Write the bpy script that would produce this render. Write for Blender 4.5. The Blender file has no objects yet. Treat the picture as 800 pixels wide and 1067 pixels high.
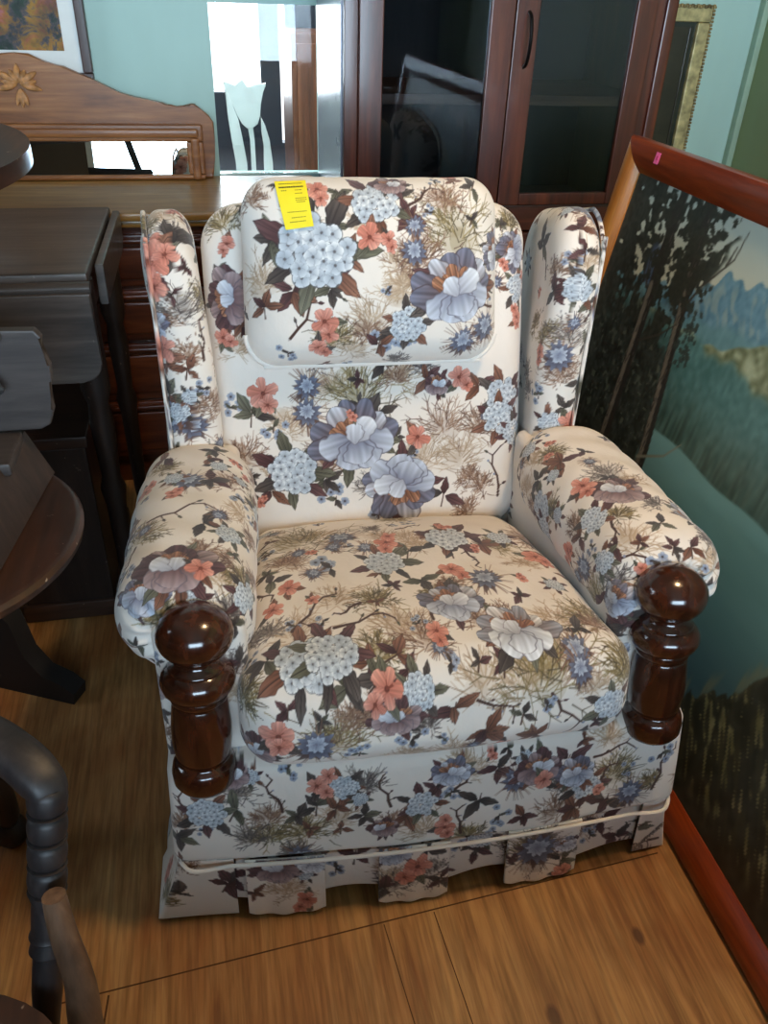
import bpy, bmesh, math, random
import numpy as np
from mathutils import Vector, Matrix
PI = math.pi
SC = bpy.context.scene
COL = SC.collection

# ------------------------------------------------------------------ naming helpers
def link(o, parent=None):
    COL.objects.link(o)
    if parent is not None:
        o.parent = parent
    return o

def thing(name, label, cat, loc=(0, 0, 0), rotz=0.0, group=None):
    o = bpy.data.objects.new(name, None)
    o.empty_display_size = 0.05
    o.location = loc
    o.rotation_euler = (0, 0, rotz)
    link(o)
    return tag(o, label, cat, group)

def tag(o, label, cat, group=None):
    o['label'] = label
    o['category'] = cat
    if group:
        o['group'] = group
    return o

def struct(o):
    o['kind'] = 'structure'
    return o

# ------------------------------------------------------------------ materials
def srgb(r, g=None, b=None):
    if g is None:
        r, g, b = r
    c = []
    for v in (r, g, b):
        v = v / 255.0
        c.append(v / 12.92 if v <= 0.04045 else ((v + 0.055) / 1.055) ** 2.4)
    return tuple(c)

def new_mat(name):
    m = bpy.data.materials.new(name)
    m.use_nodes = True
    nt = m.node_tree
    nt.nodes.clear()
    out = nt.nodes.new('ShaderNodeOutputMaterial')
    b = nt.nodes.new('ShaderNodeBsdfPrincipled')
    nt.links.new(b.outputs[0], out.inputs[0])
    return m, nt, b

def coords(nt, scale=(1, 1, 1), rot=(0, 0, 0), kind='Object'):
    tc = nt.nodes.new('ShaderNodeTexCoord')
    mp = nt.nodes.new('ShaderNodeMapping')
    mp.inputs['Scale'].default_value = scale
    mp.inputs['Rotation'].default_value = rot
    nt.links.new(tc.outputs[kind], mp.inputs[0])
    return mp.outputs[0]

def noise(nt, vec, scale, detail=4, rough=0.55, dist=0.0):
    n = nt.nodes.new('ShaderNodeTexNoise')
    n.inputs['Scale'].default_value = scale
    n.inputs['Detail'].default_value = detail
    n.inputs['Roughness'].default_value = rough
    n.inputs['Distortion'].default_value = dist
    nt.links.new(vec, n.inputs['Vector'])
    return n.outputs['Fac']

def ramp(nt, fac, stops):
    r = nt.nodes.new('ShaderNodeValToRGB')
    e = r.color_ramp.elements
    while len(e) < len(stops):
        e.new(0.5)
    for i, (p, c) in enumerate(stops):
        e[i].position = p
        e[i].color = (*srgb(c), 1) if len(c) == 3 else c
    nt.links.new(fac, r.inputs[0])
    return r.outputs[0]

def mixc(nt, fac, a, b, mode='MIX'):
    m = nt.nodes.new('ShaderNodeMix')
    m.data_type = 'RGBA'
    m.blend_type = mode
    if isinstance(fac, float):
        m.inputs[0].default_value = fac
    else:
        nt.links.new(fac, m.inputs[0])
    for v, i in ((a, 6), (b, 7)):
        if isinstance(v, tuple):
            m.inputs[i].default_value = (*v[:3], 1)
        else:
            nt.links.new(v, m.inputs[i])
    return m.outputs[2]

def bump(nt, b, h, strength=0.3, dist=0.002):
    n = nt.nodes.new('ShaderNodeBump')
    n.inputs['Strength'].default_value = strength
    n.inputs['Distance'].default_value = dist
    nt.links.new(h, n.inputs['Height'])
    nt.links.new(n.outputs[0], b.inputs['Normal'])

def wood(name, dark, mid, light, axis='x', rough=0.4, scale=1.0, coat=0.0, wear=None):
    """grain runs along the given object axis"""
    m, nt, b = new_mat(name)
    s = {'x': (1.2, 14, 14), 'y': (14, 1.2, 14), 'z': (14, 14, 1.2)}[axis]
    v = coords(nt, tuple(k * scale for k in s))
    n1 = noise(nt, v, 2.2, 5, 0.6, 0.6)
    n2 = noise(nt, v, 9.0, 3, 0.6)
    c1 = ramp(nt, n1, [(0.3, dark), (0.52, mid), (0.72, light)])
    c2 = ramp(nt, n2, [(0.35, (150, 150, 150)), (0.65, (255, 255, 255))])
    c = mixc(nt, 0.35, c1, c2, 'MULTIPLY')
    if wear:
        v2 = coords(nt, (1, 1, 1))
        w = noise(nt, v2, 60, 2, 0.7)
        f = ramp(nt, w, [(0.70, (0, 0, 0)), (0.76, (255, 255, 255))])
        c = mixc(nt, f, c, srgb(wear))
    nt.links.new(c, b.inputs['Base Color'])
    b.inputs['Roughness'].default_value = rough
    b.inputs['Coat Weight'].default_value = coat
    b.inputs['Coat Roughness'].default_value = 0.12
    bump(nt, b, n2, 0.12, 0.001)
    return m

def plain(name, rgb, rough=0.6, metal=0.0, var=0.12, nscale=12, coat=0.0):
    m, nt, b = new_mat(name)
    v = coords(nt)
    n = noise(nt, v, nscale, 4)
    lo = tuple(max(0, k * (1 - var)) for k in rgb)
    hi = tuple(min(255, k * (1 + var)) for k in rgb)
    nt.links.new(ramp(nt, n, [(0.3, lo), (0.7, hi)]), b.inputs['Base Color'])
    b.inputs['Roughness'].default_value = rough
    b.inputs['Metallic'].default_value = metal
    b.inputs['Coat Weight'].default_value = coat
    return m

def painted(name, rough=0.9, sheen=0.0, weave=True, coat=0.0):
    """colour of a printed surface comes from its printed-pattern attribute"""
    m, nt, b = new_mat(name)
    a = nt.nodes.new('ShaderNodeAttribute')
    a.attribute_name = 'print'
    nt.links.new(a.outputs['Color'], b.inputs['Base Color'])
    b.inputs['Roughness'].default_value = rough
    b.inputs['Sheen Weight'].default_value = sheen
    b.inputs['Coat Weight'].default_value = coat
    b.inputs['Coat Roughness'].default_value = 0.25
    if weave:
        v = coords(nt)
        n = noise(nt, v, 45, 3, 0.6)
        bump(nt, b, n, 0.35, 0.004)
    return m

def glass(name, rough=0.0, tint=(255, 255, 255), fac=0.12):
    m, nt, b = new_mat(name)
    out = [n for n in nt.nodes if n.type == 'OUTPUT_MATERIAL'][0]
    nt.nodes.remove(b)
    t = nt.nodes.new('ShaderNodeBsdfTransparent')
    t.inputs[0].default_value = (*srgb(tint), 1)
    g = nt.nodes.new('ShaderNodeBsdfGlossy')
    g.inputs['Roughness'].default_value = rough
    fr = nt.nodes.new('ShaderNodeFresnel')
    fr.inputs[0].default_value = 1.5
    mx = nt.nodes.new('ShaderNodeMixShader')
    nt.links.new(fr.outputs[0], mx.inputs[0])
    nt.links.new(t.outputs[0], mx.inputs[1])
    nt.links.new(g.outputs[0], mx.inputs[2])
    nt.links.new(mx.outputs[0], out.inputs[0])
    return m

# ------------------------------------------------------------------ mesh helpers
def build(name, bm, mat, parent=None, smooth=True, angle=40):
    bmesh.ops.recalc_face_normals(bm, faces=bm.faces[:])
    me = bpy.data.meshes.new(name)
    bm.to_mesh(me)
    bm.free()
    if mat:
        me.materials.append(mat)
    if smooth:
        me.polygons.foreach_set('use_smooth', [True] * len(me.polygons))
        try:
            me.set_sharp_from_angle(angle=math.radians(angle))
        except Exception:
            pass
    o = link(bpy.data.objects.new(name, me), parent)
    if smooth:
        w = o.modifiers.new('even_shading', 'WEIGHTED_NORMAL')
        w.keep_sharp = True
    return o

def add_box(bm, c, s, bev=0.0, rot=None, seg=2):
    r = bmesh.ops.create_cube(bm, size=1.0)
    vs = r['verts']
    bmesh.ops.scale(bm, vec=s, verts=vs)
    if bev > 0:
        es = list({e for v in vs for e in v.link_edges})
        rb = bmesh.ops.bevel(bm, geom=es, offset=bev, segments=seg, affect='EDGES', profile=0.5)
        vs = list({v for f in rb['faces'] for v in f.verts} | {v for v in vs if v.is_valid})
        seen = set(vs)
        stack = list(vs)
        while stack:
            v = stack.pop()
            for e in v.link_edges:
                w = e.other_vert(v)
                if w not in seen:
                    seen.add(w)
                    stack.append(w)
        vs = list(seen)
    if rot is not None:
        bmesh.ops.transform(bm, matrix=rot.to_4x4(), verts=vs)
    bmesh.ops.translate(bm, vec=c, verts=vs)
    return vs

def box2(bm, lo, hi, bev=0.0):
    c = [(a + b) / 2 for a, b in zip(lo, hi)]
    s = [abs(b - a) for a, b in zip(lo, hi)]
    return add_box(bm, c, s, bev)

def add_lathe(bm, prof, axis_from, axis_to, seg=40):
    """prof: (h along the axis, radius) from one end to the other"""
    a = Vector(axis_from)
    d = (Vector(axis_to) - a).normalized()
    q = Vector((0, 0, 1)).rotation_difference(d)
    rings = []
    for h, r in prof:
        if r < 1e-5:
            rings.append([bm.verts.new(a + q @ Vector((0, 0, h)))])
        else:
            rings.append([bm.verts.new(a + q @ Vector((r * math.cos(2 * PI * k / seg), r * math.sin(2 * PI * k / seg), h))) for k in range(seg)])
    for r0, r1 in zip(rings, rings[1:]):
        for k in range(seg):
            k2 = (k + 1) % seg
            if len(r0) == 1 and len(r1) == 1:
                continue
            if len(r0) == 1:
                bm.faces.new((r0[0], r1[k], r1[k2]))
            elif len(r1) == 1:
                bm.faces.new((r0[k], r1[0], r0[k2]))
            else:
                bm.faces.new((r0[k], r1[k], r1[k2], r0[k2]))
    for r, fl in ((rings[0], True), (rings[-1], False)):
        if len(r) > 1:
            bm.faces.new(r[::-1] if fl else r)

def smooth_path(pts, n=60, closed=False):
    P = [Vector(p) for p in pts]
    m = len(P)
    out = []
    segs = m if closed else m - 1
    for i in range(segs):
        if closed:
            p0, p1, p2, p3 = P[(i - 1) % m], P[i], P[(i + 1) % m], P[(i + 2) % m]
        else:
            p0, p1, p2, p3 = P[max(i - 1, 0)], P[i], P[i + 1], P[min(i + 2, m - 1)]
        k = max(2, n // segs)
        for j in range(k):
            t = j / k
            out.append(0.5 * ((2 * p1) + (-p0 + p2) * t + (2 * p0 - 5 * p1 + 4 * p2 - p3) * t * t + (-p0 + 3 * p1 - 3 * p2 + p3) * t ** 3))
    if not closed:
        out.append(P[-1])
    return out

def add_sweep(bm, pts, rx, ry=None, seg=12, closed=False, up=(0, 0, 1), power=1.0):
    """tube along pts; rx / ry radii (number or list); power<1 squares the section"""
    n = len(pts)
    rings = []
    upv = Vector(up)
    for i, p in enumerate(pts):
        if closed:
            d = pts[(i + 1) % n] - pts[(i - 1) % n]
        else:
            d = pts[min(i + 1, n - 1)] - pts[max(i - 1, 0)]
        d.normalize()
        s = d.cross(upv)
        if s.length < 1e-4:
            s = d.cross(Vector((0, 1, 0)))
        s.normalize()
        u = s.cross(d)
        a = rx[i] if hasattr(rx, '__len__') else rx
        b = a if ry is None else (ry[i] if hasattr(ry, '__len__') else ry)
        ring = []
        for k in range(seg):
            t = 2 * PI * k / seg
            cx, sy = math.cos(t), math.sin(t)
            cx = math.copysign(abs(cx) ** power, cx)
            sy = math.copysign(abs(sy) ** power, sy)
            ring.append(bm.verts.new(p + s * (a * cx) + u * (b * sy)))
        rings.append(ring)
    m = n if closed else n - 1
    for i in range(m):
        r0, r1 = rings[i], rings[(i + 1) % n]
        for k in range(seg):
            k2 = (k + 1) % seg
            bm.faces.new((r0[k], r0[k2], r1[k2], r1[k]))
    if not closed:
        bm.faces.new(rings[0][::-1])
        bm.faces.new(rings[-1])

def add_prism(bm, outline, axis, lo, hi, bev=0.0):
    """outline of 2-D points extruded along axis: 'y' -> (x,z), 'x' -> (y,z), 'z' -> (x,y)"""
    def P(a, b, t):
        return {'y': (a, t, b), 'x': (t, a, b), 'z': (a, b, t)}[axis]
    v0 = [bm.verts.new(P(a, b, lo)) for a, b in outline]
    v1 = [bm.verts.new(P(a, b, hi)) for a, b in outline]
    n = len(outline)
    f = [bm.faces.new(v0), bm.faces.new(v1[::-1])]
    for i in range(n):
        f.append(bm.faces.new((v0[i], v0[(i + 1) % n], v1[(i + 1) % n], v1[i])))
    if bev > 0:
        es = [e for ff in f[:2] for e in ff.edges]
        bmesh.ops.bevel(bm, geom=es, offset=bev, segments=2, affect='EDGES', profile=0.5)

def np_mesh(name, V, F, mat, parent, col=None):
    """dense smooth mesh from numpy arrays; F quads; col is linear rgb per vertex"""
    me = bpy.data.meshes.new(name)
    nv, nf = len(V), len(F)
    me.vertices.add(nv)
    me.vertices.foreach_set('co', np.ascontiguousarray(V, dtype=np.float32).ravel())
    me.loops.add(nf * 4)
    me.loops.foreach_set('vertex_index', np.ascontiguousarray(F, dtype=np.int32).ravel())
    me.polygons.add(nf)
    me.polygons.foreach_set('loop_start', np.arange(0, nf * 4, 4, dtype=np.int32))
    me.polygons.foreach_set('use_smooth', np.ones(nf, dtype=bool))
    me.update(calc_edges=True)
    me.validate()
    if col is not None:
        set_print(me, col)
    me.materials.append(mat)
    return link(bpy.data.objects.new(name, me), parent)

def set_print(me, col):
    a = me.color_attributes.new('print', 'FLOAT_COLOR', 'POINT')
    c = np.ones((len(col), 4), dtype=np.float32)
    c[:, :3] = col
    a.data.foreach_set('color', c.ravel())

def cube_grid(h, steps):
    """welded subdivided box surface: points in [-h,h] and quads"""
    h = np.array(h, float)
    n = [max(2, int(math.ceil(2 * h[i] / steps[i]))) for i in range(3)]
    lin = [np.linspace(-1, 1, n[i] + 1) for i in range(3)]
    idx = {}
    nx, ny, nz = (k + 1 for k in n)
    ID = -np.ones((nx, ny, nz), dtype=np.int64) if nx * ny * nz < 9e7 else None
    pts, quads = [], []
    I, J, K = [], [], []
    keyarr = []
    faces = []
    for ax in range(3):
        o = [k for k in range(3) if k != ax]
        for side in (0, n[ax]):
            a, b = np.meshgrid(np.arange(n[o[0]] + 1), np.arange(n[o[1]] + 1), indexing='ij')
            ijk = [None] * 3
            ijk[ax] = np.full_like(a, side)
            ijk[o[0]] = a
            ijk[o[1]] = b
            key = (ijk[0].astype(np.int64) * 100000 + ijk[1]) * 100000 + ijk[2]
            q = np.stack([key[:-1, :-1], key[1:, :-1], key[1:, 1:], key[:-1, 1:]], -1).reshape(-1, 4)
            flip = (side == 0) ^ (ax == 1)
            if flip:
                q = q[:, ::-1]
            faces.append(q)
    Q = np.concatenate(faces)
    uniq, inv = np.unique(Q.ravel(), return_inverse=True)
    i = uniq // 10000000000
    j = (uniq // 100000) % 100000
    k = uniq % 100000
    V = np.stack([lin[0][i] * h[0], lin[1][j] * h[1], lin[2][k] * h[2]], -1)
    return V, inv.reshape(-1, 4)

def smoothstep(a, b, x):
    t = np.clip((x - a) / (b - a + 1e-12), 0, 1)
    return t * t * (3 - 2 * t)

def rbox(h, r, step, R=None, plane=(0, 2)):
    """soft box: edge radius r, outline corner radius R in the given plane"""
    h = np.array(h, float)
    if not hasattr(step, '__len__'):
        step = (step,) * 3
    V, F = cube_grid(h, step)
    if R:
        a, b = plane
        x, z = V[:, a] / h[a], V[:, b] / h[b]
        m = np.maximum(np.abs(x), np.abs(z))
        d = np.stack([x, z], -1) / np.maximum(m, 1e-9)[:, None] * np.array([h[a], h[b]])
        # d lies on the rectangle; pull it in on the rounded rectangle
        core = np.clip(d, [-(h[a] - R), -(h[b] - R)], [h[a] - R, h[b] - R])
        v = d - core
        L = np.linalg.norm(v, axis=1)
        on = L > R
        d2 = d.copy()
        d2[on] = core[on] + v[on] / L[on, None] * R
        mh = min(h[a], h[b])
        t = np.clip((1 - m) * mh / r, 0, 1)
        # arc-even spacing over the rounded edge
        mm = np.where(t < 1, 1 - r * (1 - np.cos(t * PI / 2)) / mh, m)
        V[:, a] = d2[:, 0] * mm
        V[:, b] = d2[:, 1] * mm
        # round the third axis near the outline
        c = [k for k in range(3) if k not in plane][0]
        onside = np.abs(np.abs(V[:, c]) - h[c]) < 1e-6
        # side wall: bulge outward as quarter round
        w = np.sin(t * PI / 2)
        V[:, c] = np.sign(V[:, c]) * np.where(onside, (h[c] - r) + r * w, np.abs(V[:, c]) * (h[c] - r) / h[c])
        return V, F
    core = np.clip(V, -(h - r), h - r)
    v = V - core
    L = np.linalg.norm(v, axis=1)
    on = L > 1e-9
    V[on] = core[on] + v[on] / L[on, None] * r
    return V, F

def rotx(V, deg):
    a = math.radians(deg)
    c, s = math.cos(a), math.sin(a)
    W = V.copy()
    W[:, 1] = V[:, 1] * c - V[:, 2] * s
    W[:, 2] = V[:, 1] * s + V[:, 2] * c
    return W
def rotzv(V, deg):
    a = math.radians(deg)
    c, s = math.cos(a), math.sin(a)
    W = V.copy()
    W[:, 0] = V[:, 0] * c - V[:, 1] * s
    W[:, 1] = V[:, 0] * s + V[:, 1] * c
    return W
def rotyv(V, deg):
    a = math.radians(deg)
    c, s = math.cos(a), math.sin(a)
    W = V.copy()
    W[:, 0] = V[:, 0] * c + V[:, 2] * s
    W[:, 2] = -V[:, 0] * s + V[:, 2] * c
    return W

def vnormals(V, F):
    n = np.cross(V[F[:, 2]] - V[F[:, 0]], V[F[:, 3]] - V[F[:, 1]])
    N = np.zeros_like(V)
    for k in range(4):
        np.add.at(N, F[:, k], n)
    return N / np.maximum(np.linalg.norm(N, axis=1), 1e-12)[:, None]

_rs = np.random.RandomState(5)
_W = _rs.normal(size=(24, 3))
_P = _rs.uniform(0, 6.28, 24)
def lump(V, freq, seed=0):
    """smooth pseudo-noise in about -1..1"""
    s = np.zeros(len(V))
    for k in range(6):
        w = _W[(k + seed * 5) % 24] * freq * (1 + 0.35 * k)
        s += np.sin(V @ w + _P[(k + seed * 7) % 24]) / (1 + 0.4 * k)
    return s / 3.0
# ------------------------------------------------------------------ printed floral pattern
def C3(*a):
    return np.array(a, float)

def seg_dist(a, b, p, q):
    d = np.array(q) - np.array(p)
    L2 = max(d @ d, 1e-12)
    t = np.clip(((a - p[0]) * d[0] + (b - p[1]) * d[1]) / L2, 0, 1)
    return np.hypot(a - p[0] - t * d[0], b - p[1] - t * d[1]), t

class Brush:
    """paints on a set of surface points given in a local (a, b) frame, metres"""
    def __init__(s, col, a, b, eps=0.0009):
        s.c, s.a, s.b, s.e = col, a, b, eps
    def near(s, x, y, r):
        return np.where((np.abs(s.a - x) < r) & (np.abs(s.b - y) < r))[0]
    def put(s, i, m, c):
        m = m[:, None]
        s.c[i] = s.c[i] * (1 - m) + c * m
    def disc(s, x, y, r, c, al=1.0):
        i = s.near(x, y, r + s.e * 2)
        if len(i):
            d = np.hypot(s.a[i] - x, s.b[i] - y)
            s.put(i, al * smoothstep(s.e, -s.e, d - r), C3(*c))
    def petal(s, x, y, ang, L, W, c0, c1, edge=None, rib=None, kind='petal', al=1.0, vein=0.0):
        i = s.near(x + math.cos(ang) * L / 2, y + math.sin(ang) * L / 2, max(L, W) * 0.75 + s.e * 2)
        if not len(i):
            return
        da, db = s.a[i] - x, s.b[i] - y
        p = (da * math.cos(ang) + db * math.sin(ang)) / L
        q = -da * math.sin(ang) + db * math.cos(ang)
        t = np.clip(p, 0, 1)
        if kind == 'leaf':
            w = W * np.sin(PI * t ** 0.8)
        else:
            u = t ** 1.5
            w = W * 2 * np.sqrt(np.clip(u * (1 - u), 0, 1))
        w = w * (1 + .10 * np.sin(p * 11 + ang * 7 + q / W) + .06 * np.sin(p * 23 + x * 900))
        d = np.abs(q) - w
        m = smoothstep(s.e, -s.e, d) * (p > 0) * (p < 1)
        c = C3(*c0) * (1 - t)[:, None] + C3(*c1) * t[:, None]
        if vein:
            st = (np.sin(q / W * 8 / (.35 + t) + ang * 5) * .7 + np.sin(q / W * 15 + p * 2 + ang * 3) * .5) * vein
            c = c * (1 + st[:, None])
        if edge is not None:
            k = smoothstep(-max(0.16 * W, s.e), 0, d)[:, None] * 0.8
            c = c * (1 - k) + C3(*edge) * k
        if rib is not None:
            k = smoothstep(s.e * 1.1, 0, np.abs(q))[:, None] * 0.7
            c = c * (1 - k) + C3(*rib) * k
        s.put(i, al * m, c)
    def line(s, pts, w0, w1, c, al=1.0):
        n = len(pts) - 1
        for k in range(n):
            p, q = pts[k], pts[k + 1]
            r = math.hypot(q[0] - p[0], q[1] - p[1]) / 2 + max(w0, w1) + s.e * 2
            i = s.near((p[0] + q[0]) / 2, (p[1] + q[1]) / 2, r)
            if not len(i):
                continue
            d, t = seg_dist(s.a[i], s.b[i], p, q)
            f = (k + t) / n
            w = w0 + (w1 - w0) * f
            s.put(i, al * smoothstep(s.e, -s.e, d - w), C3(*c))

DARK = (52, 44, 42)
LEAFS = {'g': ((72, 70, 58), (118, 116, 98)), 'b': ((92, 58, 46), (146, 102, 82)), 'u': ((62, 38, 40), (110, 74, 74)), 'd': ((50, 44, 44), (96, 86, 80)), 'o': ((104, 92, 62), (140, 126, 92))}

def leaf(br, x, y, ang, L, kind, rng):
    c0, c1 = LEAFS[kind]
    j = rng.uniform(-10, 10)
    br.petal(x, y, ang, L, L * rng.uniform(.19, .25), tuple(k + j for k in c0), tuple(k + j for k in c1), edge=tuple(k * .75 for k in c0), rib=(40, 32, 30), kind='leaf', vein=.12)

def m_leaves(br, R, rng, pal='gdb', n=None):
    n = n or rng.choice([3, 3, 4, 5])
    br.line([(-R * .1, -R * .7), (0, 0), (R * .05, R * .3)], .0014, .0008, (74, 52, 44))
    a0 = rng.uniform(0, 6.28)
    for k in range(n):
        leaf(br, rng.uniform(-.1, .1) * R, rng.uniform(-.1, .1) * R, a0 + k * 6.28 / n * .8 + rng.uniform(-.25, .25), R * rng.uniform(.95, 1.35), rng.choice(list(pal)), rng)

def m_hydrangea(br, R, rng, light=1.0):
    for k in range(7):
        leaf(br, math.cos(k * .9) * R * .55, math.sin(k * .9) * R * .55, k * .9 + rng.uniform(-.3, .3), R * rng.uniform(.75, 1.05), rng.choice(list('gdbu')), rng)
    pts = []
    while len(pts) < 23:
        r, a = math.sqrt(rng.random()) * .72 * R, rng.uniform(0, 6.28)
        p = (r * math.cos(a), r * math.sin(a) * .9)
        if all(math.hypot(p[0] - q[0], p[1] - q[1]) > .2 * R for q in pts) or rng.random() < .02:
            pts.append(p)
    for p in pts:
        br.disc(p[0], p[1], R * .22, (88, 92, 98), .8)
    rng.shuffle(pts)
    for p in pts:
        a0 = rng.uniform(0, 6.28)
        t = rng.uniform(0, 1)
        c1 = tuple(u * (1 - t) + v * t for u, v in zip((192, 202, 212), (238, 240, 240)))
        for k in range(5):
            br.petal(p[0], p[1], a0 + k * 1.257, R * .205, R * .108, (152, 162, 174), c1, edge=(130, 138, 148))
        br.disc(p[0], p[1], R * .034, (96, 94, 98))

def m_peony(br, R, rng, tone='blue'):
    out, inn, pale = {'blue': ((112, 116, 136), (78, 52, 46), (196, 202, 214)), 'burg': ((92, 64, 66), (50, 30, 32), (168, 148, 148)), 'pale': ((150, 156, 172), (104, 74, 62), (222, 225, 230))}[tone]
    for k in range(6):
        a = rng.uniform(0, 6.28)
        leaf(br, math.cos(a) * R * .55, math.sin(a) * R * .55, a + rng.uniform(-.4, .4), R * rng.uniform(.5, .75), rng.choice(list('dugub')), rng)
    # back petals: tall, brown-striped
    for k in range(7):
        a = .25 + k * .44 + rng.uniform(-.12, .12)
        br.petal(rng.uniform(-.1, .1) * R, -R * .25, a, R * rng.uniform(.95, 1.2), R * rng.uniform(.24, .32), inn, pale if k % 3 == 1 else out, edge=(64, 50, 52), vein=.16)
    for k in range(5):
        a = .7 + k * .42 + rng.uniform(-.1, .1)
        br.petal(0, -R * .2, a, R * rng.uniform(.5, .8), R * .16, (92, 54, 38), (158, 112, 86), edge=(70, 42, 36), vein=.25)
    for k in range(12):
        a = rng.uniform(.7, 2.4)
        L = R * rng.uniform(.4, .75)
        br.line([(0, -R * .2), (L * math.cos(a), L * math.sin(a) - R * .2)], .0013, .0007, rng.choice([(134, 84, 58), (84, 50, 40), (168, 124, 92)]), .8)
    # drooping side and front petals: pale cups
    for a, L, W in ((3.5, .85, .30), (5.9, .9, .32), (4.2, .75, .34), (5.2, .78, .34), (4.7, .62, .36)):
        a += rng.uniform(-.2, .2)
        br.petal(rng.uniform(-.05, .05) * R, -R * .05, a, R * L, R * W, out, pale, edge=(84, 80, 92), vein=.07)
    a = rng.choice([2.6, .6]) + rng.uniform(-.2, .2)
    br.petal(0, -R * .15, a, R * .7, R * .26, (150, 152, 166), (226, 229, 234), edge=(100, 98, 108), vein=.05)
    br.petal(0, -R * .2, 1.57 + rng.uniform(-.4, .4), R * .5, R * .22, (158, 160, 172), (214, 218, 226), edge=(96, 90, 98), vein=.06)

def m_coral(br, R, rng):
    R *= .92
    leaf(br, 0, 0, rng.uniform(0, 6.28), R * 1.5, rng.choice(list('gbd')), rng)
    leaf(br, 0, -R * .4, rng.uniform(3.5, 5.9), R * 1.3, rng.choice(list('gbd')), rng)
    for s in range(rng.choice([1, 2, 2, 3])):
        x, y = (0, 0) if s == 0 else (R * rng.uniform(-.9, .9), -R * rng.uniform(.5, .9) if s == 1 else R * .8)
        r = R * (1 if s == 0 else .7)
        a0 = rng.uniform(0, 6.28)
        for k in range(5):
            br.petal(x, y, a0 + k * 1.257 + rng.uniform(-.18, .18), r * rng.uniform(.75, 1.05), r * rng.uniform(.28, .42), (178, 106, 90), (220, 160, 142) if rng.random() < .7 else (204, 132, 112), edge=(166, 100, 88), vein=.08)
        br.disc(x, y, r * .14, (104, 54, 44))
        for k in range(4):
            a = rng.uniform(0, 6.28)
            br.line([(x, y), (x + r * .35 * math.cos(a), y + r * .35 * math.sin(a))], .0008, .0006, (124, 64, 50))

def m_fern(br, R, rng, tone='olive', spread=6.28, n=46):
    pal = {'olive': [(120, 104, 66), (92, 80, 52), (146, 128, 86), (74, 64, 46)], 'brown': [(122, 92, 74), (150, 118, 96), (92, 66, 54)], 'grey': [(96, 88, 84), (124, 112, 104), (70, 62, 62)], 'light': [(176, 152, 126), (190, 166, 140), (152, 128, 104)]}[tone]
    n = int(n * 1.9)
    soft = pal[0]
    for k in range(5):
        br.disc(rng.uniform(-.3, .3) * R, rng.uniform(-.35, .2) * R, R * rng.uniform(.2, .35), soft, .16)
    for k in range(n):
        c = rng.choice(pal)
        x0, y0 = rng.gauss(0, .30) * R, rng.gauss(-.12, .22) * R
        a = math.atan2(y0 + R * .45, x0 * 1.6) + rng.uniform(-.5, .5)
        if rng.random() < .2:
            a = rng.uniform(0, 6.28)
        L = R * rng.uniform(.28, .62)
        bend = rng.uniform(-.5, .5)
        xm, ym = x0 + L * .5 * math.cos(a), y0 + L * .5 * math.sin(a)
        x1, y1 = xm + L * .5 * math.cos(a + bend), ym + L * .5 * math.sin(a + bend)
        br.line([(x0, y0), (xm, ym), (x1, y1)], .0009, .00045, c, .85)
        if k % 2 == 0:
            for sg in (-1, 1):
                aa = a + sg * rng.uniform(.45, .8)
                l2 = L * .38
                br.line([(xm, ym), (xm + l2 * math.cos(aa), ym + l2 * math.sin(aa))], .0008, .0004, c, .8)

def m_thistle(br, R, rng, halo=True):
    if halo:
        for k in range(30):
            a = rng.uniform(0, 6.28)
            br.line([(R * .4 * math.cos(a), R * .4 * math.sin(a)), (R * 1.5 * math.cos(a + .15), R * 1.5 * math.sin(a + .15))], .0009, .0004, rng.choice([(128, 92, 74), (150, 120, 98), (98, 74, 64)]), .8)
    for k in range(14):
        a = rng.uniform(0, 6.28)
        br.petal(0, -R * .15, a, R * rng.uniform(.7, 1.2), R * .17, (58, 44, 44), (92, 70, 66), kind='leaf', al=.8)
    for k in range(12):
        a = k * .524 + rng.uniform(-.15, .15)
        br.petal(0, 0, a, R * rng.uniform(.8, 1), R * .2, (56, 50, 60), (122, 130, 152), edge=(72, 72, 86), kind='leaf')
    for k in range(10):
        a = k * .628 + rng.uniform(-.2, .2)
        br.petal(0, R * .08, a, R * rng.uniform(.45, .6), R * .15, (120, 128, 148), (192, 200, 212), edge=(96, 100, 118), kind='leaf')

def m_branch(br, R, rng):
    P = [(-R, -R * .35)]
    for t in (-.6, -.2, .2, .6, 1.0):
        P.append((t * R, R * (.28 * math.sin(t * 3.2) + rng.uniform(-.06, .06))))
    br.line(P, .0026, .0012, (70, 46, 40))
    for k in range(1, 6):
        x, y = P[k]
        a = rng.uniform(.6, 1.3) * rng.choice([-1, 1])
        L = R * rng.uniform(.15, .3)
        br.line([(x, y), (x + L * math.cos(a), y + L * math.sin(a))], .0014, .0007, (78, 54, 46))
        if rng.random() < .6:
            leaf(br, x + L * math.cos(a), y + L * math.sin(a), a, R * .22, rng.choice(list('dgu')), rng)
        else:
            br.disc(x + L * math.cos(a), y + L * math.sin(a), R * .05, (140, 146, 166))

def m_sprinkle(br, R, rng):
    for k in range(5):
        a, r = rng.uniform(0, 6.28), R * math.sqrt(rng.random()) * .8
        x, y = r * math.cos(a), r * math.sin(a)
        for j in range(5):
            br.petal(x, y, j * 1.257 + a, R * .26, R * .11, (112, 120, 140), (178, 188, 204), edge=(112, 118, 136))
        br.disc(x, y, R * .06, (64, 56, 60))
    m_leaves(br, R * .5, rng, 'gd', 2)

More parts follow.
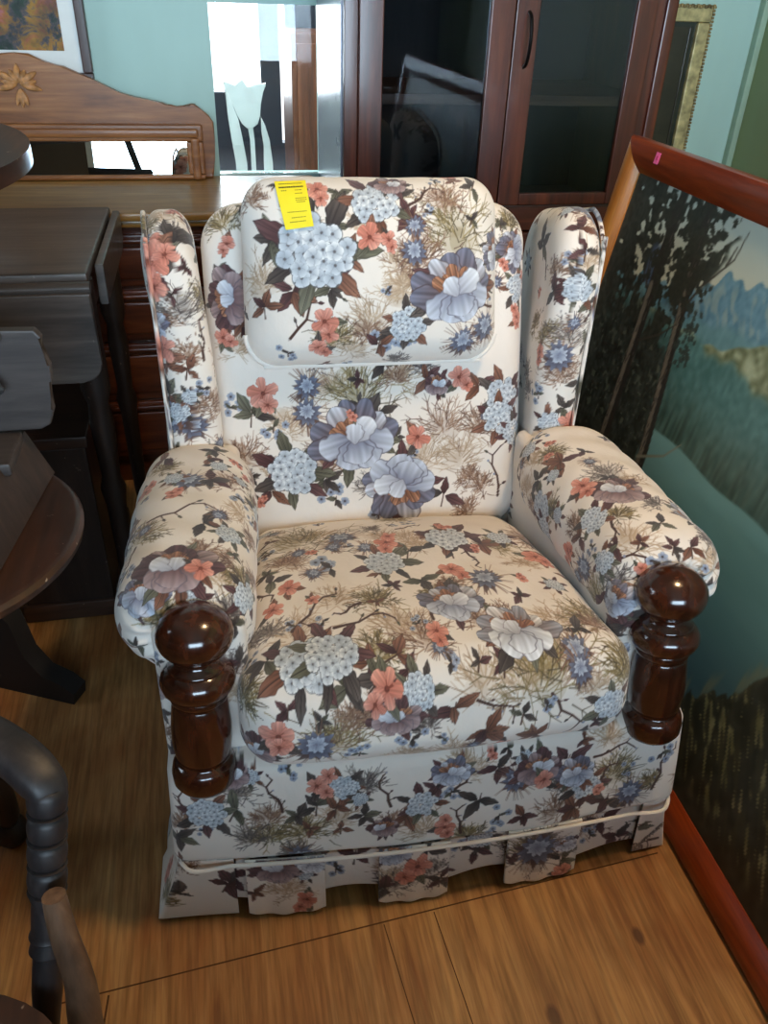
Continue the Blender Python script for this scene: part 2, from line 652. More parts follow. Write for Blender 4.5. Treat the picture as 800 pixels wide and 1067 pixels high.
MOTIF = {
    'H': m_hydrangea, 'P': lambda b, R, r: m_peony(b, R, r, 'blue'), 'U': lambda b, R, r: m_peony(b, R, r, 'burg'), 'W': lambda b, R, r: m_peony(b, R, r, 'pale'),
    'C': m_coral, 'F': lambda b, R, r: m_fern(b, R, r, 'olive'), 'B': lambda b, R, r: m_fern(b, R, r, 'brown', n=34), 'G': lambda b, R, r: m_fern(b, R, r, 'grey', n=34),
    'L': lambda b, R, r: m_fern(b, R, r, 'light', n=30), 'T': m_thistle, 'R': m_branch, 'S': m_sprinkle,
    'd': lambda b, R, r: m_leaves(b, R, r, 'ddg'), 'b': lambda b, R, r: m_leaves(b, R, r, 'bub'), 'g': lambda b, R, r: m_leaves(b, R, r, 'ggd'), 'u': lambda b, R, r: m_leaves(b, R, r, 'uud'),
}
ORDER = {k: i for i, k in enumerate('LFBGRSdbguTHPUWC')}
CREAM = C3(230, 222, 213)

FABRIC = []          # dicts: ob, V, N, zone
def fabric(name, V, F, parent, zone):
    o = np_mesh(name, V, F, M_FABRIC, parent)
    FABRIC.append(dict(ob=o, V=V, N=vnormals(V, F), zone=zone))
    return o

def paint_fabric(motifs):
    lin = lambda c: np.where(c <= .04045, c / 12.92, ((c + .055) / 1.055) ** 2.4)
    for fb in FABRIC:
        V, N = fb['V'], fb['N']
        col = np.repeat(CREAM[None], len(V), 0)
        col += (lump(V, 22, 1) * 3)[:, None] + (lump(V, 60, 2) * 2)[:, None] * C3(1, 1, 1.1)
        ms = [m for m in motifs if m[0] == fb['zone'] and m[1] in MOTIF]
        ms.sort(key=lambda m: ORDER[m[1]])
        for zone, kind, x, y, z, R, ang, seed in ms:
            p = C3(x, y, z)
            rr = R * 1.75
            near = np.where((np.abs(V[:, 0] - x) < rr) & (np.abs(V[:, 1] - y) < rr) & (np.abs(V[:, 2] - z) < rr))[0]
            if len(near) < 4:
                continue
            D = V[near] - p
            k = near[np.argmin((D * D).sum(1))]
            n = N[near[(D * D).sum(1) < 1.5e-4]].sum(0) if (D * D).sum(1).min() < 1e-4 else N[k]
            n = n / max(np.linalg.norm(n), 1e-6)
            up = C3(0, .55, .83)
            up = up - n * (up @ n)
            up /= max(np.linalg.norm(up), 1e-6)
            rt = np.cross(up, n)
            # follow the cloth: scale tangent offset up to true distance so prints wrap round edges
            a, b = D @ rt, D @ up
            flat = np.hypot(a, b)
            true = np.linalg.norm(D, axis=1)
            s = np.where(flat > 1e-6, np.minimum(true / np.maximum(flat, 1e-6), 5.0), 1)
            a, b = a * s, b * s
            if zone == 'seat' and n[2] > .5:
                b = b / 1.3
            ok = N[near] @ n > -.35
            near, a, b = near[ok], a[ok], b[ok]
            ca, sa = math.cos(-ang), math.sin(-ang)
            a, b = a * ca - b * sa, a * sa + b * ca
            c = col[near]
            MOTIF[kind](Brush(c, a, b), R, random.Random(seed))
            col[near] = c
        col = np.clip(col, 0, 255) / 255
        set_print(fb['ob'].data, lin(col))
# ------------------------------------------------------------------ ARMCHAIR
M_FABRIC = painted('floral_upholstery', .92, .25)
M_POST = wood('dark_polished_wood', (42, 19, 10), (64, 30, 16), (88, 44, 24), 'z', .18, 1.4, .6)
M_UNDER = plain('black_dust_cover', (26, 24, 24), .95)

chair = thing('armchair', 'large floral upholstered wing armchair with turned dark wood posts on the plywood floor', 'armchair', (0.27, 0.773, 0), -math.radians(2))

def seat_cushion():
    V, F = rbox((.292, .30, .082), .058, (.0013, .0013, .002))
    X, Y, Z = V[:, 0].copy(), V[:, 1].copy(), V[:, 2].copy()
    fx, fy = X / .292, Y / .30
    crown = (1 - np.clip(np.abs(fx), 0, 1) ** 2.6) * (1 - np.clip(np.abs(fy), 0, 1) ** 2.6)
    V[:, 2] += np.where(Z > 0, .022, -.012) * crown
    V[:, 0] *= 1 + .045 * np.clip(-fy, -1, 1) - .02
    V[:, 1] -= np.where(fy < 0, .014 * (1 - fx ** 2) * np.clip(-fy, 0, 1) ** 2, 0)
    V[:, 2] += .004 * lump(V, 11, 3) * (Z > 0) + .0022 * lump(V, 34, 1)
    V[:, 1] += .003 * lump(V, 16, 2)
    V[:, 2] -= .016 * smoothstep(.3, 1, fy) * (Z > 0)
    V = rotx(V, -11)
    V += C3(0.006, .288, .368)
    return V, F
V, F = seat_cushion()
fabric('seat_cushion', V, F, chair, 'seat')

def backrest():
    V, F = rbox((.312, .052, .330), .05, (.0014, .006, .0014), R=.08)
    Y = V[:, 1].copy()
    fx, fz = V[:, 0] / .312, V[:, 2] / .330
    V[:, 1] += np.where(Y < 0, -.022 * np.clip(1 - fx ** 2, 0, 1) * np.clip(1 - fz ** 2, 0, 1), 0)
    V[:, 1] += .0035 * lump(V, 12, 4) * (Y < 0)
    V = rotx(V, -17)
    V += C3(-.006, .70, .640)
    return V, F
V, F = backrest()
fabric('backrest', V, F, chair, 'back')

def head_shape(V):
    Y = V[:, 1].copy()
    fx, fz = V[:, 0] / .232, V[:, 2] / .163
    V[:, 1] += np.where(Y < 0, -.034 * np.clip(1 - fx ** 2, 0, 1) * np.clip(1 - fz ** 2, 0, 1), .01)
    V[:, 0] *= 1 + .02 * (-fz)
    V[:, 1] += .003 * lump(V, 14, 5) * (Y < 0)
    V[:, 2] += .002 * lump(V, 18, 2)
    V = rotx(V, -15)
    V += C3(-.012, .672, .858)
    return V
V, F = rbox((.232, .062, .163), .055, (.0013, .003, .0013), R=.06)
V = head_shape(V)
head = fabric('head_pillow', V, F, chair, 'head')

def wing_shape(V, sx):
    X, Y, Z = V[:, 0].copy(), V[:, 1].copy(), V[:, 2].copy()
    fz = Z / .275
    # front edge: full at the ear, drawn in above the arm
    front = np.clip(-Y / .15, 0, 1)
    V[:, 1] += front * (.035 * smoothstep(.1, -.7, fz) - .012 * np.exp(-((fz - .55) / .3) ** 2))
    V[:, 0] += sx * .006 * np.exp(-((fz - .5) / .4) ** 2) + .002 * lump(V, 18, 3)
    V[:, 0] += sx * (.008 * smoothstep(-.3, .8, fz) * (V[:, 0] * sx > 0) + .008 * smoothstep(0, .9, fz))
    if sx < 0:
        V[:, 0] -= .018 * smoothstep(.5, -.9, fz) * (V[:, 0] < 0)
    V = rotx(V, -14)
    V = rotzv(V, -sx * 6)
    V += C3(sx * .360 + .003, .715, .680)
    return V
for sx in (-1, 1):
    V, F = rbox((.043, .15, .275), .038, (.0018, .002, .0016), R=.085, plane=(1, 2))
    V = wing_shape(V, sx)
    w = fabric('wing', V, F, chair, 'wingl' if sx < 0 else 'wingr')

def arm(sx):
    # rolled arm: padded roll on a narrower panel, front end gathered
    h = (.098, .265, .088)
    V, F = rbox(h, .083, (.0016, .0016, .0016))
    X, Y, Z = V[:, 0].copy(), V[:, 1].copy(), V[:, 2].copy()
    fy = Y / h[1]
    V[:, 0] *= 1.06 + .03 * np.sin(fy * 3) - .10 * smoothstep(.2, 1, fy)
    V[:, 2] *= 1 - .06 * smoothstep(.0, 1, fy)
    # folds running round the roll
    ang = np.arctan2(V[:, 2], V[:, 0])
    k = smoothstep(-.9, -.5, fy) * smoothstep(.95, .6, fy)
    fold = .0028 * np.sin(fy * 19 + np.sin(ang * 2 + sx) * 2.2 + 1.5) * k * (.4 + .6 * smoothstep(-.3, .6, lump(V, 9, 6)))
    V[:, 0] += np.cos(ang) * fold
    V[:, 2] += np.sin(ang) * fold
    # gathered front face
    g = smoothstep(-.78, -1.0, fy)
    r = np.hypot(V[:, 0] / h[0], V[:, 2] / h[2])
    V[:, 1] += g * (.016 * smoothstep(.75, .35, r) + .0035 * np.sin(ang * 17) * smoothstep(.3, .7, r))
    # inner side falls straight down to the seat
    V[:, 0] += -sx * .012 * smoothstep(0, -.09, V[:, 2])
    V = rotx(V, -3.0)
    V = rotzv(V, sx * 1.5)
    V += C3(sx * .361 + (.008 if sx < 0 else .015), .345, .512)
    return V, F
def arm_panel(sx):
    V, F = rbox((.066, .27, .15), .02, (.002, .003, .002))
    fz = V[:, 2] / .15
    V[:, 1] += .02 * smoothstep(-1, 1, fz) + .002 * lump(V, 20, 2)
    V += C3(sx * .342 + (.010 if sx > 0 else .004), .335, .40)
    return V, F
for sx in (-1, 1):
    V, F = arm(sx)
    a = fabric('arm', V, F, chair, 'arml' if sx < 0 else 'armr')
    V, F = arm_panel(sx)
    fabric('arm_panel', V, F, chair, 'panel')

# turned posts
POST = [(0, .036), (.004, .041), (.016, .047), (.034, .048), (.048, .0455), (.054, .040), (.057, .0365), (.062, .0365), (.066, .0395), (.075, .0410), (.10, .0435), (.13, .0435), (.16, .041), (.176, .0395), (.179, .0365), (.184, .0365), (.187, .0405), (.194, .042), (.199, .040), (.202, .044), (.210, .0500), (.222, .0530), (.234, .0505), (.243, .0450), (.247, .0400), (.250, .0405), (.254, .0385), (.258, .0325), (.266, .0300)]
POST += [(.306 - .046 * math.cos(t), .0535 * math.sin(t)) for t in np.linspace(.62, PI, 18)]
POST[-1] = (POST[-1][0], 0)
POSTPOS = []
for sx in (-1, 1):
    bm = bmesh.new()
    p0 = Vector((sx * .358 + .010, .036, .288))
    p1 = p0 + Vector((-sx * .010, .050, .36))
    add_lathe(bm, [(u * .855 if u < .2587 else .2587 * .855 + (u - .2587) * .93, r) for u, r in POST], p0, p1, 56)
    p = build('arm_post', bm, M_POST, chair, angle=60)

# base with soft rail
def rail_front(x):
    return -.022 + .022 * (x / .4) ** 2
def base_rail():
    h = (.422, .375, .096)
    V, F = rbox(h, .022, (.0015, .012, .0015))
    X, Y, Z = V[:, 0].copy(), V[:, 1].copy(), V[:, 2].copy()
    fz = Z / h[2]
    front = smoothstep(.2, -1, Y / h[1])
    V[:, 1] += front * (rail_front(X) + .030 * (fz + 1) / 2 + .004 * lump(V, 14, 1))
    V[:, 2] -= .012 * (1 - (X / .408) ** 2) * front * (fz < 0) * 0
    V[:, 0] *= 1 - .018 * (fz + 1) / 2 + .01
    V += C3(.014, h[1] + .004, .222)
    return V, F
V, F = base_rail()
fabric('base_rail', V, F, chair, 'rail')

# skirt: a band under the rail with three box pleats at the front, flared kick pleats at the corners
def skirt_sheet(path, ztop, zbot, flare, step=.0022, th=.004, wav=0.0, zb_fn=None):
    """path: function u in 0..1 -> (x, y, nx, ny) outward normal; thin cloth with two faces"""
    n = 260
    u = np.linspace(0, 1, n)
    P = np.array([path(t) for t in u])
    L = np.hypot(np.diff(P[:, 0]), np.diff(P[:, 1])).sum()
    nu = max(8, int(L / step))
    u = np.linspace(0, 1, nu)
    P = np.array([path(t) for t in u])
    m = max(6, int((ztop - zbot) / step))
    s = np.linspace(0, 1, m)
    U, S = np.meshgrid(u, s, indexing='ij')
    zb = np.full(nu, zbot) if zb_fn is None else np.array([zb_fn(t) for t in u])
    Z = ztop + (zb[:, None] - ztop) * S
    out = flare * S ** 1.3 + wav * np.sin(U * 17) * S
    G = []
    for o in (0, -th):
        G.append(np.stack([P[:, 0:1] + P[:, 2:3] * (out + o), P[:, 1:2] + P[:, 3:4] * (out + o), Z], -1).reshape(-1, 3))
    V = np.concatenate(G)
    I = np.arange(nu * m).reshape(nu, m)
    q = np.stack([I[:-1, :-1], I[:-1, 1:], I[1:, 1:], I[1:, :-1]], -1).reshape(-1, 4)
    o = nu * m
    F = [q, q[:, ::-1] + o]
    for e, fl in ((I[:, 0], 0), (I[:, -1], 1), (I[0, :], 1), (I[-1, :], 0)):
        a, b = e[:-1], e[1:]
        f = np.stack([a, b, b + o, a + o], -1)
        F.append(f if not fl else f[:, ::-1])
    return V, np.concatenate(F)

def front_path(x0, x1, dy):
    def p(t):
        x = x0 + (x1 - x0) * t
        return (x, rail_front(x) + dy, 0.0, -1.0)
    return p
def side_path(sx):
    def p(t):
        y = .03 + .72 * t
        if sx < 0:
            y = .75 - .72 * t
        return (sx * .408 + (.008 if sx > 0 else .004), y, sx, 0.0)
    return p
ZT = .136
V, F = skirt_sheet(front_path(-.37, .385, .022), ZT, .03, .012, zb_fn=lambda t: .028 + .008 * math.sin(t * 21 + 1), wav=.003)
sk = fabric('skirt', V, F, chair, 'skirt')
for sx in (-1, 1):
    V, F = skirt_sheet(side_path(sx), ZT, .014, .006 if sx > 0 else .034, step=.005, wav=.004)
    fabric('side_skirt', V, F, chair, 'skirtside')
def corner_path(sx, w):
    def p(t):
        # from the front round the corner to the side
        if sx < 0:
            t = 1 - t
        a = t
        if a < .6:
            x = sx * (.408 - w * (1 - a / .6)) + .008
            return (x + (.008 if sx > 0 else 0), rail_front(x) + .008, 1.3 * sx * (a / .6) ** 3, -.4)
        b = (a - .6) / .4
        return (sx * .408 + (.012 if sx > 0 else .004), rail_front(.405) + .008 + .1 * b, sx * 1.3, -.4 * (1 - b))
    return p
for sx, w in ((-1, .082), (1, .045)):
    V, F = skirt_sheet(corner_path(sx, w), ZT, .008, .016 if sx > 0 else .034, step=.0022)
    fabric('corner_pleat', V, F, chair, 'skirt')
for xc, wd in ((-.238, .126), (-.028, .118), (.196, .130)):
    V, F = skirt_sheet(front_path(xc - wd / 2, xc + wd / 2, .002), ZT, .008, .014, zb_fn=lambda t: .007 + .010 * (2 * t - 1) ** 2, wav=.0016)
    fabric('box_pleat', V, F, chair, 'skirt')

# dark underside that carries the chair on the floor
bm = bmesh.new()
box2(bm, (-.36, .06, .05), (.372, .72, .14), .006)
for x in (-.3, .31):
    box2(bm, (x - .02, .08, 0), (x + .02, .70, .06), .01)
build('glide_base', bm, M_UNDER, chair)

# welts (piping)
def welt(pts, r, zone, closed=False, n=200):
    P = np.array([list(p) for p in smooth_path(pts, n, closed)])
    m = len(P)
    d = np.roll(P, -1, 0) - np.roll(P, 1, 0)
    if not closed:
        d[0], d[-1] = P[1] - P[0], P[-1] - P[-2]
    d /= np.linalg.norm(d, axis=1)[:, None]
    ref = np.where(np.abs(d[:, 2:3]) > .9, C3(0, 1, 0), C3(0, 0, 1))
    s = np.cross(d, ref)
    s /= np.linalg.norm(s, axis=1)[:, None]
    t = np.cross(s, d)
    k = 8
    an = np.arange(k) * 2 * PI / k
    V = (P[:, None] + r * (np.cos(an)[None, :, None] * s[:, None] + np.sin(an)[None, :, None] * t[:, None])).reshape(-1, 3)
    I = np.arange(m * k).reshape(m, k)
    J = np.roll(I, -1, 1)
    if closed:
        I2, J2 = np.roll(I, -1, 0), np.roll(J, -1, 0)
    else:
        I, J, I2, J2 = I[:-1], J[:-1], I[1:], J[1:]
    F = np.stack([I, J, J2, I2], -1).reshape(-1, 4)
    return fabric('welt', V, F, chair, zone)
rp = [(x * 1.024 + .013, rail_front(x) - .002, ZT - .003) for x in np.linspace(-.395, .395, 12)]
welt([(-.411, .45, ZT - .003), (-.411, .1, ZT - .003)] + rp + [(.438, .1, ZT - .003), (.438, .45, ZT - .003)], .0034, 'railwelt', n=900)
# seam cords of the head pillow and the wings
t = np.linspace(0, 2 * PI, 90)[:-1]
def rr(hx, hz, R):
    pts = []
    for cx_, cz_, a0 in ((hx - R, hz - R, 0), (-hx + R, hz - R, PI / 2), (-hx + R, -hz + R, PI), (hx - R, -hz + R, 1.5 * PI)):
        for a in np.linspace(a0, a0 + PI / 2, 9):
            pts.append((cx_ + R * math.cos(a), cz_ + R * math.sin(a)))
    return pts
o = rr(.2315, .1625, .06)
W = head_shape(np.array([(x, -.022, z) for x, z in o]))
W = np.roll(W, -12, 0)[6:23]
welt([tuple(p) for p in W], .0042, 'headwelt', n=900)
for sx in (-1, 1):
    o = rr(.1455, .2705, .082)
    W = wing_shape(np.array([(sx * .034, y, z) for y, z in o]), sx)
    welt([tuple(p) for p in W], .0042, 'wingl' if sx < 0 else 'wingr', closed=True, n=900)
MOTIFS = [
('head', 'H', -0.1205, 0.5983, 0.9188, 0.0783, 0.0, 7599),
('head', 'd', -0.1885, 0.619, 0.9334, 0.043, 2.09, 2043),
('head', 'H', -0.0116, 0.6308, 0.9922, 0.051, 0.35, 2869),
('head', 'C', -0.0267, 0.6002, 0.9411, 0.0294, 0.0, 6409),
('head', 'b', -0.0658, 0.589, 0.9109, 0.0314, -0.52, 776),
('head', 'T', 0.053, 0.6104, 0.9553, 0.0218, 0.0, 1896),
('head', 'T', 0.0517, 0.5937, 0.9176, 0.0259, 0.0, 5371),
('head', 'F', 0.1335, 0.6208, 0.9585, 0.098, 0.0, 4302),
('head', 'P', 0.1284, 0.5859, 0.8547, 0.0778, 0.35, 3759),
('head', 'R', -0.1344, 0.574, 0.822, 0.0561, 0.52, 6834),
('head', 'C', -0.1084, 0.5687, 0.8059, 0.0302, 0.0, 5781),
('head', 'C', -0.1189, 0.571, 0.7575, 0.0226, 0.7, 4317),
('head', 'S', 0.0064, 0.5665, 0.7767, 0.0371, 0.0, 4104),
('head', 'H', 0.0406, 0.5674, 0.7967, 0.039, 0.0, 2301),
('head', 'b', -0.0103, 0.5682, 0.7621, 0.0331, 0.0, 6209),
('head', 'U', 0.015, 0.6644, 1.0132, 0.0319, 0.0, 626),
('head', 'C', -0.1108, 0.6517, 1.0083, 0.0254, 0.0, 1418),
('head', 'C', 0.1287, 0.7069, 1.0158, 0.0227, 0.0, 847),
('head', 'd', 0.1647, 0.6653, 1.008, 0.0284, 2.79, 3531),
('head', 'R', 0.0711, 0.6452, 1.0013, 0.0318, 0.35, 4912),
('head', 'T', 0.1467, 0.5766, 0.7591, 0.0296, 0.0, 5966),
('head', 'b', -0.1591, 0.5851, 0.8578, 0.0357, -0.35, 4339),
('head', 'L', -0.2131, 0.6127, 0.8703, 0.0535, 0.0, 6714),
('head', 'P', 0.2085, 0.643, 0.9018, 0.0419, 1.05, 7006),
('head', 'B', 0.0655, 0.5949, 0.9171, 0.0584, 0.0, 6472),
('head', 'B', -0.2207, 0.6702, 0.9924, 0.0431, 0.0, 2298),
('head', 'C', 0.0064, 0.5983, 0.9364, 0.0177, 0.0, 1299),
('head', 'b', -0.1684, 0.6439, 0.9978, 0.0194, 0.0, 2215),
('head', 'S', 0.0422, 0.5679, 0.766, 0.0291, 0.0, 8430),
('head', 'g', -0.0757, 0.6448, 1.005, 0.0254, 0.7, 688),
('head', 'g', -0.0865, 0.6087, 0.9539, 0.0253, 0.7, 3699),
('head', 'L', -0.0291, 0.5663, 0.8132, 0.0592, 0.0, 2580),
('head', 'S', -0.1734, 0.5777, 0.7459, 0.0247, 0.0, 2434),
('head', 'd', -0.0953, 0.5772, 0.8623, 0.0278, -1.57, 7455),
('head', 'T', 0.1909, 0.5924, 0.7794, 0.0298, 0.0, 7533),
('back', 'F', -0.2733, 0.7508, 0.9375, 0.0459, 0.0, 5068),
('back', 'C', -0.2694, 0.7255, 0.8997, 0.0188, 0.0, 6160),
('back', 'U', -0.2729, 0.6927, 0.8078, 0.0552, 1.57, 6947),
('back', 'C', -0.2887, 0.6784, 0.7397, 0.0216, 0.0, 7367),
('back', 'b', -0.2518, 0.6757, 0.762, 0.0279, 0.0, 614),
('back', 'd', -0.287, 0.7123, 0.85, 0.0253, 0.0, 4580),
('back', 'C', -0.2206, 0.6347, 0.6431, 0.0329, 0.0, 5758),
('back', 'T', -0.1366, 0.6306, 0.6552, 0.0286, 0.0, 3347),
('back', 'T', -0.1387, 0.6179, 0.6067, 0.0311, 0.0, 3552),
('back', 'F', -0.0373, 0.6252, 0.6492, 0.0975, 0.0, 7593),
('back', 'P', -0.0508, 0.601, 0.5584, 0.0859, 0.17, 9110),
('back', 'P', 0.0429, 0.5753, 0.4527, 0.084, 2.79, 1209),
('back', 'C', 0.0783, 0.6003, 0.5515, 0.0298, 0.0, 4521),
('back', 'd', 0.0128, 0.6416, 0.6937, 0.031, 0.0, 6039),
('back', 'H', 0.2593, 0.6341, 0.6172, 0.0441, 0.0, 328),
('back', 'H', 0.2501, 0.6199, 0.5732, 0.0421, 0.0, 8901),
('back', 'C', 0.163, 0.6376, 0.6594, 0.0273, 0.0, 6461),
('back', 'b', 0.2016, 0.6362, 0.6398, 0.0413, -0.35, 3848),
('back', 'B', 0.1317, 0.6111, 0.5795, 0.0672, 0.0, 4604),
('back', 'L', 0.0888, 0.5927, 0.5114, 0.0792, 0.0, 5056),
('back', 'H', -0.1701, 0.5883, 0.493, 0.059, 0.0, 886),
('back', 'b', -0.217, 0.5828, 0.4597, 0.0388, 1.57, 3986),
('back', 'B', -0.1052, 0.5902, 0.5139, 0.0609, 0.0, 5621),
('back', 'R', 0.2431, 0.5907, 0.4689, 0.0524, 1.4, 9520),
('back', 'u', 0.134, 0.5734, 0.429, 0.0379, 0.0, 8433),
('back', 'S', -0.2044, 0.6142, 0.5811, 0.0311, 0.0, 211),
('back', 'g', -0.2448, 0.6243, 0.6049, 0.0353, 0.0, 4311),
('back', 'S', -0.0008, 0.5638, 0.3984, 0.0377, 0.0, 8505),
('back', 'L', -0.1764, 0.6144, 0.5898, 0.0651, 0.0, 2279),
('back', 'S', -0.2839, 0.6351, 0.6157, 0.0331, 1.4, 2896),
('back', 'H', 0.2858, 0.6233, 0.5388, 0.0333, 0.0, 5947),
('back', 'L', 0.1692, 0.5972, 0.5151, 0.0685, 0.0, 8211),
('back', 'U', 0.1176, 0.6314, 0.6497, 0.0294, 0.0, 9390),
('back', 'S', -0.0884, 0.5728, 0.434, 0.0371, 0.0, 2845),
('back', 'P', 0.2716, 0.7209, 0.8794, 0.04, 1.57, 3208),
('back', 'H', 0.2823, 0.7039, 0.8136, 0.0316, 1.57, 7366),
('back', 'C', 0.285, 0.6905, 0.7601, 0.0205, 0.0, 8409),
('back', 'F', 0.2662, 0.7499, 0.9334, 0.0378, 0.0, 2853),
('back', 'B', -0.2623, 0.6081, 0.5351, 0.0492, 0.0, 738),
('wingl', 'd', -0.3558, 0.621, 0.9286, 0.0462, 0.17, 8900),
('wingl', 'b', -0.3865, 0.6, 0.8825, 0.027, -1.57, 9772),
('wingl', 'C', -0.382, 0.6262, 0.9338, 0.0173, 0.0, 3897),
('wingl', 'H', -0.322, 0.669, 0.8986, 0.0282, 1.05, 3258),
('wingl', 'G', -0.3565, 0.5877, 0.8349, 0.0621, 0.0, 4883),
('wingl', 'R', -0.3219, 0.5915, 0.7777, 0.0403, 1.48, 22),
('wingl', 'd', -0.3888, 0.5795, 0.6726, 0.0331, 0.0, 2345),
('wingl', 'T', -0.35, 0.5662, 0.6156, 0.0295, 0.0, 2969),
('wingl', 'H', -0.3746, 0.5681, 0.6431, 0.025, 0.0, 8497),
('wingl', 'S', -0.3265, 0.5717, 0.6865, 0.0248, 1.57, 6352),
('wingl', 'B', -0.3861, 0.5903, 0.8146, 0.0385, 0.0, 8435),
('wingl', 'b', -0.3952, 0.5792, 0.7319, 0.0222, 0.0, 3261),
('wingl', 'B', -0.3499, 0.5666, 0.6521, 0.0381, 0.0, 6161),
('wingr', 'b', 0.3642, 0.6353, 0.9429, 0.0334, 0.0, 7803),
('wingr', 'd', 0.3308, 0.7182, 0.8921, 0.04, 0.0, 2321),
('wingr', 'H', 0.3598, 0.5899, 0.8465, 0.0338, 0.0, 4251),
('wingr', 'S', 0.3549, 0.6031, 0.8935, 0.0271, 0.0, 6570),
('wingr', 'u', 0.324, 0.6144, 0.8359, 0.0342, 0.0, 1821),
('wingr', 'G', 0.354, 0.5799, 0.7698, 0.0579, 0.0, 7461),
('wingr', 'F', 0.3147, 0.6118, 0.7533, 0.0403, 0.0, 4015),
('wingr', 'T', 0.3369, 0.5739, 0.7213, 0.035, 0.0, 4123),
('wingr', 'B', 0.3457, 0.5692, 0.6917, 0.0484, 0.0, 1633),
('wingr', 'C', 0.3111, 0.6094, 0.7195, 0.02, 0.0, 8249),
('wingr', 'd', 0.3604, 0.5662, 0.6174, 0.0362, 0.0, 4906),
('wingr', 'H', 0.3362, 0.5681, 0.5862, 0.0274, 0.0, 9756),
('wingr', 'R', 0.3283, 0.6925, 0.8756, 0.0396, 1.22, 9553),
('wingr', 'd', 0.3881, 0.5887, 0.8211, 0.0256, 0.0, 3152),
('wingr', 'S', 0.3116, 0.5888, 0.6401, 0.0294, 0.0, 2136),
('wingr', 'L', 0.3741, 0.6021, 0.8969, 0.0459, 0.0, 8645),
('arml', 'T', -0.3564, 0.4057, 0.5972, 0.0309, 0.0, 7910),
('arml', 'u', -0.3217, 0.4029, 0.5966, 0.0349, 0.0, 5113),
('arml', 'b', -0.4024, 0.5142, 0.5796, 0.033, 0.0, 8038),
('arml', 'C', -0.4292, 0.4159, 0.5715, 0.0214, 0.0, 3556),
('arml', 'C', -0.3793, 0.3639, 0.5983, 0.0169, 0.0, 9020),
('arml', 'R', -0.3613, 0.3096, 0.6023, 0.0544, 0.0, 5838),
('arml', 'd', -0.3278, 0.2641, 0.6028, 0.0318, 0.0, 4142),
('arml', 'U', -0.3646, 0.1538, 0.6097, 0.0584, 0.0, 4856),
('arml', 'C', -0.3289, 0.1442, 0.6069, 0.0243, 0.0, 3767),
('arml', 'H', -0.291, 0.2476, 0.5914, 0.0282, 0.0, 1091),
('arml', 'H', -0.2695, 0.1321, 0.5583, 0.0299, 0.0, 9807),
('arml', 'P', -0.4121, 0.1207, 0.5859, 0.0414, 0.0, 474),
('arml', 'F', -0.4177, 0.2649, 0.5918, 0.0471, 0.0, 2380),
('arml', 'L', -0.3019, 0.1377, 0.5956, 0.0477, 0.0, 7954),
('arml', 'B', -0.2953, 0.4137, 0.5883, 0.0479, 0.0, 8136),
('arml', 'd', -0.3127, 0.5255, 0.5837, 0.0293, 0.52, 7678),
('arml', 'S', -0.2728, 0.3755, 0.572, 0.0271, 0.0, 3990),
('arml', 'b', -0.2799, 0.107, 0.5304, 0.0231, 0.0, 9474),
('arml', 'F', -0.3883, 0.098, 0.5679, 0.0387, 0.0, 4209),
('arml', 'S', -0.4392, 0.1772, 0.5784, 0.0232, 0.0, 3611),
('arml', 'G', -0.294, 0.0947, 0.5247, 0.0359, 0.0, 4433),
('arml', 'H', -0.3418, 0.1041, 0.5836, 0.0223, 0.0, 6176),
('armr', 'C', 0.3133, 0.328, 0.5865, 0.028, 0.0, 3227),
('armr', 'U', 0.357, 0.2817, 0.604, 0.0504, -0.35, 1935),
('armr', 'H', 0.2688, 0.3874, 0.5037, 0.0382, 1.57, 7447),
('armr', 'H', 0.2749, 0.3644, 0.4718, 0.0297, 1.57, 8514),
('armr', 'H', 0.299, 0.2393, 0.5766, 0.0303, 0.0, 6853),
('armr', 'b', 0.3077, 0.4205, 0.58, 0.0359, 0.0, 3297),
('armr', 'd', 0.3774, 0.1712, 0.6085, 0.0253, -0.52, 5359),
('armr', 'C', 0.2778, 0.2623, 0.4953, 0.0218, 1.57, 1130),
('armr', 'T', 0.279, 0.1994, 0.5075, 0.0266, 0.0, 9822),
('armr', 'F', 0.2811, 0.1431, 0.5, 0.0583, 0.0, 8485),
('armr', 'U', 0.3081, 0.102, 0.5036, 0.0466, 0.0, 2890),
('armr', 'G', 0.3627, 0.3468, 0.5992, 0.0542, 0.0, 1384),
('armr', 'H', 0.2841, 0.5277, 0.5507, 0.0248, 0.0, 8494),
('armr', 'B', 0.2826, 0.2645, 0.5533, 0.0379, 0.0, 7361),
('armr', 'b', 0.2797, 0.2352, 0.5444, 0.0249, 1.57, 9162),
('armr', 'P', 0.3048, 0.1358, 0.4542, 0.0374, 0.0, 2759),
('armr', 'R', 0.3058, 0.1323, 0.5781, 0.0496, -0.35, 9466),
('armr', 'S', 0.3531, 0.0998, 0.5796, 0.0313, 0.0, 8667),
('armr', 'L', 0.3258, 0.1519, 0.5987, 0.0565, 0.0, 9449),
('armr', 'S', 0.314, 0.1253, 0.4534, 0.0279, 0.0, 5181),
('armr', 'd', 0.2724, 0.4298, 0.54, 0.03, 0.0, 4581),
('armr', 'F', 0.3077, 0.4669, 0.5786, 0.037, 0.0, 6755),
('armr', 'b', 0.4065, 0.1205, 0.5959, 0.0247, 0.0, 7544),
('armr', 'S', 0.4148, 0.1004, 0.5548, 0.0249, 0.0, 4920),
('seat', 'F', -0.1659, 0.4496, 0.4279, 0.1001, 0.0, 7979),
('seat', 'T', -0.0963, 0.4262, 0.4428, 0.0299, 0.0, 4474),
('seat', 'H', 0.0942, 0.3858, 0.4548, 0.0466, 0.0, 435),
('seat', 'b', 0.1504, 0.3579, 0.4568, 0.0378, -0.35, 7669),
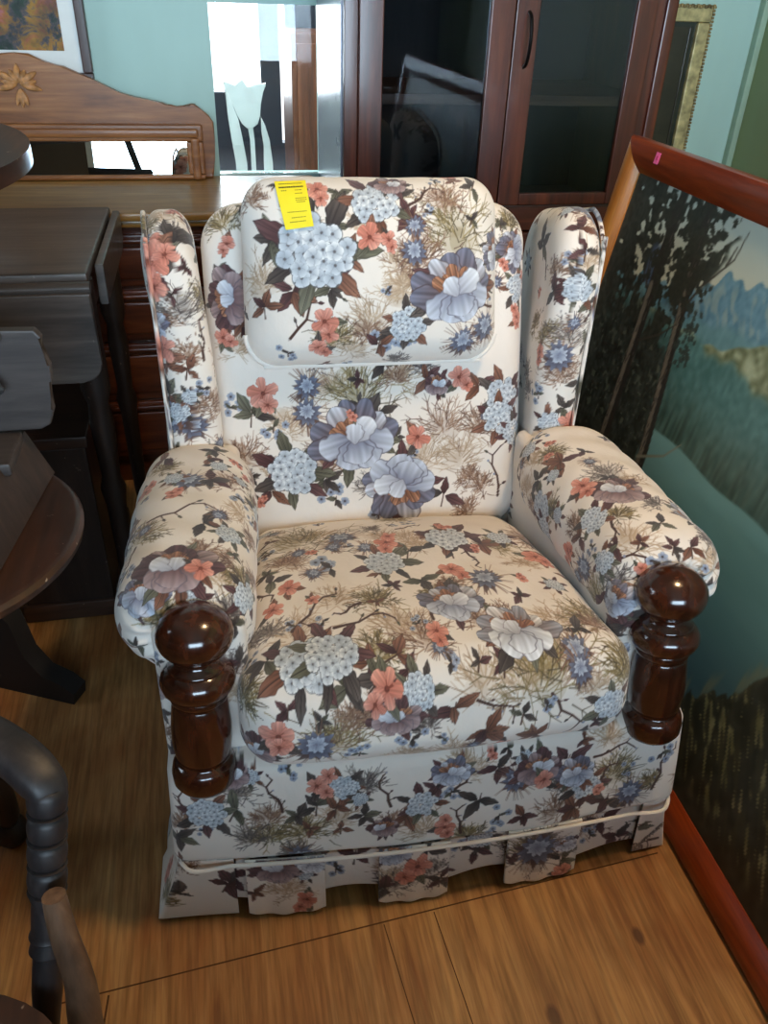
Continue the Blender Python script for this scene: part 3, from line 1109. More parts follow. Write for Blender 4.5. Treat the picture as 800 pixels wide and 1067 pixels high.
('seat', 'C', -0.2041, 0.2523, 0.4719, 0.0226, 0.0, 8262),
('seat', 'C', -0.2317, 0.1894, 0.4808, 0.0215, 0.0, 7106),
('seat', 'R', -0.1716, 0.1735, 0.4896, 0.0464, 0.7, 9969),
('seat', 'S', -0.1277, 0.3028, 0.4677, 0.0432, 0.0, 7702),
('seat', 'd', -0.2294, 0.2866, 0.4614, 0.0308, 0.7, 8398),
('seat', 'H', -0.1921, 0.0486, 0.5037, 0.0518, 0.0, 5107),
('seat', 'H', -0.1547, 0.0557, 0.5033, 0.0458, 0.0, 8266),
('seat', 'd', -0.1399, 0.0091, 0.4856, 0.0352, -1.05, 9649),
('seat', 'd', -0.2482, 0.0625, 0.4939, 0.0294, 1.57, 3691),
('seat', 'g', -0.0925, 0.0108, 0.4905, 0.0289, -0.7, 790),
('seat', 'C', -0.2364, -0.0129, 0.4222, 0.032, 0.0, 5788),
('seat', 'F', -0.1539, -0.019, 0.4221, 0.059, 0.0, 6843),
('seat', 'T', -0.184, -0.0211, 0.4035, 0.0324, 0.0, 6967),
('seat', 'U', -0.2726, 0.0014, 0.3835, 0.0394, 0.0, 7062),
('seat', 'C', -0.0832, -0.0005, 0.4819, 0.0289, 0.0, 9715),
('seat', 'H', -0.0375, -0.006, 0.4737, 0.029, 0.0, 19),
('seat', 'U', -0.0726, -0.0184, 0.4421, 0.0404, 0.0, 1446),
('seat', 'b', 0.0134, -0.0162, 0.4465, 0.0327, 0.0, 435),
('seat', 'b', 0.0609, -0.0245, 0.4007, 0.0368, 0.0, 9208),
('seat', 'P', 0.0422, 0.1575, 0.4975, 0.0506, 0.0, 760),
('seat', 'C', 0.0052, 0.0837, 0.5052, 0.0204, 0.0, 5088),
('seat', 'W', 0.1246, 0.0766, 0.5015, 0.0586, 0.0, 8712),
('seat', 'F', 0.1423, 0.0122, 0.4884, 0.0933, 0.0, 3246),
('seat', 'T', 0.2029, 0.0288, 0.4954, 0.0254, 0.0, 5025),
('seat', 'T', 0.2041, 0.0048, 0.478, 0.0218, 0.0, 1209),
('seat', 'T', 0.119, 0.2223, 0.4854, 0.0305, 0.0, 9336),
('seat', 'C', 0.0721, 0.2625, 0.4773, 0.0234, 0.0, 30),
('seat', 'L', -0.0463, 0.1182, 0.5037, 0.0719, 0.0, 7352),
('seat', 'F', -0.0746, 0.1886, 0.4921, 0.0444, 0.0, 5360),
('seat', 'H', 0.2592, -0.0117, 0.4119, 0.0344, 0.0, 1240),
('seat', 'R', 0.1875, -0.017, 0.4138, 0.0441, -1.22, 352),
('seat', 'b', 0.1413, -0.0178, 0.3723, 0.0275, 0.0, 7354),
('seat', 'C', 0.0909, -0.0112, 0.3566, 0.0207, 0.0, 8435),
('seat', 'b', -0.0615, 0.0422, 0.5044, 0.0295, -1.05, 3440),
('seat', 'C', 0.2381, 0.3039, 0.4581, 0.0287, 0.0, 757),
('seat', 'b', 0.267, 0.3143, 0.4419, 0.0333, 0.0, 780),
('seat', 'F', 0.2499, 0.1081, 0.4892, 0.0571, 0.0, 9988),
('seat', 'H', -0.0363, 0.304, 0.4686, 0.0436, 0.0, 5292),
('seat', 'C', -0.0188, 0.385, 0.4543, 0.0251, 0.0, 2772),
('seat', 'B', -0.0174, 0.0798, 0.5057, 0.0537, 0.0, 4432),
('seat', 'd', 0.0156, 0.2319, 0.482, 0.0304, 0.0, 9132),
('seat', 'S', -0.0473, -0.0256, 0.4028, 0.0263, 0.0, 4910),
('seat', 'B', 0.2499, 0.4018, 0.4304, 0.0588, 0.0, 2657),
('seat', 'S', 0.0128, 0.0222, 0.4991, 0.0229, 0.0, 8919),
('seat', 'u', -0.2211, -0.0038, 0.4637, 0.0222, 0.0, 6625),
('seat', 'R', -0.096, 0.1275, 0.5012, 0.0451, 0.0, 7579),
('seat', 'L', 0.0515, 0.0034, 0.4842, 0.0559, 0.0, 7656),
('seat', 'S', 0.1528, -0.0155, 0.4314, 0.0235, 0.0, 1551),
('seat', 'd', 0.0127, 0.3385, 0.4637, 0.0285, 0.0, 8233),
('seat', 'H', 0.1961, 0.386, 0.446, 0.0258, 0.0, 7897),
('seat', 'S', -0.1229, -0.0241, 0.3828, 0.023, 0.0, 5747),
('seat', 'L', 0.0138, -0.0184, 0.3641, 0.0497, 0.0, 8931),
('seat', 'S', 0.1492, -0.008, 0.3548, 0.0279, 0.0, 889),
('seat', 'b', 0.2764, 0.2339, 0.4525, 0.0317, 0.0, 2390),
('seat', 'R', 0.079, -0.0156, 0.4422, 0.0331, -0.7, 211),
('rail', 'u', -0.3665, 0.0358, 0.3095, 0.0378, 0.0, 7414),
('rail', 'H', -0.3518, 0.0168, 0.2344, 0.0352, 0.0, 5770),
('rail', 'g', -0.3082, 0.0134, 0.2377, 0.0317, -0.35, 2836),
('rail', 'R', -0.2489, 0.0136, 0.2608, 0.0316, 1.57, 890),
('rail', 'C', -0.1829, 0.0102, 0.278, 0.0228, 0.0, 8164),
('rail', 'H', -0.1422, 0.0061, 0.2713, 0.0282, 0.0, 2556),
('rail', 'b', -0.1547, 0.0008, 0.2321, 0.0286, 0.0, 8843),
('rail', 'F', -0.2033, -0.0004, 0.1955, 0.0484, 0.0, 6800),
('rail', 'R', -0.0797, 0.0023, 0.2556, 0.0321, 1.57, 1386),
('rail', 'b', -0.0405, -0.0052, 0.1989, 0.0293, 0.0, 4716),
('rail', 'H', -0.0176, -0.0017, 0.2186, 0.0328, 0.0, 4577),
('rail', 'U', -0.0792, -0.0083, 0.1815, 0.0256, 0.0, 2531),
('rail', 'C', 0.0206, -0.0097, 0.1633, 0.0224, 0.0, 297),
('rail', 'd', 0.0766, -0.0026, 0.2165, 0.0369, 0.0, 2167),
('rail', 'U', 0.1699, 0.0075, 0.2626, 0.0442, 0.0, 8597),
('rail', 'T', 0.1352, 0.0024, 0.247, 0.0294, 0.0, 645),
('rail', 'C', 0.1839, 0.004, 0.2363, 0.0242, 0.0, 2442),
('rail', 'H', 0.2595, 0.0044, 0.2078, 0.0342, 0.0, 5927),
('rail', 'u', 0.2228, 0.0124, 0.2663, 0.0371, 0.0, 339),
('rail', 'b', 0.2433, -0.0052, 0.1637, 0.0346, 0.0, 2869),
('rail', 'R', 0.3949, 0.0143, 0.2156, 0.0426, 1.05, 5255),
('rail', 'T', 0.3416, 0.0035, 0.1767, 0.0291, 0.0, 2346),
('rail', 'u', 0.3022, 0.0006, 0.1701, 0.0348, 0.0, 1167),
('rail', 'S', 0.3939, 0.0198, 0.2454, 0.0269, 0.0, 6813),
('rail', 'd', -0.3996, 0.0183, 0.1897, 0.0286, 0.0, 2586),
('rail', 'G', -0.2897, 0.0029, 0.1891, 0.0394, 0.0, 4528),
('rail', 'L', 0.0564, 0.0051, 0.2851, 0.0482, 0.0, 8994),
('rail', 'S', 0.1111, -0.0098, 0.1755, 0.0263, 0.0, 7085),
('rail', 'R', 0.3027, 0.0183, 0.2739, 0.0337, 0.0, 9434),
('rail', 'S', 0.0284, 0.0008, 0.2377, 0.0255, 0.0, 1791),
('rail', 'd', -0.1099, -0.004, 0.2109, 0.0235, 0.0, 5710),
('rail', 'b', 0.1522, -0.0113, 0.1695, 0.0264, 0.0, 7375),
('rail', 'R', -0.3862, 0.024, 0.2499, 0.028, 1.4, 6847),
('rail', 'S', -0.2246, 0.0246, 0.3096, 0.0243, 0.0, 1784),
('skirt', 'U', -0.249, -0.0129, 0.1158, 0.0442, 0.0, 601),
('skirt', 'C', -0.2057, -0.0245, 0.0384, 0.0228, 0.0, 8657),
('skirt', 'W', -0.1955, -0.0158, 0.1212, 0.0295, 0.0, 1693),
('skirt', 'C', -0.0226, -0.024, 0.0873, 0.0323, 0.0, 3642),
('skirt', 'd', -0.0081, -0.0204, 0.126, 0.0263, 0.0, 1507),
('skirt', 'u', 0.0194, -0.0288, 0.0527, 0.027, 0.0, 349),
('skirt', 'T', 0.1861, -0.0201, 0.084, 0.043, 0.0, 7300),
('skirt', 'G', 0.1868, -0.0209, 0.077, 0.0717, 0.0, 6772),
('skirt', 'C', 0.2384, -0.0262, 0.021, 0.0201, 0.0, 4171),
('skirt', 'H', -0.3724, 0.0039, 0.1177, 0.0293, 0.0, 9806),
('skirt', 'u', -0.3301, -0.0036, 0.0803, 0.0335, 0.0, 5591),
('skirt', 'C', -0.4306, 0.0567, 0.0494, 0.0194, 0.0, 6962),
('skirt', 'd', -0.4122, 0.0012, 0.0652, 0.0261, 0.0, 2452),
('skirt', 'S', -0.3917, -0.0035, 0.0406, 0.0226, 0.0, 1475),
('skirt', 'b', -0.1234, 0.0003, 0.1071, 0.034, 0.0, 7842),
('skirt', 'S', -0.1552, -0.0009, 0.0761, 0.0267, 0.0, 724),
('skirt', 'u', 0.0815, -0.0033, 0.0817, 0.0312, 0.0, 460),
('skirt', 'H', 0.0884, -0.0009, 0.1034, 0.0271, 0.0, 3666),
('skirt', 'u', 0.3074, 0.0091, 0.0978, 0.0361, 0.0, 943),
('skirt', 'S', 0.2929, 0.0035, 0.0681, 0.0242, 0.0, 6272),
('skirt', 'd', 0.3861, 0.0033, 0.0767, 0.0244, 0.0, 7665),
('skirt', 'R', 0.3808, -0.0001, 0.0271, 0.0289, 1.4, 8696),
('skirt', 'G', -0.0621, -0.027, 0.0549, 0.0374, 0.0, 6207),
('skirt', 'b', -0.29, -0.0163, 0.0645, 0.0224, 0.0, 1697),
('skirt', 'S', -0.0715, -0.0199, 0.1261, 0.0224, 0.0, 311),
('skirt', 'u', 0.1354, -0.0239, 0.0736, 0.0234, 0.0, 8643),
('skirt', 'W', 0.2386, -0.0175, 0.0825, 0.0236, 0.0, 2127),
('panel', 'u', -0.2838, 0.084, 0.4779, 0.0266, 0.0, 4709),
('panel', 'S', -0.3969, 0.0865, 0.4899, 0.0196, 0.0, 7907),
('panel', 'd', -0.4034, 0.0886, 0.396, 0.0239, 0.0, 3736),
('panel', 'L', -0.3011, 0.0776, 0.4285, 0.0371, 0.0, 9716),
('panel', 'S', -0.3931, 0.0797, 0.4391, 0.0166, 0.0, 5046),
('panel', 'u', 0.3029, 0.0818, 0.4863, 0.0285, 0.0, 3139),
('panel', 'P', 0.2971, 0.0787, 0.4296, 0.0255, 0.0, 4),
('panel', 'u', -0.3943, 0.0705, 0.3266, 0.0209, 0.0, 8037),
('head', 'L', 0.0305, 0.575, 0.8603, 0.0588, 0.0, 2818),
('head', 'L', -0.1473, 0.6176, 0.957, 0.0522, 0.0, 81),
('head', 'B', 0.1046, 0.6416, 0.9972, 0.0487, 0.0, 6126),
('head', 'u', 0.042, 0.6183, 0.9711, 0.0277, 0.0, 6292),
('head', 'L', -0.0624, 0.5685, 0.7602, 0.0553, 0.0, 5737),
('head', 'b', -0.211, 0.5983, 0.8242, 0.0282, 0.0, 3439),
('back', 'L', -0.0906, 0.6296, 0.6596, 0.0592, 0.0, 1449),
('back', 'u', -0.1136, 0.5979, 0.5425, 0.0316, 0.0, 5711),
('back', 'd', 0.0014, 0.6128, 0.6022, 0.0315, 0.0, 8535),
('back', 'L', 0.0409, 0.6382, 0.6802, 0.0598, 0.0, 2900),
('back', 'B', 0.2087, 0.6146, 0.5694, 0.0511, 0.0, 4707),
('back', 'b', 0.0981, 0.633, 0.66, 0.0293, 0.0, 4699),
('back', 'd', -0.1066, 0.5804, 0.4757, 0.032, 0.0, 3251),
('seat', 'L', -0.1971, 0.1296, 0.4919, 0.0547, 0.0, 8554),
('seat', 'L', 0.1147, -0.0036, 0.4732, 0.0523, 0.0, 6161),
('seat', 'B', -0.1292, -0.0138, 0.4513, 0.043, 0.0, 5742),
('seat', 'd', 0.0887, 0.3279, 0.4646, 0.0286, 0.0, 3766),
('seat', 'L', -0.1308, 0.2036, 0.4896, 0.0491, 0.0, 3467),
('seat', 'u', -0.0507, 0.016, 0.4947, 0.0227, 0.0, 3337),
('seat', 'd', 0.2179, 0.0691, 0.4974, 0.0244, 0.0, 3983),
('seat', 'L', 0.1944, 0.1089, 0.4945, 0.0522, 0.0, 2202),
('seat', 'b', -0.1027, 0.0344, 0.5021, 0.0244, 0.0, 2217),
('seat', 'u', 0.0897, 0.0167, 0.4945, 0.0231, 0.0, 2660),
('seat', 'B', -0.1983, 0.3508, 0.4528, 0.0443, 0.0, 7938),
('seat', 'L', 0.2261, -0.0044, 0.4589, 0.0452, 0.0, 6555),
('seat', 'd', 0.1172, -0.0181, 0.4194, 0.0235, 0.0, 6848),
('seat', 'B', 0.0813, 0.1186, 0.4988, 0.0431, 0.0, 4991),
('rail', 'L', -0.155, -0.0012, 0.2159, 0.0438, 0.0, 2057),
('rail', 'L', -0.3114, 0.0245, 0.2919, 0.0423, 0.0, 6361),
('rail', 'B', 0.2108, -0.0061, 0.1762, 0.0464, 0.0, 4563),
('rail', 'u', 0.0045, 0.0025, 0.2516, 0.0235, 0.0, 9683),
('rail', 'd', -0.2142, 0.0038, 0.2206, 0.0232, 0.0, 218),
('rail', 'B', -0.0638, -0.0066, 0.1933, 0.0357, 0.0, 4641),
('panel', 'P', 0.2869, 0.0983, 0.5223, 0.0389, 0.0, 958),
('panel', 'G', 0.286, 0.1638, 0.5184, 0.0406, 0.0, 4975),
('panel', 'd', 0.3092, 0.0823, 0.4949, 0.032, 0.0, 2781),
('panel', 'u', 0.2861, 0.0989, 0.4633, 0.0254, 0.0, 2171),
('panel', 'b', 0.286, 0.1977, 0.5022, 0.0228, 0.0, 8657),
('panel', 'B', 0.2981, 0.1002, 0.5478, 0.0385, 0.0, 131),
('panel', 'S', 0.2907, 0.0883, 0.482, 0.0215, 0.0, 2770),
('panel', 'd', -0.2859, 0.0923, 0.5439, 0.0259, 0.0, 948),
('panel', 'G', -0.2905, 0.0823, 0.4804, 0.0404, 0.0, 5156),
('panel', 'B', -0.4034, 0.0851, 0.358, 0.0296, 0.0, 4249),
('armr', 'H', 0.2846, 0.1536, 0.555, 0.0253, 0.0, 9066),
('armr', 'u', 0.2999, 0.156, 0.5798, 0.0233, 0.0, 8605),
('armr', 'G', 0.2924, 0.1237, 0.5487, 0.0391, 0.0, 2201),
('wingr', 'u', 0.3704, 0.6089, 0.9123, 0.0292, 0.0, 8397),
('wingr', 'B', 0.3264, 0.6223, 0.8744, 0.0414, 0.0, 7037),
('wingl', 'd', -0.3937, 0.5997, 0.8616, 0.0233, -1.57, 1045),
('wingl', 'b', -0.3512, 0.5715, 0.7244, 0.0264, 0.0, 9726),
('skirt', 'G', -0.3517, -0.0041, 0.0593, 0.0411, 0.0, 803),
('skirt', 'P', -0.3609, 0.0177, 0.1326, 0.0331, 0.0, 5319),
('skirt', 'B', -0.398, 0.0075, 0.1307, 0.04, 0.0, 1244),
('skirt', 'd', -0.3166, 0.0121, 0.1185, 0.0259, 0.0, 4892),
('skirt', 'P', -0.0636, -0.02, 0.1245, 0.0336, 0.0, 3539),
('skirt', 'G', 0.002, -0.0252, 0.0783, 0.0466, 0.0, 478),
('skirt', 'u', -0.0785, -0.0293, 0.0488, 0.0249, 0.0, 5522),
('skirt', 'L', -0.2358, -0.0188, 0.0691, 0.0457, 0.0, 7041),
('skirt', 'F', 0.1763, -0.0185, 0.0972, 0.0569, 0.0, 3974),
('skirt', 'd', 0.2337, -0.022, 0.0492, 0.0298, 0.0, 8822),
('skirt', 'u', 0.3425, 0.0075, 0.0522, 0.0286, 0.0, 3534),
('skirt', 'G', 0.379, 0.0003, 0.0102, 0.0406, 0.0, 3091),
('skirt', 'B', 0.2805, 0.0062, 0.0939, 0.0439, 0.0, 3443),
('skirt', 'S', 0.0551, -0.0024, 0.0994, 0.0271, 0.0, 3796),
('rail', 'P', 0.0261, 0.005, 0.2792, 0.0359, 0.0, 3957),
('rail', 'U', -0.3108, 0.0264, 0.3004, 0.0311, 0.0, 6518),
('rail', 'P', 0.2394, 0.0087, 0.2374, 0.0376, 0.0, 8596),
('rail', 'G', -0.1096, 0.0065, 0.2786, 0.0431, 0.0, 3119),
('rail', 'd', -0.1841, 0.0039, 0.2382, 0.0285, 0.0, 2237),
('rail', 'u', 0.1039, 0.0051, 0.277, 0.029, 0.0, 124),
('rail', 'F', 0.3076, 0.0114, 0.2342, 0.051, 0.0, 9031),
('rail', 'B', -0.2582, 0.0073, 0.2244, 0.039, 0.0, 4817),
('seat', 'H', 0.231, 0.1976, 0.4788, 0.0181, 5.37, 3111),
('seat', 'R', -0.181, 0.0175, 0.4919, 0.0257, 4.98, 1542),
('seat', 'T', 0.0007, 0.0494, 0.5055, 0.0135, 3.38, 686),
('seat', 'C', 0.0982, 0.4394, 0.4408, 0.0143, 4.11, 2580),
('seat', 'L', 0.1253, 0.0243, 0.4969, 0.0434, -0.61, 584),
('seat', 'd', -0.1776, -0.0137, 0.4453, 0.018, 0.39, 5345),
('seat', 'S', -0.0033, -0.0257, 0.398, 0.0175, 4.02, 8188),
('seat', 'F', -0.2778, 0.0334, 0.4715, 0.0364, -0.31, 9031),
('seat', 'F', 0.2841, 0.0129, 0.4561, 0.0395, -0.26, 3762),
('seat', 'T', 0.0472, -0.0198, 0.3682, 0.0129, 3.54, 1768),
('seat', 'T', -0.218, 0.5082, 0.4033, 0.0148, 6.02, 8),
('seat', 'S', -0.1584, 0.1356, 0.4967, 0.02, 0.33, 6151),
('seat', 'C', 0.1814, 0.2165, 0.4828, 0.012, 3.56, 3252),
('seat', 'u', 0.2361, -0.0164, 0.3873, 0.0165, -0.26, 248),
('seat', 'G', -0.0246, -0.0204, 0.4273, 0.0287, 0.29, 179),
('seat', 'H', -0.2438, 0.5137, 0.392, 0.0203, 1.12, 9163),
('seat', 'S', 0.0406, 0.4949, 0.418, 0.0203, 4.83, 6868),
('seat', 'C', 0.1338, 0.3379, 0.4622, 0.0107, 2.64, 3487),
('seat', 'T', -0.1159, 0.3852, 0.4518, 0.018, 0.12, 3068),
('seat', 'G', -0.0337, 0.4672, 0.4301, 0.0277, -0.5, 7234),
('seat', 'S', -0.2733, 0.0832, 0.473, 0.0194, 2.43, 1217),
('seat', 'S', -0.2331, 0.395, 0.4364, 0.0179, 1.53, 9851),
('seat', 'b', -0.0516, 0.2651, 0.4781, 0.0182, -0.52, 9621),
('seat', 'L', 0.0248, 0.3998, 0.4528, 0.0438, -0.44, 2525),
('seat', 'd', 0.2495, 0.3665, 0.4378, 0.0188, -0.48, 9075),
('seat', 'C', -0.1685, 0.2024, 0.4845, 0.0139, 3.79, 6905),
('seat', 'G', -0.2636, 0.1384, 0.4723, 0.0284, 0.02, 4180),
('seat', 'u', -0.0365, 0.219, 0.4874, 0.017, 0.57, 8044),
('seat', 'B', -0.1057, -0.0142, 0.4543, 0.0423, 0.67, 2070),
('seat', 'F', 0.0228, 0.1909, 0.4911, 0.0341, 0.58, 3341),
('seat', 'L', 0.2067, 0.2733, 0.4697, 0.0332, -0.12, 4080),
('seat', 'T', -0.1777, 0.3768, 0.4499, 0.0147, 3.59, 2155),
('seat', 'b', -0.23, 0.4458, 0.4253, 0.0153, -0.07, 5422),
('seat', 'L', 0.1742, 0.03, 0.4968, 0.0401, 0.59, 7779),
('seat', 'T', -0.0583, 0.3676, 0.4591, 0.0178, 0.13, 1226),
('seat', 'F', 0.0232, 0.5363, 0.4005, 0.0398, -0.25, 1186),
('seat', 'b', 0.0685, 0.1466, 0.4974, 0.0188, 0.56, 2122),
('seat', 'b', -0.0706, 0.1744, 0.4948, 0.015, -0.04, 1272),
('seat', 'L', -0.019, 0.4167, 0.4478, 0.0438, 0.1, 6264),
('seat', 'L', -0.0458, -0.0205, 0.3698, 0.0404, -0.59, 1893),
('seat', 'S', -0.0202, 0.1038, 0.5048, 0.0168, 4.62, 9518),
('seat', 'F', 0.274, 0.0256, 0.482, 0.0371, 0.02, 5082),
('seat', 'R', -0.2401, 0.2427, 0.4677, 0.0206, 6.01, 1849),
('seat', 'R', 0.0333, 0.4543, 0.4369, 0.0225, 0.07, 4932),
('seat', 'S', -0.2066, 0.1402, 0.4901, 0.0175, 4.73, 5611),
('seat', 'S', -0.1312, 0.5369, 0.3994, 0.0169, 1.57, 7059),
('seat', 'C', -0.1527, 0.3705, 0.4547, 0.0111, 5.78, 3438),
('seat', 'L', -0.205, 0.347, 0.4531, 0.0389, 0.47, 664),
('seat', 'F', 0.1789, 0.3568, 0.452, 0.0426, -0.31, 2771),
('seat', 'R', 0.0034, 0.1416, 0.5012, 0.0227, 1.34, 6782),
('seat', 'R', 0.1217, 0.3051, 0.4661, 0.026, 4.5, 7413),
('seat', 'F', -0.0863, 0.0592, 0.5078, 0.041, -0.31, 9954),
('seat', 'u', 0.162, 0.1642, 0.4888, 0.0178, -0.27, 9241),
('seat', 'L', -0.2672, 0.2962, 0.4331, 0.0377, -0.43, 4364),
('seat', 'L', -0.1355, 0.4608, 0.4282, 0.0429, 0.68, 1889),
('seat', 'b', 0.0586, 0.4024, 0.4519, 0.0202, 0.26, 3266),
('seat', 'R', 0.2575, 0.272, 0.4595, 0.0226, 4.49, 7736),
('seat', 'B', 0.0601, 0.2184, 0.4864, 0.0329, -0.32, 5664),
('seat', 'B', 0.1172, 0.1168, 0.4985, 0.0356, 0.41, 3668),
('seat', 'S', 0.0048, 0.476, 0.4277, 0.0182, 5.71, 6173),
('seat', 'S', 0.0708, 0.1857, 0.4937, 0.0172, 4.09, 3356),
('seat', 'G', -0.2367, 0.1368, 0.4879, 0.0296, 0.56, 1439),
('seat', 'S', -0.0896, 0.3779, 0.4555, 0.016, 4.51, 256),
('seat', 'H', -0.2567, 0.394, 0.4214, 0.0175, 2.65, 4509),
('seat', 'L', 0.0274, 0.3687, 0.4589, 0.0352, 0.51, 7027),
('seat', 'B', 0.2478, 0.0885, 0.493, 0.0328, -0.23, 2301),
('seat', 'd', -0.2385, 0.312, 0.4545, 0.0171, 0.08, 9200),
('seat', 'u', 0.0537, 0.0206, 0.4971, 0.0163, -0.17, 9984),
('seat', 'T', -0.1585, 0.2892, 0.4702, 0.0172, 6.08, 8588),
('seat', 'R', -0.1175, 0.1588, 0.4958, 0.0221, 3.37, 8244),
('back', 'C', -0.3157, 0.6284, 0.4671, 0.0103, 6.09, 8454),
('back', 'G', 0.008, 0.6709, 0.7834, 0.0327, 0.27, 1079),
('back', 'H', 0.1192, 0.7298, 0.9249, 0.0179, 6.01, 6621),
('back', 'd', -0.0917, 0.6045, 0.5716, 0.0173, -0.52, 7105),
('back', 'S', 0.0696, 0.5927, 0.5178, 0.0151, 2.63, 481),
('back', 'L', -0.2083, 0.5912, 0.495, 0.0328, -0.48, 193),
('back', 'T', 0.2374, 0.6971, 0.828, 0.0144, 2.23, 8172),
('back', 'G', 0.0877, 0.6416, 0.6871, 0.0367, 0.17, 3239),
('back', 'g', 0.2455, 0.7356, 0.9268, 0.0146, 0.19, 8672),
('back', 'B', 0.1815, 0.5681, 0.3967, 0.0374, 0.51, 8749),
('back', 'S', 0.2071, 0.5733, 0.35, 0.0176, 5.35, 9611),
('back', 'b', 0.2912, 0.6543, 0.6206, 0.0198, -0.26, 5160),
('back', 'S', -0.1571, 0.6526, 0.7174, 0.0191, 1.22, 1586),
('back', 'd', -0.2001, 0.6953, 0.8341, 0.0152, -0.58, 6355),
('back', 'g', 0.036, 0.6004, 0.5549, 0.0177, 0.29, 3287),
('back', 'L', 0.0099, 0.7429, 0.9447, 0.0336, 0.1, 5858),
('back', 'G', -0.0228, 0.5778, 0.4639, 0.0351, 0.19, 5627),
('back', 'S', 0.236, 0.6037, 0.325, 0.0192, 3.03, 398),
('back', 'R', -0.2907, 0.688, 0.7684, 0.0216, 1.16, 3340),
('back', 'B', -0.1753, 0.7112, 0.879, 0.0431, 0.6, 1560),
('back', 'L', -0.2634, 0.6672, 0.7319, 0.045, -0.05, 1584),
('back', 'C', -0.0508, 0.611, 0.5956, 0.0122, 3.24, 7046),
('back', 'b', 0.1689, 0.6546, 0.7138, 0.0145, 0.28, 3281),
('back', 'H', 0.0136, 0.7252, 0.9203, 0.0176, 2.32, 3196),
('back', 'B', 0.1695, 0.7051, 0.8615, 0.0318, 0.41, 5303),
('back', 'C', 0.2508, 0.7102, 0.862, 0.0126, 1.2, 9578),
('back', 'u', -0.0396, 0.6315, 0.6668, 0.0161, -0.54, 2622),
('back', 'L', 0.0122, 0.6494, 0.7227, 0.0442, 0.53, 6059),
('back', 'B', 0.0332, 0.6349, 0.6716, 0.0357, 0.31, 1155),
('back', 'T', -0.0397, 0.7267, 0.9235, 0.0152, 0.07, 5826),
('back', 'B', 0.1855, 0.5858, 0.465, 0.0335, 0.62, 4896),
('back', 'S', -0.0424, 0.6701, 0.7807, 0.0184, 3.58, 8733),
('back', 'C', -0.2388, 0.5764, 0.434, 0.0124, 3.12, 3493),
('back', 'G', 0.2377, 0.7177, 0.8858, 0.0357, 0.67, 373),
('back', 'd', -0.235, 0.7638, 0.9551, 0.016, -0.14, 826),
('back', 'C', -0.1608, 0.5671, 0.3571, 0.0102, 1.62, 4516),
('back', 'g', -0.039, 0.6176, 0.6239, 0.0202, 0.1, 1632),
('back', 'H', 0.1976, 0.6935, 0.8217, 0.0204, 0.48, 9790),
('back', 'B', 0.2101, 0.5819, 0.4448, 0.0355, 0.61, 6322),
('back', 'R', -0.1785, 0.7282, 0.923, 0.025, 3.75, 7038),
('back', 'g', 0.0835, 0.6508, 0.7165, 0.0161, -0.14, 5118),
('back', 'T', -0.02, 0.6531, 0.7348, 0.0153, 1.69, 4645),
('back', 'T', 0.2193, 0.6187, 0.5815, 0.0129, 4.85, 9597),
('back', 'B', 0.1932, 0.7201, 0.9, 0.0358, 0.26, 864),
('back', 'C', 0.2968, 0.7261, 0.8364, 0.0104, 6.21, 5230),
('back', 'd', -0.2536, 0.5918, 0.4859, 0.017, -0.03, 3992),
('back', 'G', -0.2805, 0.5953, 0.4862, 0.0377, 0.31, 7673),
('back', 'G', -0.1165, 0.6435, 0.6982, 0.0278, -0.12, 1932),
('back', 'B', -0.14, 0.6798, 0.7961, 0.0351, -0.48, 5952),
('back', 'L', 0.0428, 0.7379, 0.9401, 0.0412, -0.06, 4294),
('head', 'b', 0.0615, 0.5798, 0.8714, 0.0191, 0.04, 2244),
('head', 'd', -0.1476, 0.5924, 0.892, 0.0173, 0.0, 5056),
('head', 'b', 0.1313, 0.6782, 1.0163, 0.0161, 0.15, 9255),
('head', 'S', 0.2023, 0.6162, 0.8358, 0.0182, 4.73, 3109),
('head', 'S', -0.0645, 0.6068, 0.7099, 0.0197, 0.25, 995),
('head', 'u', -0.2436, 0.6356, 0.8037, 0.016, -0.66, 623),
('head', 'd', -0.1771, 0.6652, 1.0132, 0.0177, -0.6, 1416),
('head', 'd', 0.1588, 0.6284, 0.9623, 0.0182, -0.18, 7840),
('head', 'S', 0.003, 0.5725, 0.8579, 0.0174, 0.84, 1218),
('head', 'S', 0.0798, 0.6237, 0.9753, 0.0171, 4.69, 6391),
('head', 'L', 0.0251, 0.5776, 0.8726, 0.041, 0.68, 5331),
('head', 'B', -0.0311, 0.5663, 0.7902, 0.036, -0.18, 1589),
('head', 'S', 0.0973, 0.6755, 1.0159, 0.0149, 0.52, 9244),
('head', 'R', 0.1825, 0.595, 0.8169, 0.0272, 2.91, 152),
('head', 'F', -0.0876, 0.5668, 0.7844, 0.0394, -0.01, 5373),
('head', 'L', -0.0371, 0.6137, 0.9661, 0.0352, 0.22, 5358),
('head', 'G', 0.0274, 0.5888, 0.7241, 0.0308, -0.08, 9744),
('head', 'T', 0.1404, 0.5977, 0.8954, 0.0152, 1.39, 8456),
('head', 'L', 0.0213, 0.5878, 0.906, 0.0371, -0.15, 6350),
('head', 'b', -0.1076, 0.6, 0.714, 0.0192, 0.06, 9685),
('wingl', 'B', -0.3502, 0.5772, 0.7555, 0.0328, 0.36, 4611),
('wingl', 'd', -0.3693, 0.5526, 0.4957, 0.0175, 0.06, 9297),
('wingl', 'L', -0.3745, 0.6742, 0.9629, 0.041, 0.43, 1049),
('wingl', 'T', -0.3387, 0.5589, 0.4706, 0.0169, 0.53, 1338),
('wingl', 'G', -0.3603, 0.5588, 0.5357, 0.0373, -0.58, 2357),
('wingl', 'g', -0.3869, 0.5683, 0.5688, 0.0159, -0.39, 8545),
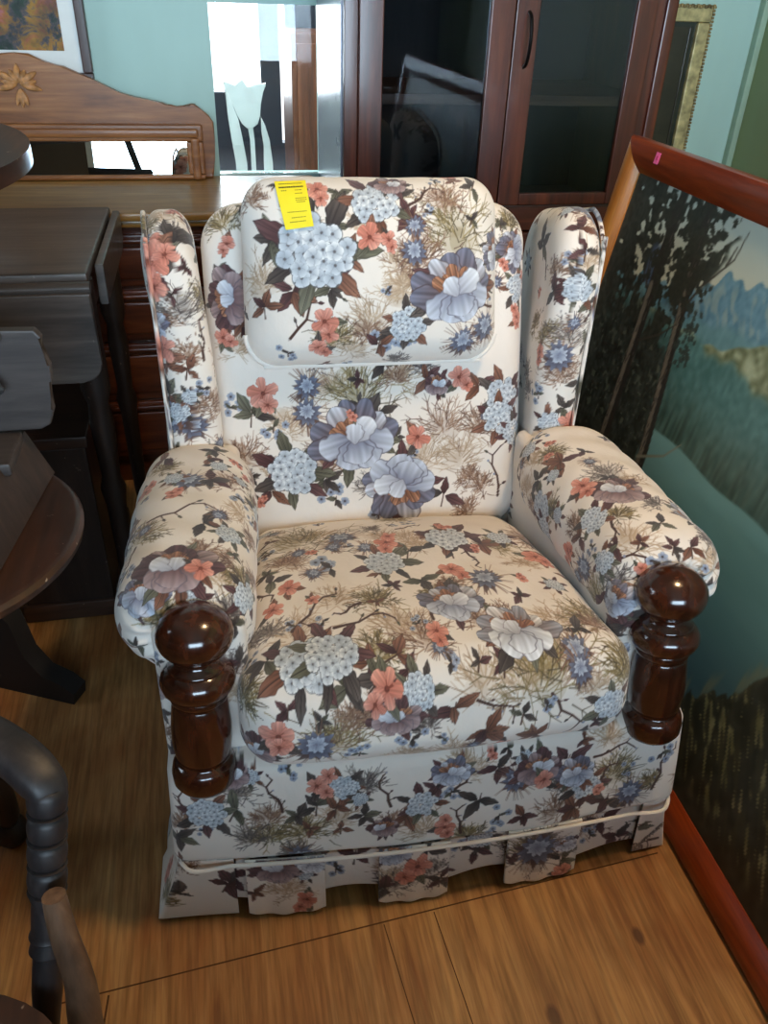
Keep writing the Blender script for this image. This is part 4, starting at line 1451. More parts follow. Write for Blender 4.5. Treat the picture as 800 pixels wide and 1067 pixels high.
('wingl', 'H', -0.3524, 0.567, 0.674, 0.0178, 2.12, 5455),
('wingl', 'F', -0.3318, 0.5634, 0.5447, 0.0395, 0.58, 6727),
('wingl', 'b', -0.3349, 0.6798, 0.9469, 0.0195, 0.43, 1462),
('wingl', 'H', -0.3102, 0.5692, 0.5153, 0.0213, 4.02, 8582),
('wingl', 'G', -0.3548, 0.6403, 0.9464, 0.0319, -0.11, 2395),
('wingl', 'C', -0.3556, 0.694, 0.9648, 0.0131, 2.02, 6378),
('wingl', 'u', -0.3647, 0.5899, 0.8525, 0.0202, -0.62, 5053),
('wingl', 'T', -0.4016, 0.6427, 0.927, 0.0162, 4.87, 2939),
('wingl', 'B', -0.3076, 0.5843, 0.6527, 0.0401, -0.68, 7881),
('wingl', 'S', -0.3868, 0.5724, 0.6081, 0.0155, 1.37, 3856),
('wingl', 'd', -0.3398, 0.5562, 0.5123, 0.0171, 0.55, 6594),
('wingl', 'T', -0.3065, 0.5804, 0.5683, 0.016, 5.92, 9017),
('wingl', 'u', -0.3378, 0.6078, 0.8937, 0.0173, -0.14, 5604),
('wingl', 'F', -0.3168, 0.6203, 0.8377, 0.0367, -0.39, 814),
('wingl', 'C', -0.4246, 0.8488, 0.9255, 0.0143, 4.99, 4498),
('wingl', 'd', -0.4251, 0.8962, 0.8748, 0.0198, 0.52, 6087),
('wingl', 'd', -0.4074, 0.6785, 0.4057, 0.0187, 0.15, 2577),
('wingl', 'B', -0.3978, 0.5791, 0.4421, 0.0403, -0.5, 8456),
('wingl', 'u', -0.4264, 0.8462, 0.6168, 0.0175, -0.63, 9369),
('wingl', 'L', -0.4052, 0.6792, 0.9552, 0.035, 0.58, 2441),
('wingl', 'u', -0.3931, 0.5587, 0.4845, 0.0181, 0.04, 7865),
('wingl', 'F', -0.4114, 0.7179, 0.4019, 0.0426, 0.12, 8289),
('wingl', 'L', -0.3891, 0.5595, 0.5238, 0.0428, -0.12, 1490),
('wingl', 'S', -0.3945, 0.61, 0.4231, 0.0147, 2.59, 8096),
('wingl', 'T', -0.4208, 0.7865, 0.4235, 0.018, 4.19, 1098),
('wingl', 'C', -0.4274, 0.8719, 0.9112, 0.013, 4.69, 1997),
('wingl', 'L', -0.4008, 0.6425, 0.4135, 0.0438, 0.3, 7786),
('wingl', 'L', -0.4185, 0.8291, 0.5481, 0.0362, -0.17, 8843),
('wingl', 'G', -0.4244, 0.8564, 0.6528, 0.0287, 0.18, 2936),
('wingl', 'L', -0.416, 0.753, 0.4015, 0.0409, 0.37, 6323),
('wingl', 'C', -0.4327, 0.903, 0.8497, 0.0128, 2.0, 4014),
('wingl', 'L', -0.4233, 0.8046, 0.4618, 0.0358, -0.44, 5026),
('wingl', 'B', -0.4241, 0.8121, 0.4916, 0.0338, 0.05, 4890),
('wingl', 'S', -0.4315, 0.8777, 0.7564, 0.0191, 0.86, 7829),
('wingr', 'S', 0.3503, 0.5703, 0.4461, 0.0164, 5.83, 5917),
('wingr', 'H', 0.3421, 0.8206, 0.8289, 0.0209, 2.84, 2221),
('wingr', 'F', 0.3247, 0.7057, 0.4357, 0.0377, -0.33, 5483),
('wingr', 'G', 0.3166, 0.6775, 0.6526, 0.0377, -0.69, 5957),
('wingr', 'b', 0.3527, 0.8234, 0.9154, 0.0194, -0.44, 8976),
('wingr', 'H', 0.3549, 0.6871, 0.9624, 0.0155, 1.13, 2265),
('wingr', 'C', 0.3253, 0.7768, 0.4993, 0.0128, 4.02, 267),
('wingr', 'g', 0.3207, 0.7117, 0.6078, 0.0172, -0.5, 6330),
('wingr', 'C', 0.3261, 0.6916, 0.8049, 0.0109, 3.26, 4319),
('wingr', 'S', 0.3232, 0.752, 0.6125, 0.0148, 4.92, 2371),
('wingr', 'G', 0.3886, 0.578, 0.5854, 0.0325, -0.12, 9253),
('wingr', 'T', 0.3602, 0.5814, 0.7841, 0.0153, 6.25, 6701),
('wingr', 'G', 0.3133, 0.6508, 0.628, 0.0373, 0.04, 8601),
('wingr', 'g', 0.3715, 0.5942, 0.8712, 0.0198, -0.25, 895),
('wingr', 'g', 0.3351, 0.8229, 0.71, 0.0188, 0.14, 4993),
('wingr', 'G', 0.3245, 0.7628, 0.656, 0.0367, -0.36, 6499),
('wingr', 'T', 0.3221, 0.7326, 0.5561, 0.0162, 5.9, 1121),
('wingr', 'B', 0.3504, 0.5634, 0.5548, 0.0334, 0.35, 9286),
('wingr', 'F', 0.3209, 0.6779, 0.7513, 0.0318, 0.41, 2028),
('wingr', 'S', 0.3165, 0.573, 0.4827, 0.0155, 2.77, 7373),
('wingr', 'C', 0.3871, 0.5713, 0.4473, 0.0108, 4.35, 3781),
('wingr', 'T', 0.4319, 0.8998, 0.8594, 0.0129, 5.64, 5043),
('wingr', 'R', 0.4095, 0.6283, 0.9302, 0.0216, 4.88, 7743),
('wingr', 'S', 0.4169, 0.6995, 0.9579, 0.0162, 5.79, 966),
('wingr', 'S', 0.4218, 0.747, 0.9464, 0.0194, 2.22, 7741),
('wingr', 'S', 0.4254, 0.8499, 0.9216, 0.0176, 1.48, 819),
('wingr', 'G', 0.4001, 0.7427, 0.3969, 0.0306, 0.44, 4487),
('wingr', 'L', 0.377, 0.5574, 0.4972, 0.0368, 0.64, 7293),
('wingr', 'S', 0.4368, 0.876, 0.9027, 0.0161, 4.52, 8215),
('wingr', 'u', 0.409, 0.8095, 0.461, 0.0167, 0.23, 1896),
('wingr', 'd', 0.3929, 0.6391, 0.416, 0.0203, 0.55, 2958),
('wingr', 'L', 0.4084, 0.6552, 0.9475, 0.0408, -0.57, 1249),
('wingr', 'T', 0.4004, 0.7045, 0.4028, 0.0156, 2.66, 9315),
('wingr', 'd', 0.4265, 0.7941, 0.9346, 0.0155, 0.33, 472),
('wingr', 'C', 0.4054, 0.799, 0.4343, 0.0102, 5.6, 986),
('wingr', 'B', 0.3972, 0.671, 0.4111, 0.032, -0.09, 7216),
('wingr', 'd', 0.3815, 0.5635, 0.4717, 0.0195, 0.14, 4281),
('wingr', 'g', 0.4296, 0.8662, 0.7069, 0.0174, 0.31, 506),
('wingr', 'd', 0.3853, 0.5908, 0.4272, 0.0182, -0.62, 6969),
('wingr', 'S', 0.3999, 0.7718, 0.4092, 0.0193, 4.64, 4337),
('arml', 'F', -0.2515, 0.3965, 0.5394, 0.0388, 0.01, 6207),
('arml', 'R', -0.385, 0.0991, 0.4719, 0.0262, 5.22, 7447),
('arml', 'S', -0.4289, 0.3839, 0.5764, 0.0169, 2.29, 3544),
('arml', 'R', -0.4094, 0.1785, 0.6021, 0.0267, 3.77, 2204),
('arml', 'B', -0.2599, 0.1816, 0.5529, 0.0306, -0.13, 8611),
('arml', 'F', -0.3969, 0.4747, 0.5848, 0.0356, -0.28, 6954),
('arml', 'd', -0.4402, 0.3293, 0.5647, 0.0162, -0.53, 3959),
('arml', 'H', -0.2711, 0.4339, 0.5711, 0.0158, 1.43, 5059),
('arml', 'B', -0.3616, 0.0995, 0.4914, 0.0326, 0.12, 958),
('arml', 'H', -0.3813, 0.4173, 0.5953, 0.0207, 5.87, 3495),
('arml', 'C', -0.2805, 0.4982, 0.5735, 0.0135, 1.35, 5691),
('arml', 'R', -0.3927, 0.1504, 0.6064, 0.0221, 1.35, 7662),
('arml', 'R', -0.318, 0.0967, 0.5389, 0.0242, 6.24, 2975),
('arml', 'S', -0.2545, 0.3411, 0.547, 0.0177, 2.63, 772),
('arml', 'b', -0.3247, 0.4859, 0.5904, 0.0201, 0.17, 8501),
('arml', 'C', -0.2609, 0.4711, 0.5538, 0.0126, 4.08, 3564),
('arml', 'B', -0.2962, 0.1784, 0.5955, 0.0325, 0.61, 5893),
('arml', 'G', -0.3529, 0.1281, 0.6016, 0.0274, -0.25, 6298),
('arml', 'F', -0.2764, 0.1582, 0.5806, 0.0414, -0.17, 4198),
('arml', 'B', -0.2511, 0.5128, 0.5312, 0.0344, 0.15, 8002),
('arml', 'L', -0.3813, 0.1006, 0.568, 0.0391, -0.52, 3416),
('arml', 'R', -0.2808, 0.1116, 0.4776, 0.025, 0.85, 8980),
('arml', 'H', -0.3066, 0.4644, 0.587, 0.0195, 0.92, 3355),
('arml', 'L', -0.2781, 0.329, 0.5801, 0.0374, 0.51, 3703),
('arml', 'T', -0.4173, 0.2709, 0.592, 0.0147, 3.84, 2298),
('arml', 'R', -0.4346, 0.2132, 0.5813, 0.0252, 5.08, 4883),
('arml', 'g', -0.4254, 0.0965, 0.5151, 0.0152, -0.01, 8026),
('arml', 'T', -0.305, 0.2954, 0.5957, 0.0154, 1.76, 2598),
('arml', 'B', -0.2596, 0.2824, 0.5538, 0.035, 0.3, 8526),
('arml', 'g', -0.303, 0.0944, 0.5131, 0.0192, -0.03, 4210),
('arml', 'G', -0.2918, 0.106, 0.5593, 0.0313, -0.61, 6625),
('arml', 'B', -0.3352, 0.1896, 0.6067, 0.0354, 0.49, 4915),
('arml', 'S', -0.2696, 0.2532, 0.5713, 0.0197, 0.45, 579),
('arml', 'B', -0.3417, 0.0957, 0.5186, 0.0387, -0.16, 5594),
('arml', 'S', -0.4364, 0.2849, 0.5753, 0.019, 3.94, 8894),
('arml', 'g', -0.2836, 0.2014, 0.584, 0.0148, -0.6, 7601),
('armr', 'C', 0.4081, 0.0985, 0.503, 0.0143, 2.42, 2225),
('armr', 'u', 0.4279, 0.5002, 0.5801, 0.0163, -0.2, 345),
('armr', 'u', 0.2709, 0.5137, 0.4878, 0.0158, 0.25, 3842),
('armr', 'L', 0.4382, 0.1104, 0.5756, 0.0446, 0.67, 57),
('armr', 'R', 0.3101, 0.1891, 0.5905, 0.0275, 4.81, 1295),
('armr', 'u', 0.347, 0.0989, 0.542, 0.0165, 0.54, 5134),
('armr', 'B', 0.2694, 0.4351, 0.4842, 0.0348, 0.26, 9237),
('armr', 'b', 0.3305, 0.1388, 0.5984, 0.0169, -0.19, 8748),
('armr', 'd', 0.4349, 0.0999, 0.5312, 0.0183, -0.19, 2912),
('armr', 'F', 0.2725, 0.354, 0.5225, 0.0431, 0.44, 5081),
('armr', 'H', 0.2733, 0.3225, 0.5307, 0.0185, 4.27, 661),
('armr', 'R', 0.3835, 0.099, 0.4774, 0.0208, 1.59, 8314),
('armr', 'u', 0.3777, 0.1205, 0.5972, 0.0187, -0.35, 5355),
('armr', 'S', 0.271, 0.4887, 0.4679, 0.0195, 1.29, 9236),
('armr', 'L', 0.3876, 0.3148, 0.6011, 0.0406, 0.46, 2634),
('armr', 'L', 0.2812, 0.4948, 0.5488, 0.0386, 0.27, 2191),
('armr', 'C', 0.3229, 0.1059, 0.5733, 0.0118, 4.27, 2273),
('armr', 'T', 0.272, 0.5187, 0.5225, 0.0146, 3.38, 1968),
('armr', 'L', 0.3426, 0.0908, 0.4864, 0.0434, 0.5, 2805),
('armr', 'T', 0.2801, 0.216, 0.4784, 0.0151, 5.46, 4648),
('armr', 'C', 0.2969, 0.4596, 0.5715, 0.0132, 2.56, 2326),
('armr', 'H', 0.2888, 0.403, 0.5644, 0.0164, 0.67, 4118),
('armr', 'G', 0.3959, 0.2352, 0.6048, 0.0289, 0.54, 4426),
('armr', 'C', 0.3115, 0.5002, 0.5759, 0.0114, 1.43, 7900),
('armr', 'u', 0.3574, 0.3267, 0.6002, 0.0178, -0.49, 116),
('armr', 'F', 0.3329, 0.2174, 0.6016, 0.0307, -0.23, 2289),
('armr', 'g', 0.2745, 0.5407, 0.4912, 0.0173, -0.12, 9171),
('armr', 'S', 0.285, 0.1976, 0.5527, 0.0177, 4.13, 4135),
('armr', 'S', 0.3124, 0.5385, 0.5746, 0.02, 5.43, 7261),
('armr', 'L', 0.2685, 0.4711, 0.5006, 0.0449, 0.05, 1223),
('armr', 'b', 0.3217, 0.0997, 0.4727, 0.0146, 0.08, 1031),
('armr', 'H', 0.4383, 0.2326, 0.5944, 0.0154, 1.32, 5972),
('armr', 'd', 0.319, 0.0961, 0.5352, 0.0192, 0.33, 6541),
('armr', 'G', 0.4507, 0.1519, 0.5903, 0.0377, -0.03, 6693),
('armr', 'u', 0.3558, 0.4335, 0.5933, 0.0193, -0.19, 7369),
('armr', 'T', 0.3481, 0.3903, 0.5976, 0.0142, 5.68, 5269),
('rail', 'G', 0.2174, 0.0038, 0.2205, 0.0302, -0.4, 2950),
('rail', 'L', -0.3615, 0.3096, 0.318, 0.0396, 0.25, 2904),
('rail', 'G', -0.0447, 0.1993, 0.318, 0.0289, -0.18, 2987),
('rail', 'L', 0.043, 0.0083, 0.3027, 0.0324, 0.0, 6608),
('rail', 'S', -0.3109, 0.0737, 0.318, 0.0201, 5.27, 3353),
('rail', 'B', -0.3919, 0.0198, 0.219, 0.0346, 0.36, 1775),
('rail', 'R', 0.0434, -0.0073, 0.177, 0.0285, 1.38, 6688),
('rail', 'B', 0.4118, 0.1501, 0.318, 0.0408, -0.6, 6391),
('rail', 'B', -0.0715, 0.4326, 0.318, 0.0404, 0.04, 165),
('rail', 'C', 0.3583, 0.635, 0.318, 0.014, 0.35, 5645),
('rail', 'g', 0.0519, 0.2011, 0.318, 0.0175, 0.09, 1870),
('rail', 'H', -0.2832, 0.0237, 0.2985, 0.018, 2.93, 6302),
('rail', 'd', 0.1174, 0.0144, 0.3089, 0.0167, 0.06, 697),
('rail', 'H', 0.146, 0.0093, 0.288, 0.0181, 3.73, 9741),
('rail', 'S', -0.3566, 0.0115, 0.2025, 0.0154, 2.94, 4194),
('rail', 'S', 0.3687, 0.0229, 0.273, 0.0156, 2.94, 9038),
('rail', 'L', -0.3555, 0.1767, 0.318, 0.0423, 0.56, 1819),
('rail', 'L', -0.2143, 0.7412, 0.316, 0.0433, 0.42, 8382),
('rail', 'u', -0.1459, 0.623, 0.318, 0.0148, 0.52, 5610),
('rail', 'b', -0.1478, -0.0047, 0.1875, 0.0172, 0.05, 6993),
('rail', 'u', 0.104, 0.3503, 0.318, 0.0202, -0.37, 1757),
('rail', 'R', 0.0536, 0.0028, 0.2625, 0.0278, 0.45, 8137),
('rail', 'F', 0.4014, 0.4564, 0.318, 0.0406, -0.49, 5994),
('rail', 'G', -0.2255, -0.0057, 0.1485, 0.0309, 0.6, 3597),
('rail', 'G', -0.1072, 0.6826, 0.318, 0.0319, 0.16, 510),
('rail', 'F', 0.104, 0.5159, 0.318, 0.0317, 0.21, 8720),
('rail', 'S', -0.0775, 0.1654, 0.318, 0.0178, 6.24, 6196),
('rail', 'S', 0.3297, 0.0109, 0.2265, 0.0195, 5.94, 9880),
('rail', 'S', 0.3211, 0.2411, 0.318, 0.0155, 0.8, 9511),
('rail', 'B', 0.0802, 0.3269, 0.318, 0.0322, -0.54, 5636),
('rail', 'b', 0.2456, 0.0199, 0.3027, 0.0163, -0.69, 1130),
('rail', 'b', -0.196, -0.0014, 0.1905, 0.0196, 0.38, 3279),
('rail', 'F', -0.2592, 0.0012, 0.189, 0.0386, -0.11, 6700),
('rail', 'H', -0.117, 0.0009, 0.246, 0.0161, 0.78, 1557),
('rail', 'g', -0.0462, 0.6469, 0.318, 0.0158, 0.11, 4667),
('rail', 'T', -0.2812, 0.3863, 0.318, 0.0177, 0.49, 7453),
('rail', 'C', 0.0922, 0.009, 0.3027, 0.011, 2.6, 3610),
('rail', 'F', 0.0631, -0.0128, 0.147, 0.0352, -0.23, 9573),
('rail', 'u', 0.2824, 0.4564, 0.318, 0.0162, 0.27, 4009),
('rail', 'L', -0.0154, -0.0091, 0.171, 0.0402, 0.51, 6358),
('rail', 'S', -0.1176, 0.2123, 0.318, 0.0151, 5.53, 9678),
('rail', 'G', -0.3019, 0.0202, 0.273, 0.0323, -0.41, 5956),
('rail', 'b', -0.3978, 0.0095, 0.1385, 0.0146, 0.13, 5633),
('rail', 'L', 0.2932, 0.0246, 0.3051, 0.0385, -0.19, 7615),
('rail', 'B', 0.2958, 0.0692, 0.318, 0.0428, 0.67, 6473),
('rail', 'G', 0.2735, 0.3406, 0.318, 0.0384, -0.61, 7573),
('rail', 'C', 0.284, 0.0038, 0.1965, 0.0135, 5.85, 8484),
('rail', 'R', -0.1905, 0.623, 0.318, 0.0235, 0.9, 6465),
('rail', 'F', 0.3759, 0.0085, 0.1935, 0.0306, 0.64, 4151),
('rail', 'R', 0.2907, 0.0093, 0.2265, 0.0269, 0.75, 7678),
('skirt', 'b', 0.1996, -0.0011, 0.0673, 0.0201, 0.55, 396),
('skirt', 'g', 0.1687, -0.0039, 0.0493, 0.0176, 0.05, 1822),
('skirt', 'T', -0.2265, -0.0006, 0.0523, 0.018, 3.54, 1109),
('skirt', 'F', -0.4301, 0.0207, 0.0507, 0.037, -0.27, 5779),
('skirt', 'd', 0.4162, 0.0674, 0.1203, 0.0159, -0.12, 889),
('skirt', 'H', -0.2065, -0.0174, 0.0961, 0.0164, 0.66, 2255),
('skirt', 'L', -0.0711, -0.0255, 0.0753, 0.0342, 0.09, 2844),
('skirt', 'G', 0.196, -0.0166, 0.1111, 0.0318, -0.69, 2518),
('seat', 'B', -0.2027, 0.583, 0.3187, 0.039, 2.36, 4819),
('seat', 'R', 0.2607, 0.4668, 0.4044, 0.0227, 0.69, 4927),
('seat', 'S', 0.2665, 0.4184, 0.2719, 0.0395, 4.87, 6385),
('seat', 'F', 0.1394, 0.4555, 0.2452, 0.0238, 1.64, 1830),
('seat', 'T', 0.1459, 0.3278, 0.268, 0.0426, 1.28, 9176),
('seat', 'g', 0.2988, 0.1436, 0.4106, 0.0433, 0.61, 4904),
('seat', 'B', -0.0291, 0.1278, 0.3048, 0.0358, 1.38, 1383),
('seat', 'd', 0.2233, 0.0026, 0.3458, 0.0302, 2.7, 7386),
('back', 'H', -0.2535, 0.6666, 0.3596, 0.0292, 3.34, 2674),
('back', 'd', 0.0318, 0.715, 0.5111, 0.0346, 2.51, 3648),
('back', 'P', 0.134, 0.7856, 0.7421, 0.0384, 0.2, 5891),
('back', 'C', 0.001, 0.6712, 0.3681, 0.034, 3.31, 146),
('back', 'd', -0.0797, 0.6302, 0.323, 0.0356, 0.66, 9721),
('back', 'C', -0.0901, 0.8312, 0.8915, 0.0304, 3.76, 6043),
('back', 'F', 0.2528, 0.7653, 0.6756, 0.0268, 4.79, 918),
('back', 'U', -0.1193, 0.7763, 0.7117, 0.0334, 3.24, 5647),
('back', 'H', -0.3141, 0.7397, 0.6971, 0.0241, 1.58, 4425),
('back', 'W', 0.2223, 0.6739, 0.3766, 0.0437, 4.06, 6117),
('back', 'P', -0.0578, 0.7902, 0.7572, 0.0286, 4.27, 1400),
('back', 'H', -0.1789, 0.6898, 0.4288, 0.0278, 0.2, 2447),
('back', 'U', 0.2428, 0.6162, 0.3238, 0.0401, 4.03, 929),
('back', 'd', -0.2908, 0.6075, 0.344, 0.0364, 3.47, 5571),
('back', 'B', 0.1077, 0.7105, 0.4965, 0.0225, 5.87, 3465),
('back', 'g', 0.0682, 0.7665, 0.6796, 0.0221, 4.63, 6854),
('head', 'S', 0.0477, 0.7656, 0.9293, 0.0364, 5.74, 1228),
('head', 'W', -0.1143, 0.7136, 0.735, 0.0239, 4.3, 2294),
('head', 'W', 0.0893, 0.7282, 1.0109, 0.0323, 2.74, 1932),
('head', 'T', 0.1664, 0.7375, 0.8349, 0.0426, 4.57, 1898),
('head', 'S', 0.069, 0.7245, 0.7758, 0.0411, 4.47, 1939),
('head', 'H', -0.1751, 0.7314, 0.8028, 0.0269, 2.61, 8787),
('wingl', 'H', -0.4243, 0.7538, 0.8548, 0.0438, 0.97, 4489),
('wingl', 'd', -0.3686, 0.852, 0.6111, 0.0227, 2.71, 6185),
('wingl', 'S', -0.4176, 0.719, 0.4828, 0.0382, 3.11, 7155),
('wingl', 'W', -0.3139, 0.7188, 0.6027, 0.0309, 4.89, 1724),
('wingl', 'B', -0.3074, 0.634, 0.7179, 0.0417, 4.85, 5309),
('wingl', 'H', -0.3906, 0.8349, 0.9328, 0.03, 1.03, 5730),
('wingl', 'R', -0.3941, 0.8893, 0.7709, 0.0405, 4.29, 7418),
('wingl', 'R', -0.3062, 0.6405, 0.5888, 0.0414, 2.25, 9565),
('wingl', 'B', -0.3657, 0.8184, 0.4762, 0.0446, 2.06, 8020),
('wingl', 'S', -0.4321, 0.8259, 0.8347, 0.028, 4.59, 9420),
('wingl', 'F', -0.4011, 0.6467, 0.7172, 0.0432, 5.04, 4174),
('wingl', 'C', -0.3974, 0.8998, 0.88, 0.0385, 2.72, 1068),
('wingl', 'U', -0.3051, 0.602, 0.472, 0.0444, 5.71, 7467),
('wingl', 'b', -0.378, 0.7384, 0.9571, 0.0247, 1.17, 1676),
('wingl', 'F', -0.3182, 0.7308, 0.6853, 0.0335, 0.94, 5766),
('wingl', 'T', -0.3731, 0.869, 0.6809, 0.0333, 2.81, 5845),
('wingl', 'U', -0.3209, 0.7746, 0.5363, 0.027, 1.25, 8764),
('wingl', 'P', -0.3825, 0.7515, 0.3978, 0.0258, 1.19, 2759),
('wingl', 'W', -0.3833, 0.6308, 0.4214, 0.0385, 1.83, 4337),
('wingl', 'S', -0.4186, 0.7971, 0.6201, 0.0287, 1.59, 2155),
('wingl', 'F', -0.342, 0.8585, 0.8665, 0.0437, 0.96, 6384),
('wingl', 'R', -0.4065, 0.6895, 0.6142, 0.0241, 5.03, 2666),
('wingl', 'T', -0.3332, 0.8285, 0.7678, 0.037, 3.41, 7880),
('wingl', 'T', -0.3142, 0.6779, 0.4449, 0.0299, 1.36, 8284),
('wingl', 'B', -0.3207, 0.6821, 0.8278, 0.03, 1.46, 9009),
('wingl', 'P', -0.4011, 0.6192, 0.7899, 0.0435, 6.04, 3199),
('wingl', 'F', -0.4061, 0.6549, 0.9554, 0.0301, 0.88, 1112),
('wingl', 'H', -0.4208, 0.8674, 0.908, 0.0315, 0.9, 8539),
('wingl', 'P', -0.3925, 0.5497, 0.5086, 0.032, 4.27, 1410),
('wingl', 'T', -0.3922, 0.5849, 0.4312, 0.0361, 5.81, 1666),
('wingl', 'g', -0.4149, 0.7993, 0.4468, 0.024, 5.65, 4195),
('wingl', 'g', -0.421, 0.845, 0.6365, 0.0438, 5.81, 7006),
('wingl', 'H', -0.4059, 0.7312, 0.3999, 0.036, 5.0, 9362),
('wingl', 'H', -0.4249, 0.8931, 0.8194, 0.0315, 0.94, 3053),
('wingl', 'd', -0.4187, 0.7771, 0.942, 0.0301, 1.38, 6422),
('wingl', 'T', -0.3898, 0.5702, 0.6305, 0.039, 1.28, 564),
('wingl', 'C', -0.3934, 0.5836, 0.759, 0.0322, 0.28, 9127),
('wingl', 'C', -0.3963, 0.6033, 0.9081, 0.0434, 2.15, 2232),
('wingl', 'R', -0.425, 0.8275, 0.5658, 0.0326, 3.79, 8002),
('wingl', 'H', -0.4055, 0.6598, 0.4165, 0.0269, 0.12, 3600),
('wingr', 'd', 0.3659, 0.7732, 0.4055, 0.0301, 0.37, 1187),
('wingr', 'H', 0.4139, 0.7592, 0.6792, 0.0331, 1.83, 8241),
('wingr', 'C', 0.4028, 0.6511, 0.7064, 0.0369, 4.33, 7308),
('wingr', 'S', 0.396, 0.6092, 0.6444, 0.0431, 4.3, 4480),
('wingr', 'W', 0.4181, 0.6649, 0.9084, 0.0423, 0.74, 7793),
('wingr', 'B', 0.3951, 0.6066, 0.5682, 0.0276, 5.77, 374),
('wingr', 'S', 0.4366, 0.8158, 0.8515, 0.0299, 4.97, 6550),
('wingr', 'S', 0.3771, 0.8673, 0.6732, 0.0257, 1.63, 4719),
('wingr', 'U', 0.3917, 0.7749, 0.9478, 0.036, 4.87, 4283),
('wingr', 'B', 0.3764, 0.8455, 0.5863, 0.0387, 0.37, 6677),
('wingr', 'R', 0.3465, 0.6166, 0.4216, 0.0281, 3.1, 8059),
('wingr', 'H', 0.4149, 0.6781, 0.7774, 0.0225, 1.01, 3747),
('wingr', 'B', 0.3991, 0.9019, 0.8206, 0.0255, 2.71, 7647),
('wingr', 'S', 0.3321, 0.8091, 0.5165, 0.0281, 4.85, 1691),
('wingr', 'T', 0.391, 0.7039, 0.9635, 0.0433, 5.72, 4760),
('wingr', 'b', 0.3931, 0.5947, 0.4945, 0.0398, 2.09, 4576),
('wingr', 'W', 0.4033, 0.6943, 0.4632, 0.0391, 1.57, 3264),
('wingr', 'C', 0.4226, 0.6967, 0.845, 0.032, 2.5, 5567),
('wingr', 'd', 0.4113, 0.7654, 0.5707, 0.027, 5.78, 7764),
('wingr', 'W', 0.4043, 0.6935, 0.6431, 0.0365, 5.08, 8192),
('wingr', 'U', 0.3986, 0.8641, 0.922, 0.0396, 0.36, 2462),
('wingr', 'H', 0.3569, 0.6995, 0.4006, 0.0282, 4.36, 7169),
('wingr', 'R', 0.4269, 0.7766, 0.7615, 0.04, 1.54, 3931),
('wingr', 'P', 0.3643, 0.8811, 0.7486, 0.0383, 0.81, 896),
('wingr', 'H', 0.4345, 0.8617, 0.769, 0.0293, 6.18, 1964),
('wingr', 'g', 0.4049, 0.7037, 0.5367, 0.0348, 2.76, 369),
('wingr', 'T', 0.4073, 0.6744, 0.9615, 0.0319, 0.33, 148),
('wingr', 'B', 0.3788, 0.5583, 0.4648, 0.0259, 2.28, 3539),
('wingr', 'F', 0.3979, 0.7216, 0.404, 0.0254, 3.63, 8415),
('wingr', 'g', 0.4309, 0.8976, 0.8435, 0.0306, 4.13, 2434),
('wingr', 'H', 0.4039, 0.7944, 0.4305, 0.0435, 1.57, 2915),
('wingr', 'F', 0.4261, 0.8488, 0.9206, 0.0225, 0.36, 9542),
('wingr', 'H', 0.3936, 0.6457, 0.4205, 0.0287, 2.08, 5936),
('wingr', 'H', 0.4188, 0.747, 0.9452, 0.0329, 1.97, 7239),
('wingr', 'd', 0.3975, 0.582, 0.7404, 0.026, 1.14, 9710),
('wingr', 'R', 0.4061, 0.607, 0.9306, 0.026, 1.09, 2662),
('wingr', 'W', 0.4117, 0.8199, 0.534, 0.0421, 5.02, 7278),
('wingr', 'g', 0.3929, 0.5729, 0.6662, 0.0352, 6.26, 3669),
('wingr', 'd', 0.4241, 0.8579, 0.6907, 0.0356, 3.43, 916),
('wingr', 'C', 0.4262, 0.8817, 0.7717, 0.0375, 1.36, 7323),
('wingr', 'C', 0.3819, 0.5626, 0.5826, 0.0331, 0.27, 8890),
('wingr', 'R', 0.3989, 0.5896, 0.8116, 0.0306, 1.02, 5963),
('arml', 'b', -0.4218, 0.5785, 0.5312, 0.0246, 1.26, 8558),
('arml', 'U', -0.452, 0.3047, 0.5479, 0.041, 4.97, 6713),
('arml', 'd', -0.4493, 0.5085, 0.502, 0.0351, 3.19, 6357),
('arml', 'b', -0.4484, 0.1247, 0.5077, 0.0291, 6.2, 460),
('arml', 'H', -0.3852, 0.1311, 0.4431, 0.0317, 4.95, 6425),
('arml', 'g', -0.3955, 0.492, 0.4281, 0.0286, 4.17, 2628),
('arml', 'W', -0.3611, 0.323, 0.4244, 0.0383, 2.34, 1764),
('arml', 'H', -0.2683, 0.1865, 0.4588, 0.0281, 1.86, 4005),
('arml', 'W', -0.2527, 0.5485, 0.4997, 0.0243, 4.61, 3042),
('arml', 'd', -0.2642, 0.427, 0.4425, 0.0419, 2.15, 4124),
('arml', 'g', -0.4487, 0.4145, 0.4783, 0.0445, 4.65, 5932),
('arml', 'R', -0.2533, 0.2847, 0.4786, 0.0427, 3.62, 4544),
('arml', 'S', -0.3324, 0.5628, 0.4271, 0.0353, 1.31, 9942),
('arml', 'S', -0.3283, 0.3987, 0.4208, 0.0417, 6.2, 4301),
('arml', 'T', -0.4085, 0.5643, 0.4495, 0.0336, 3.8, 8884),
('arml', 'T', -0.2696, 0.51, 0.4366, 0.0389, 0.72, 32),
('arml', 'P', -0.4573, 0.1877, 0.5395, 0.0319, 5.77, 7889),
('arml', 'F', -0.3484, 0.6098, 0.5116, 0.0293, 2.5, 5123),
('arml', 'B', -0.2454, 0.4718, 0.513, 0.04, 3.38, 2489),
('arml', 'T', -0.4504, 0.2678, 0.4851, 0.0243, 0.22, 7526),
('arml', 'P', -0.3685, 0.2021, 0.4318, 0.0233, 4.07, 7799),
('arml', 'H', -0.2463, 0.3869, 0.5113, 0.0418, 5.77, 6108),
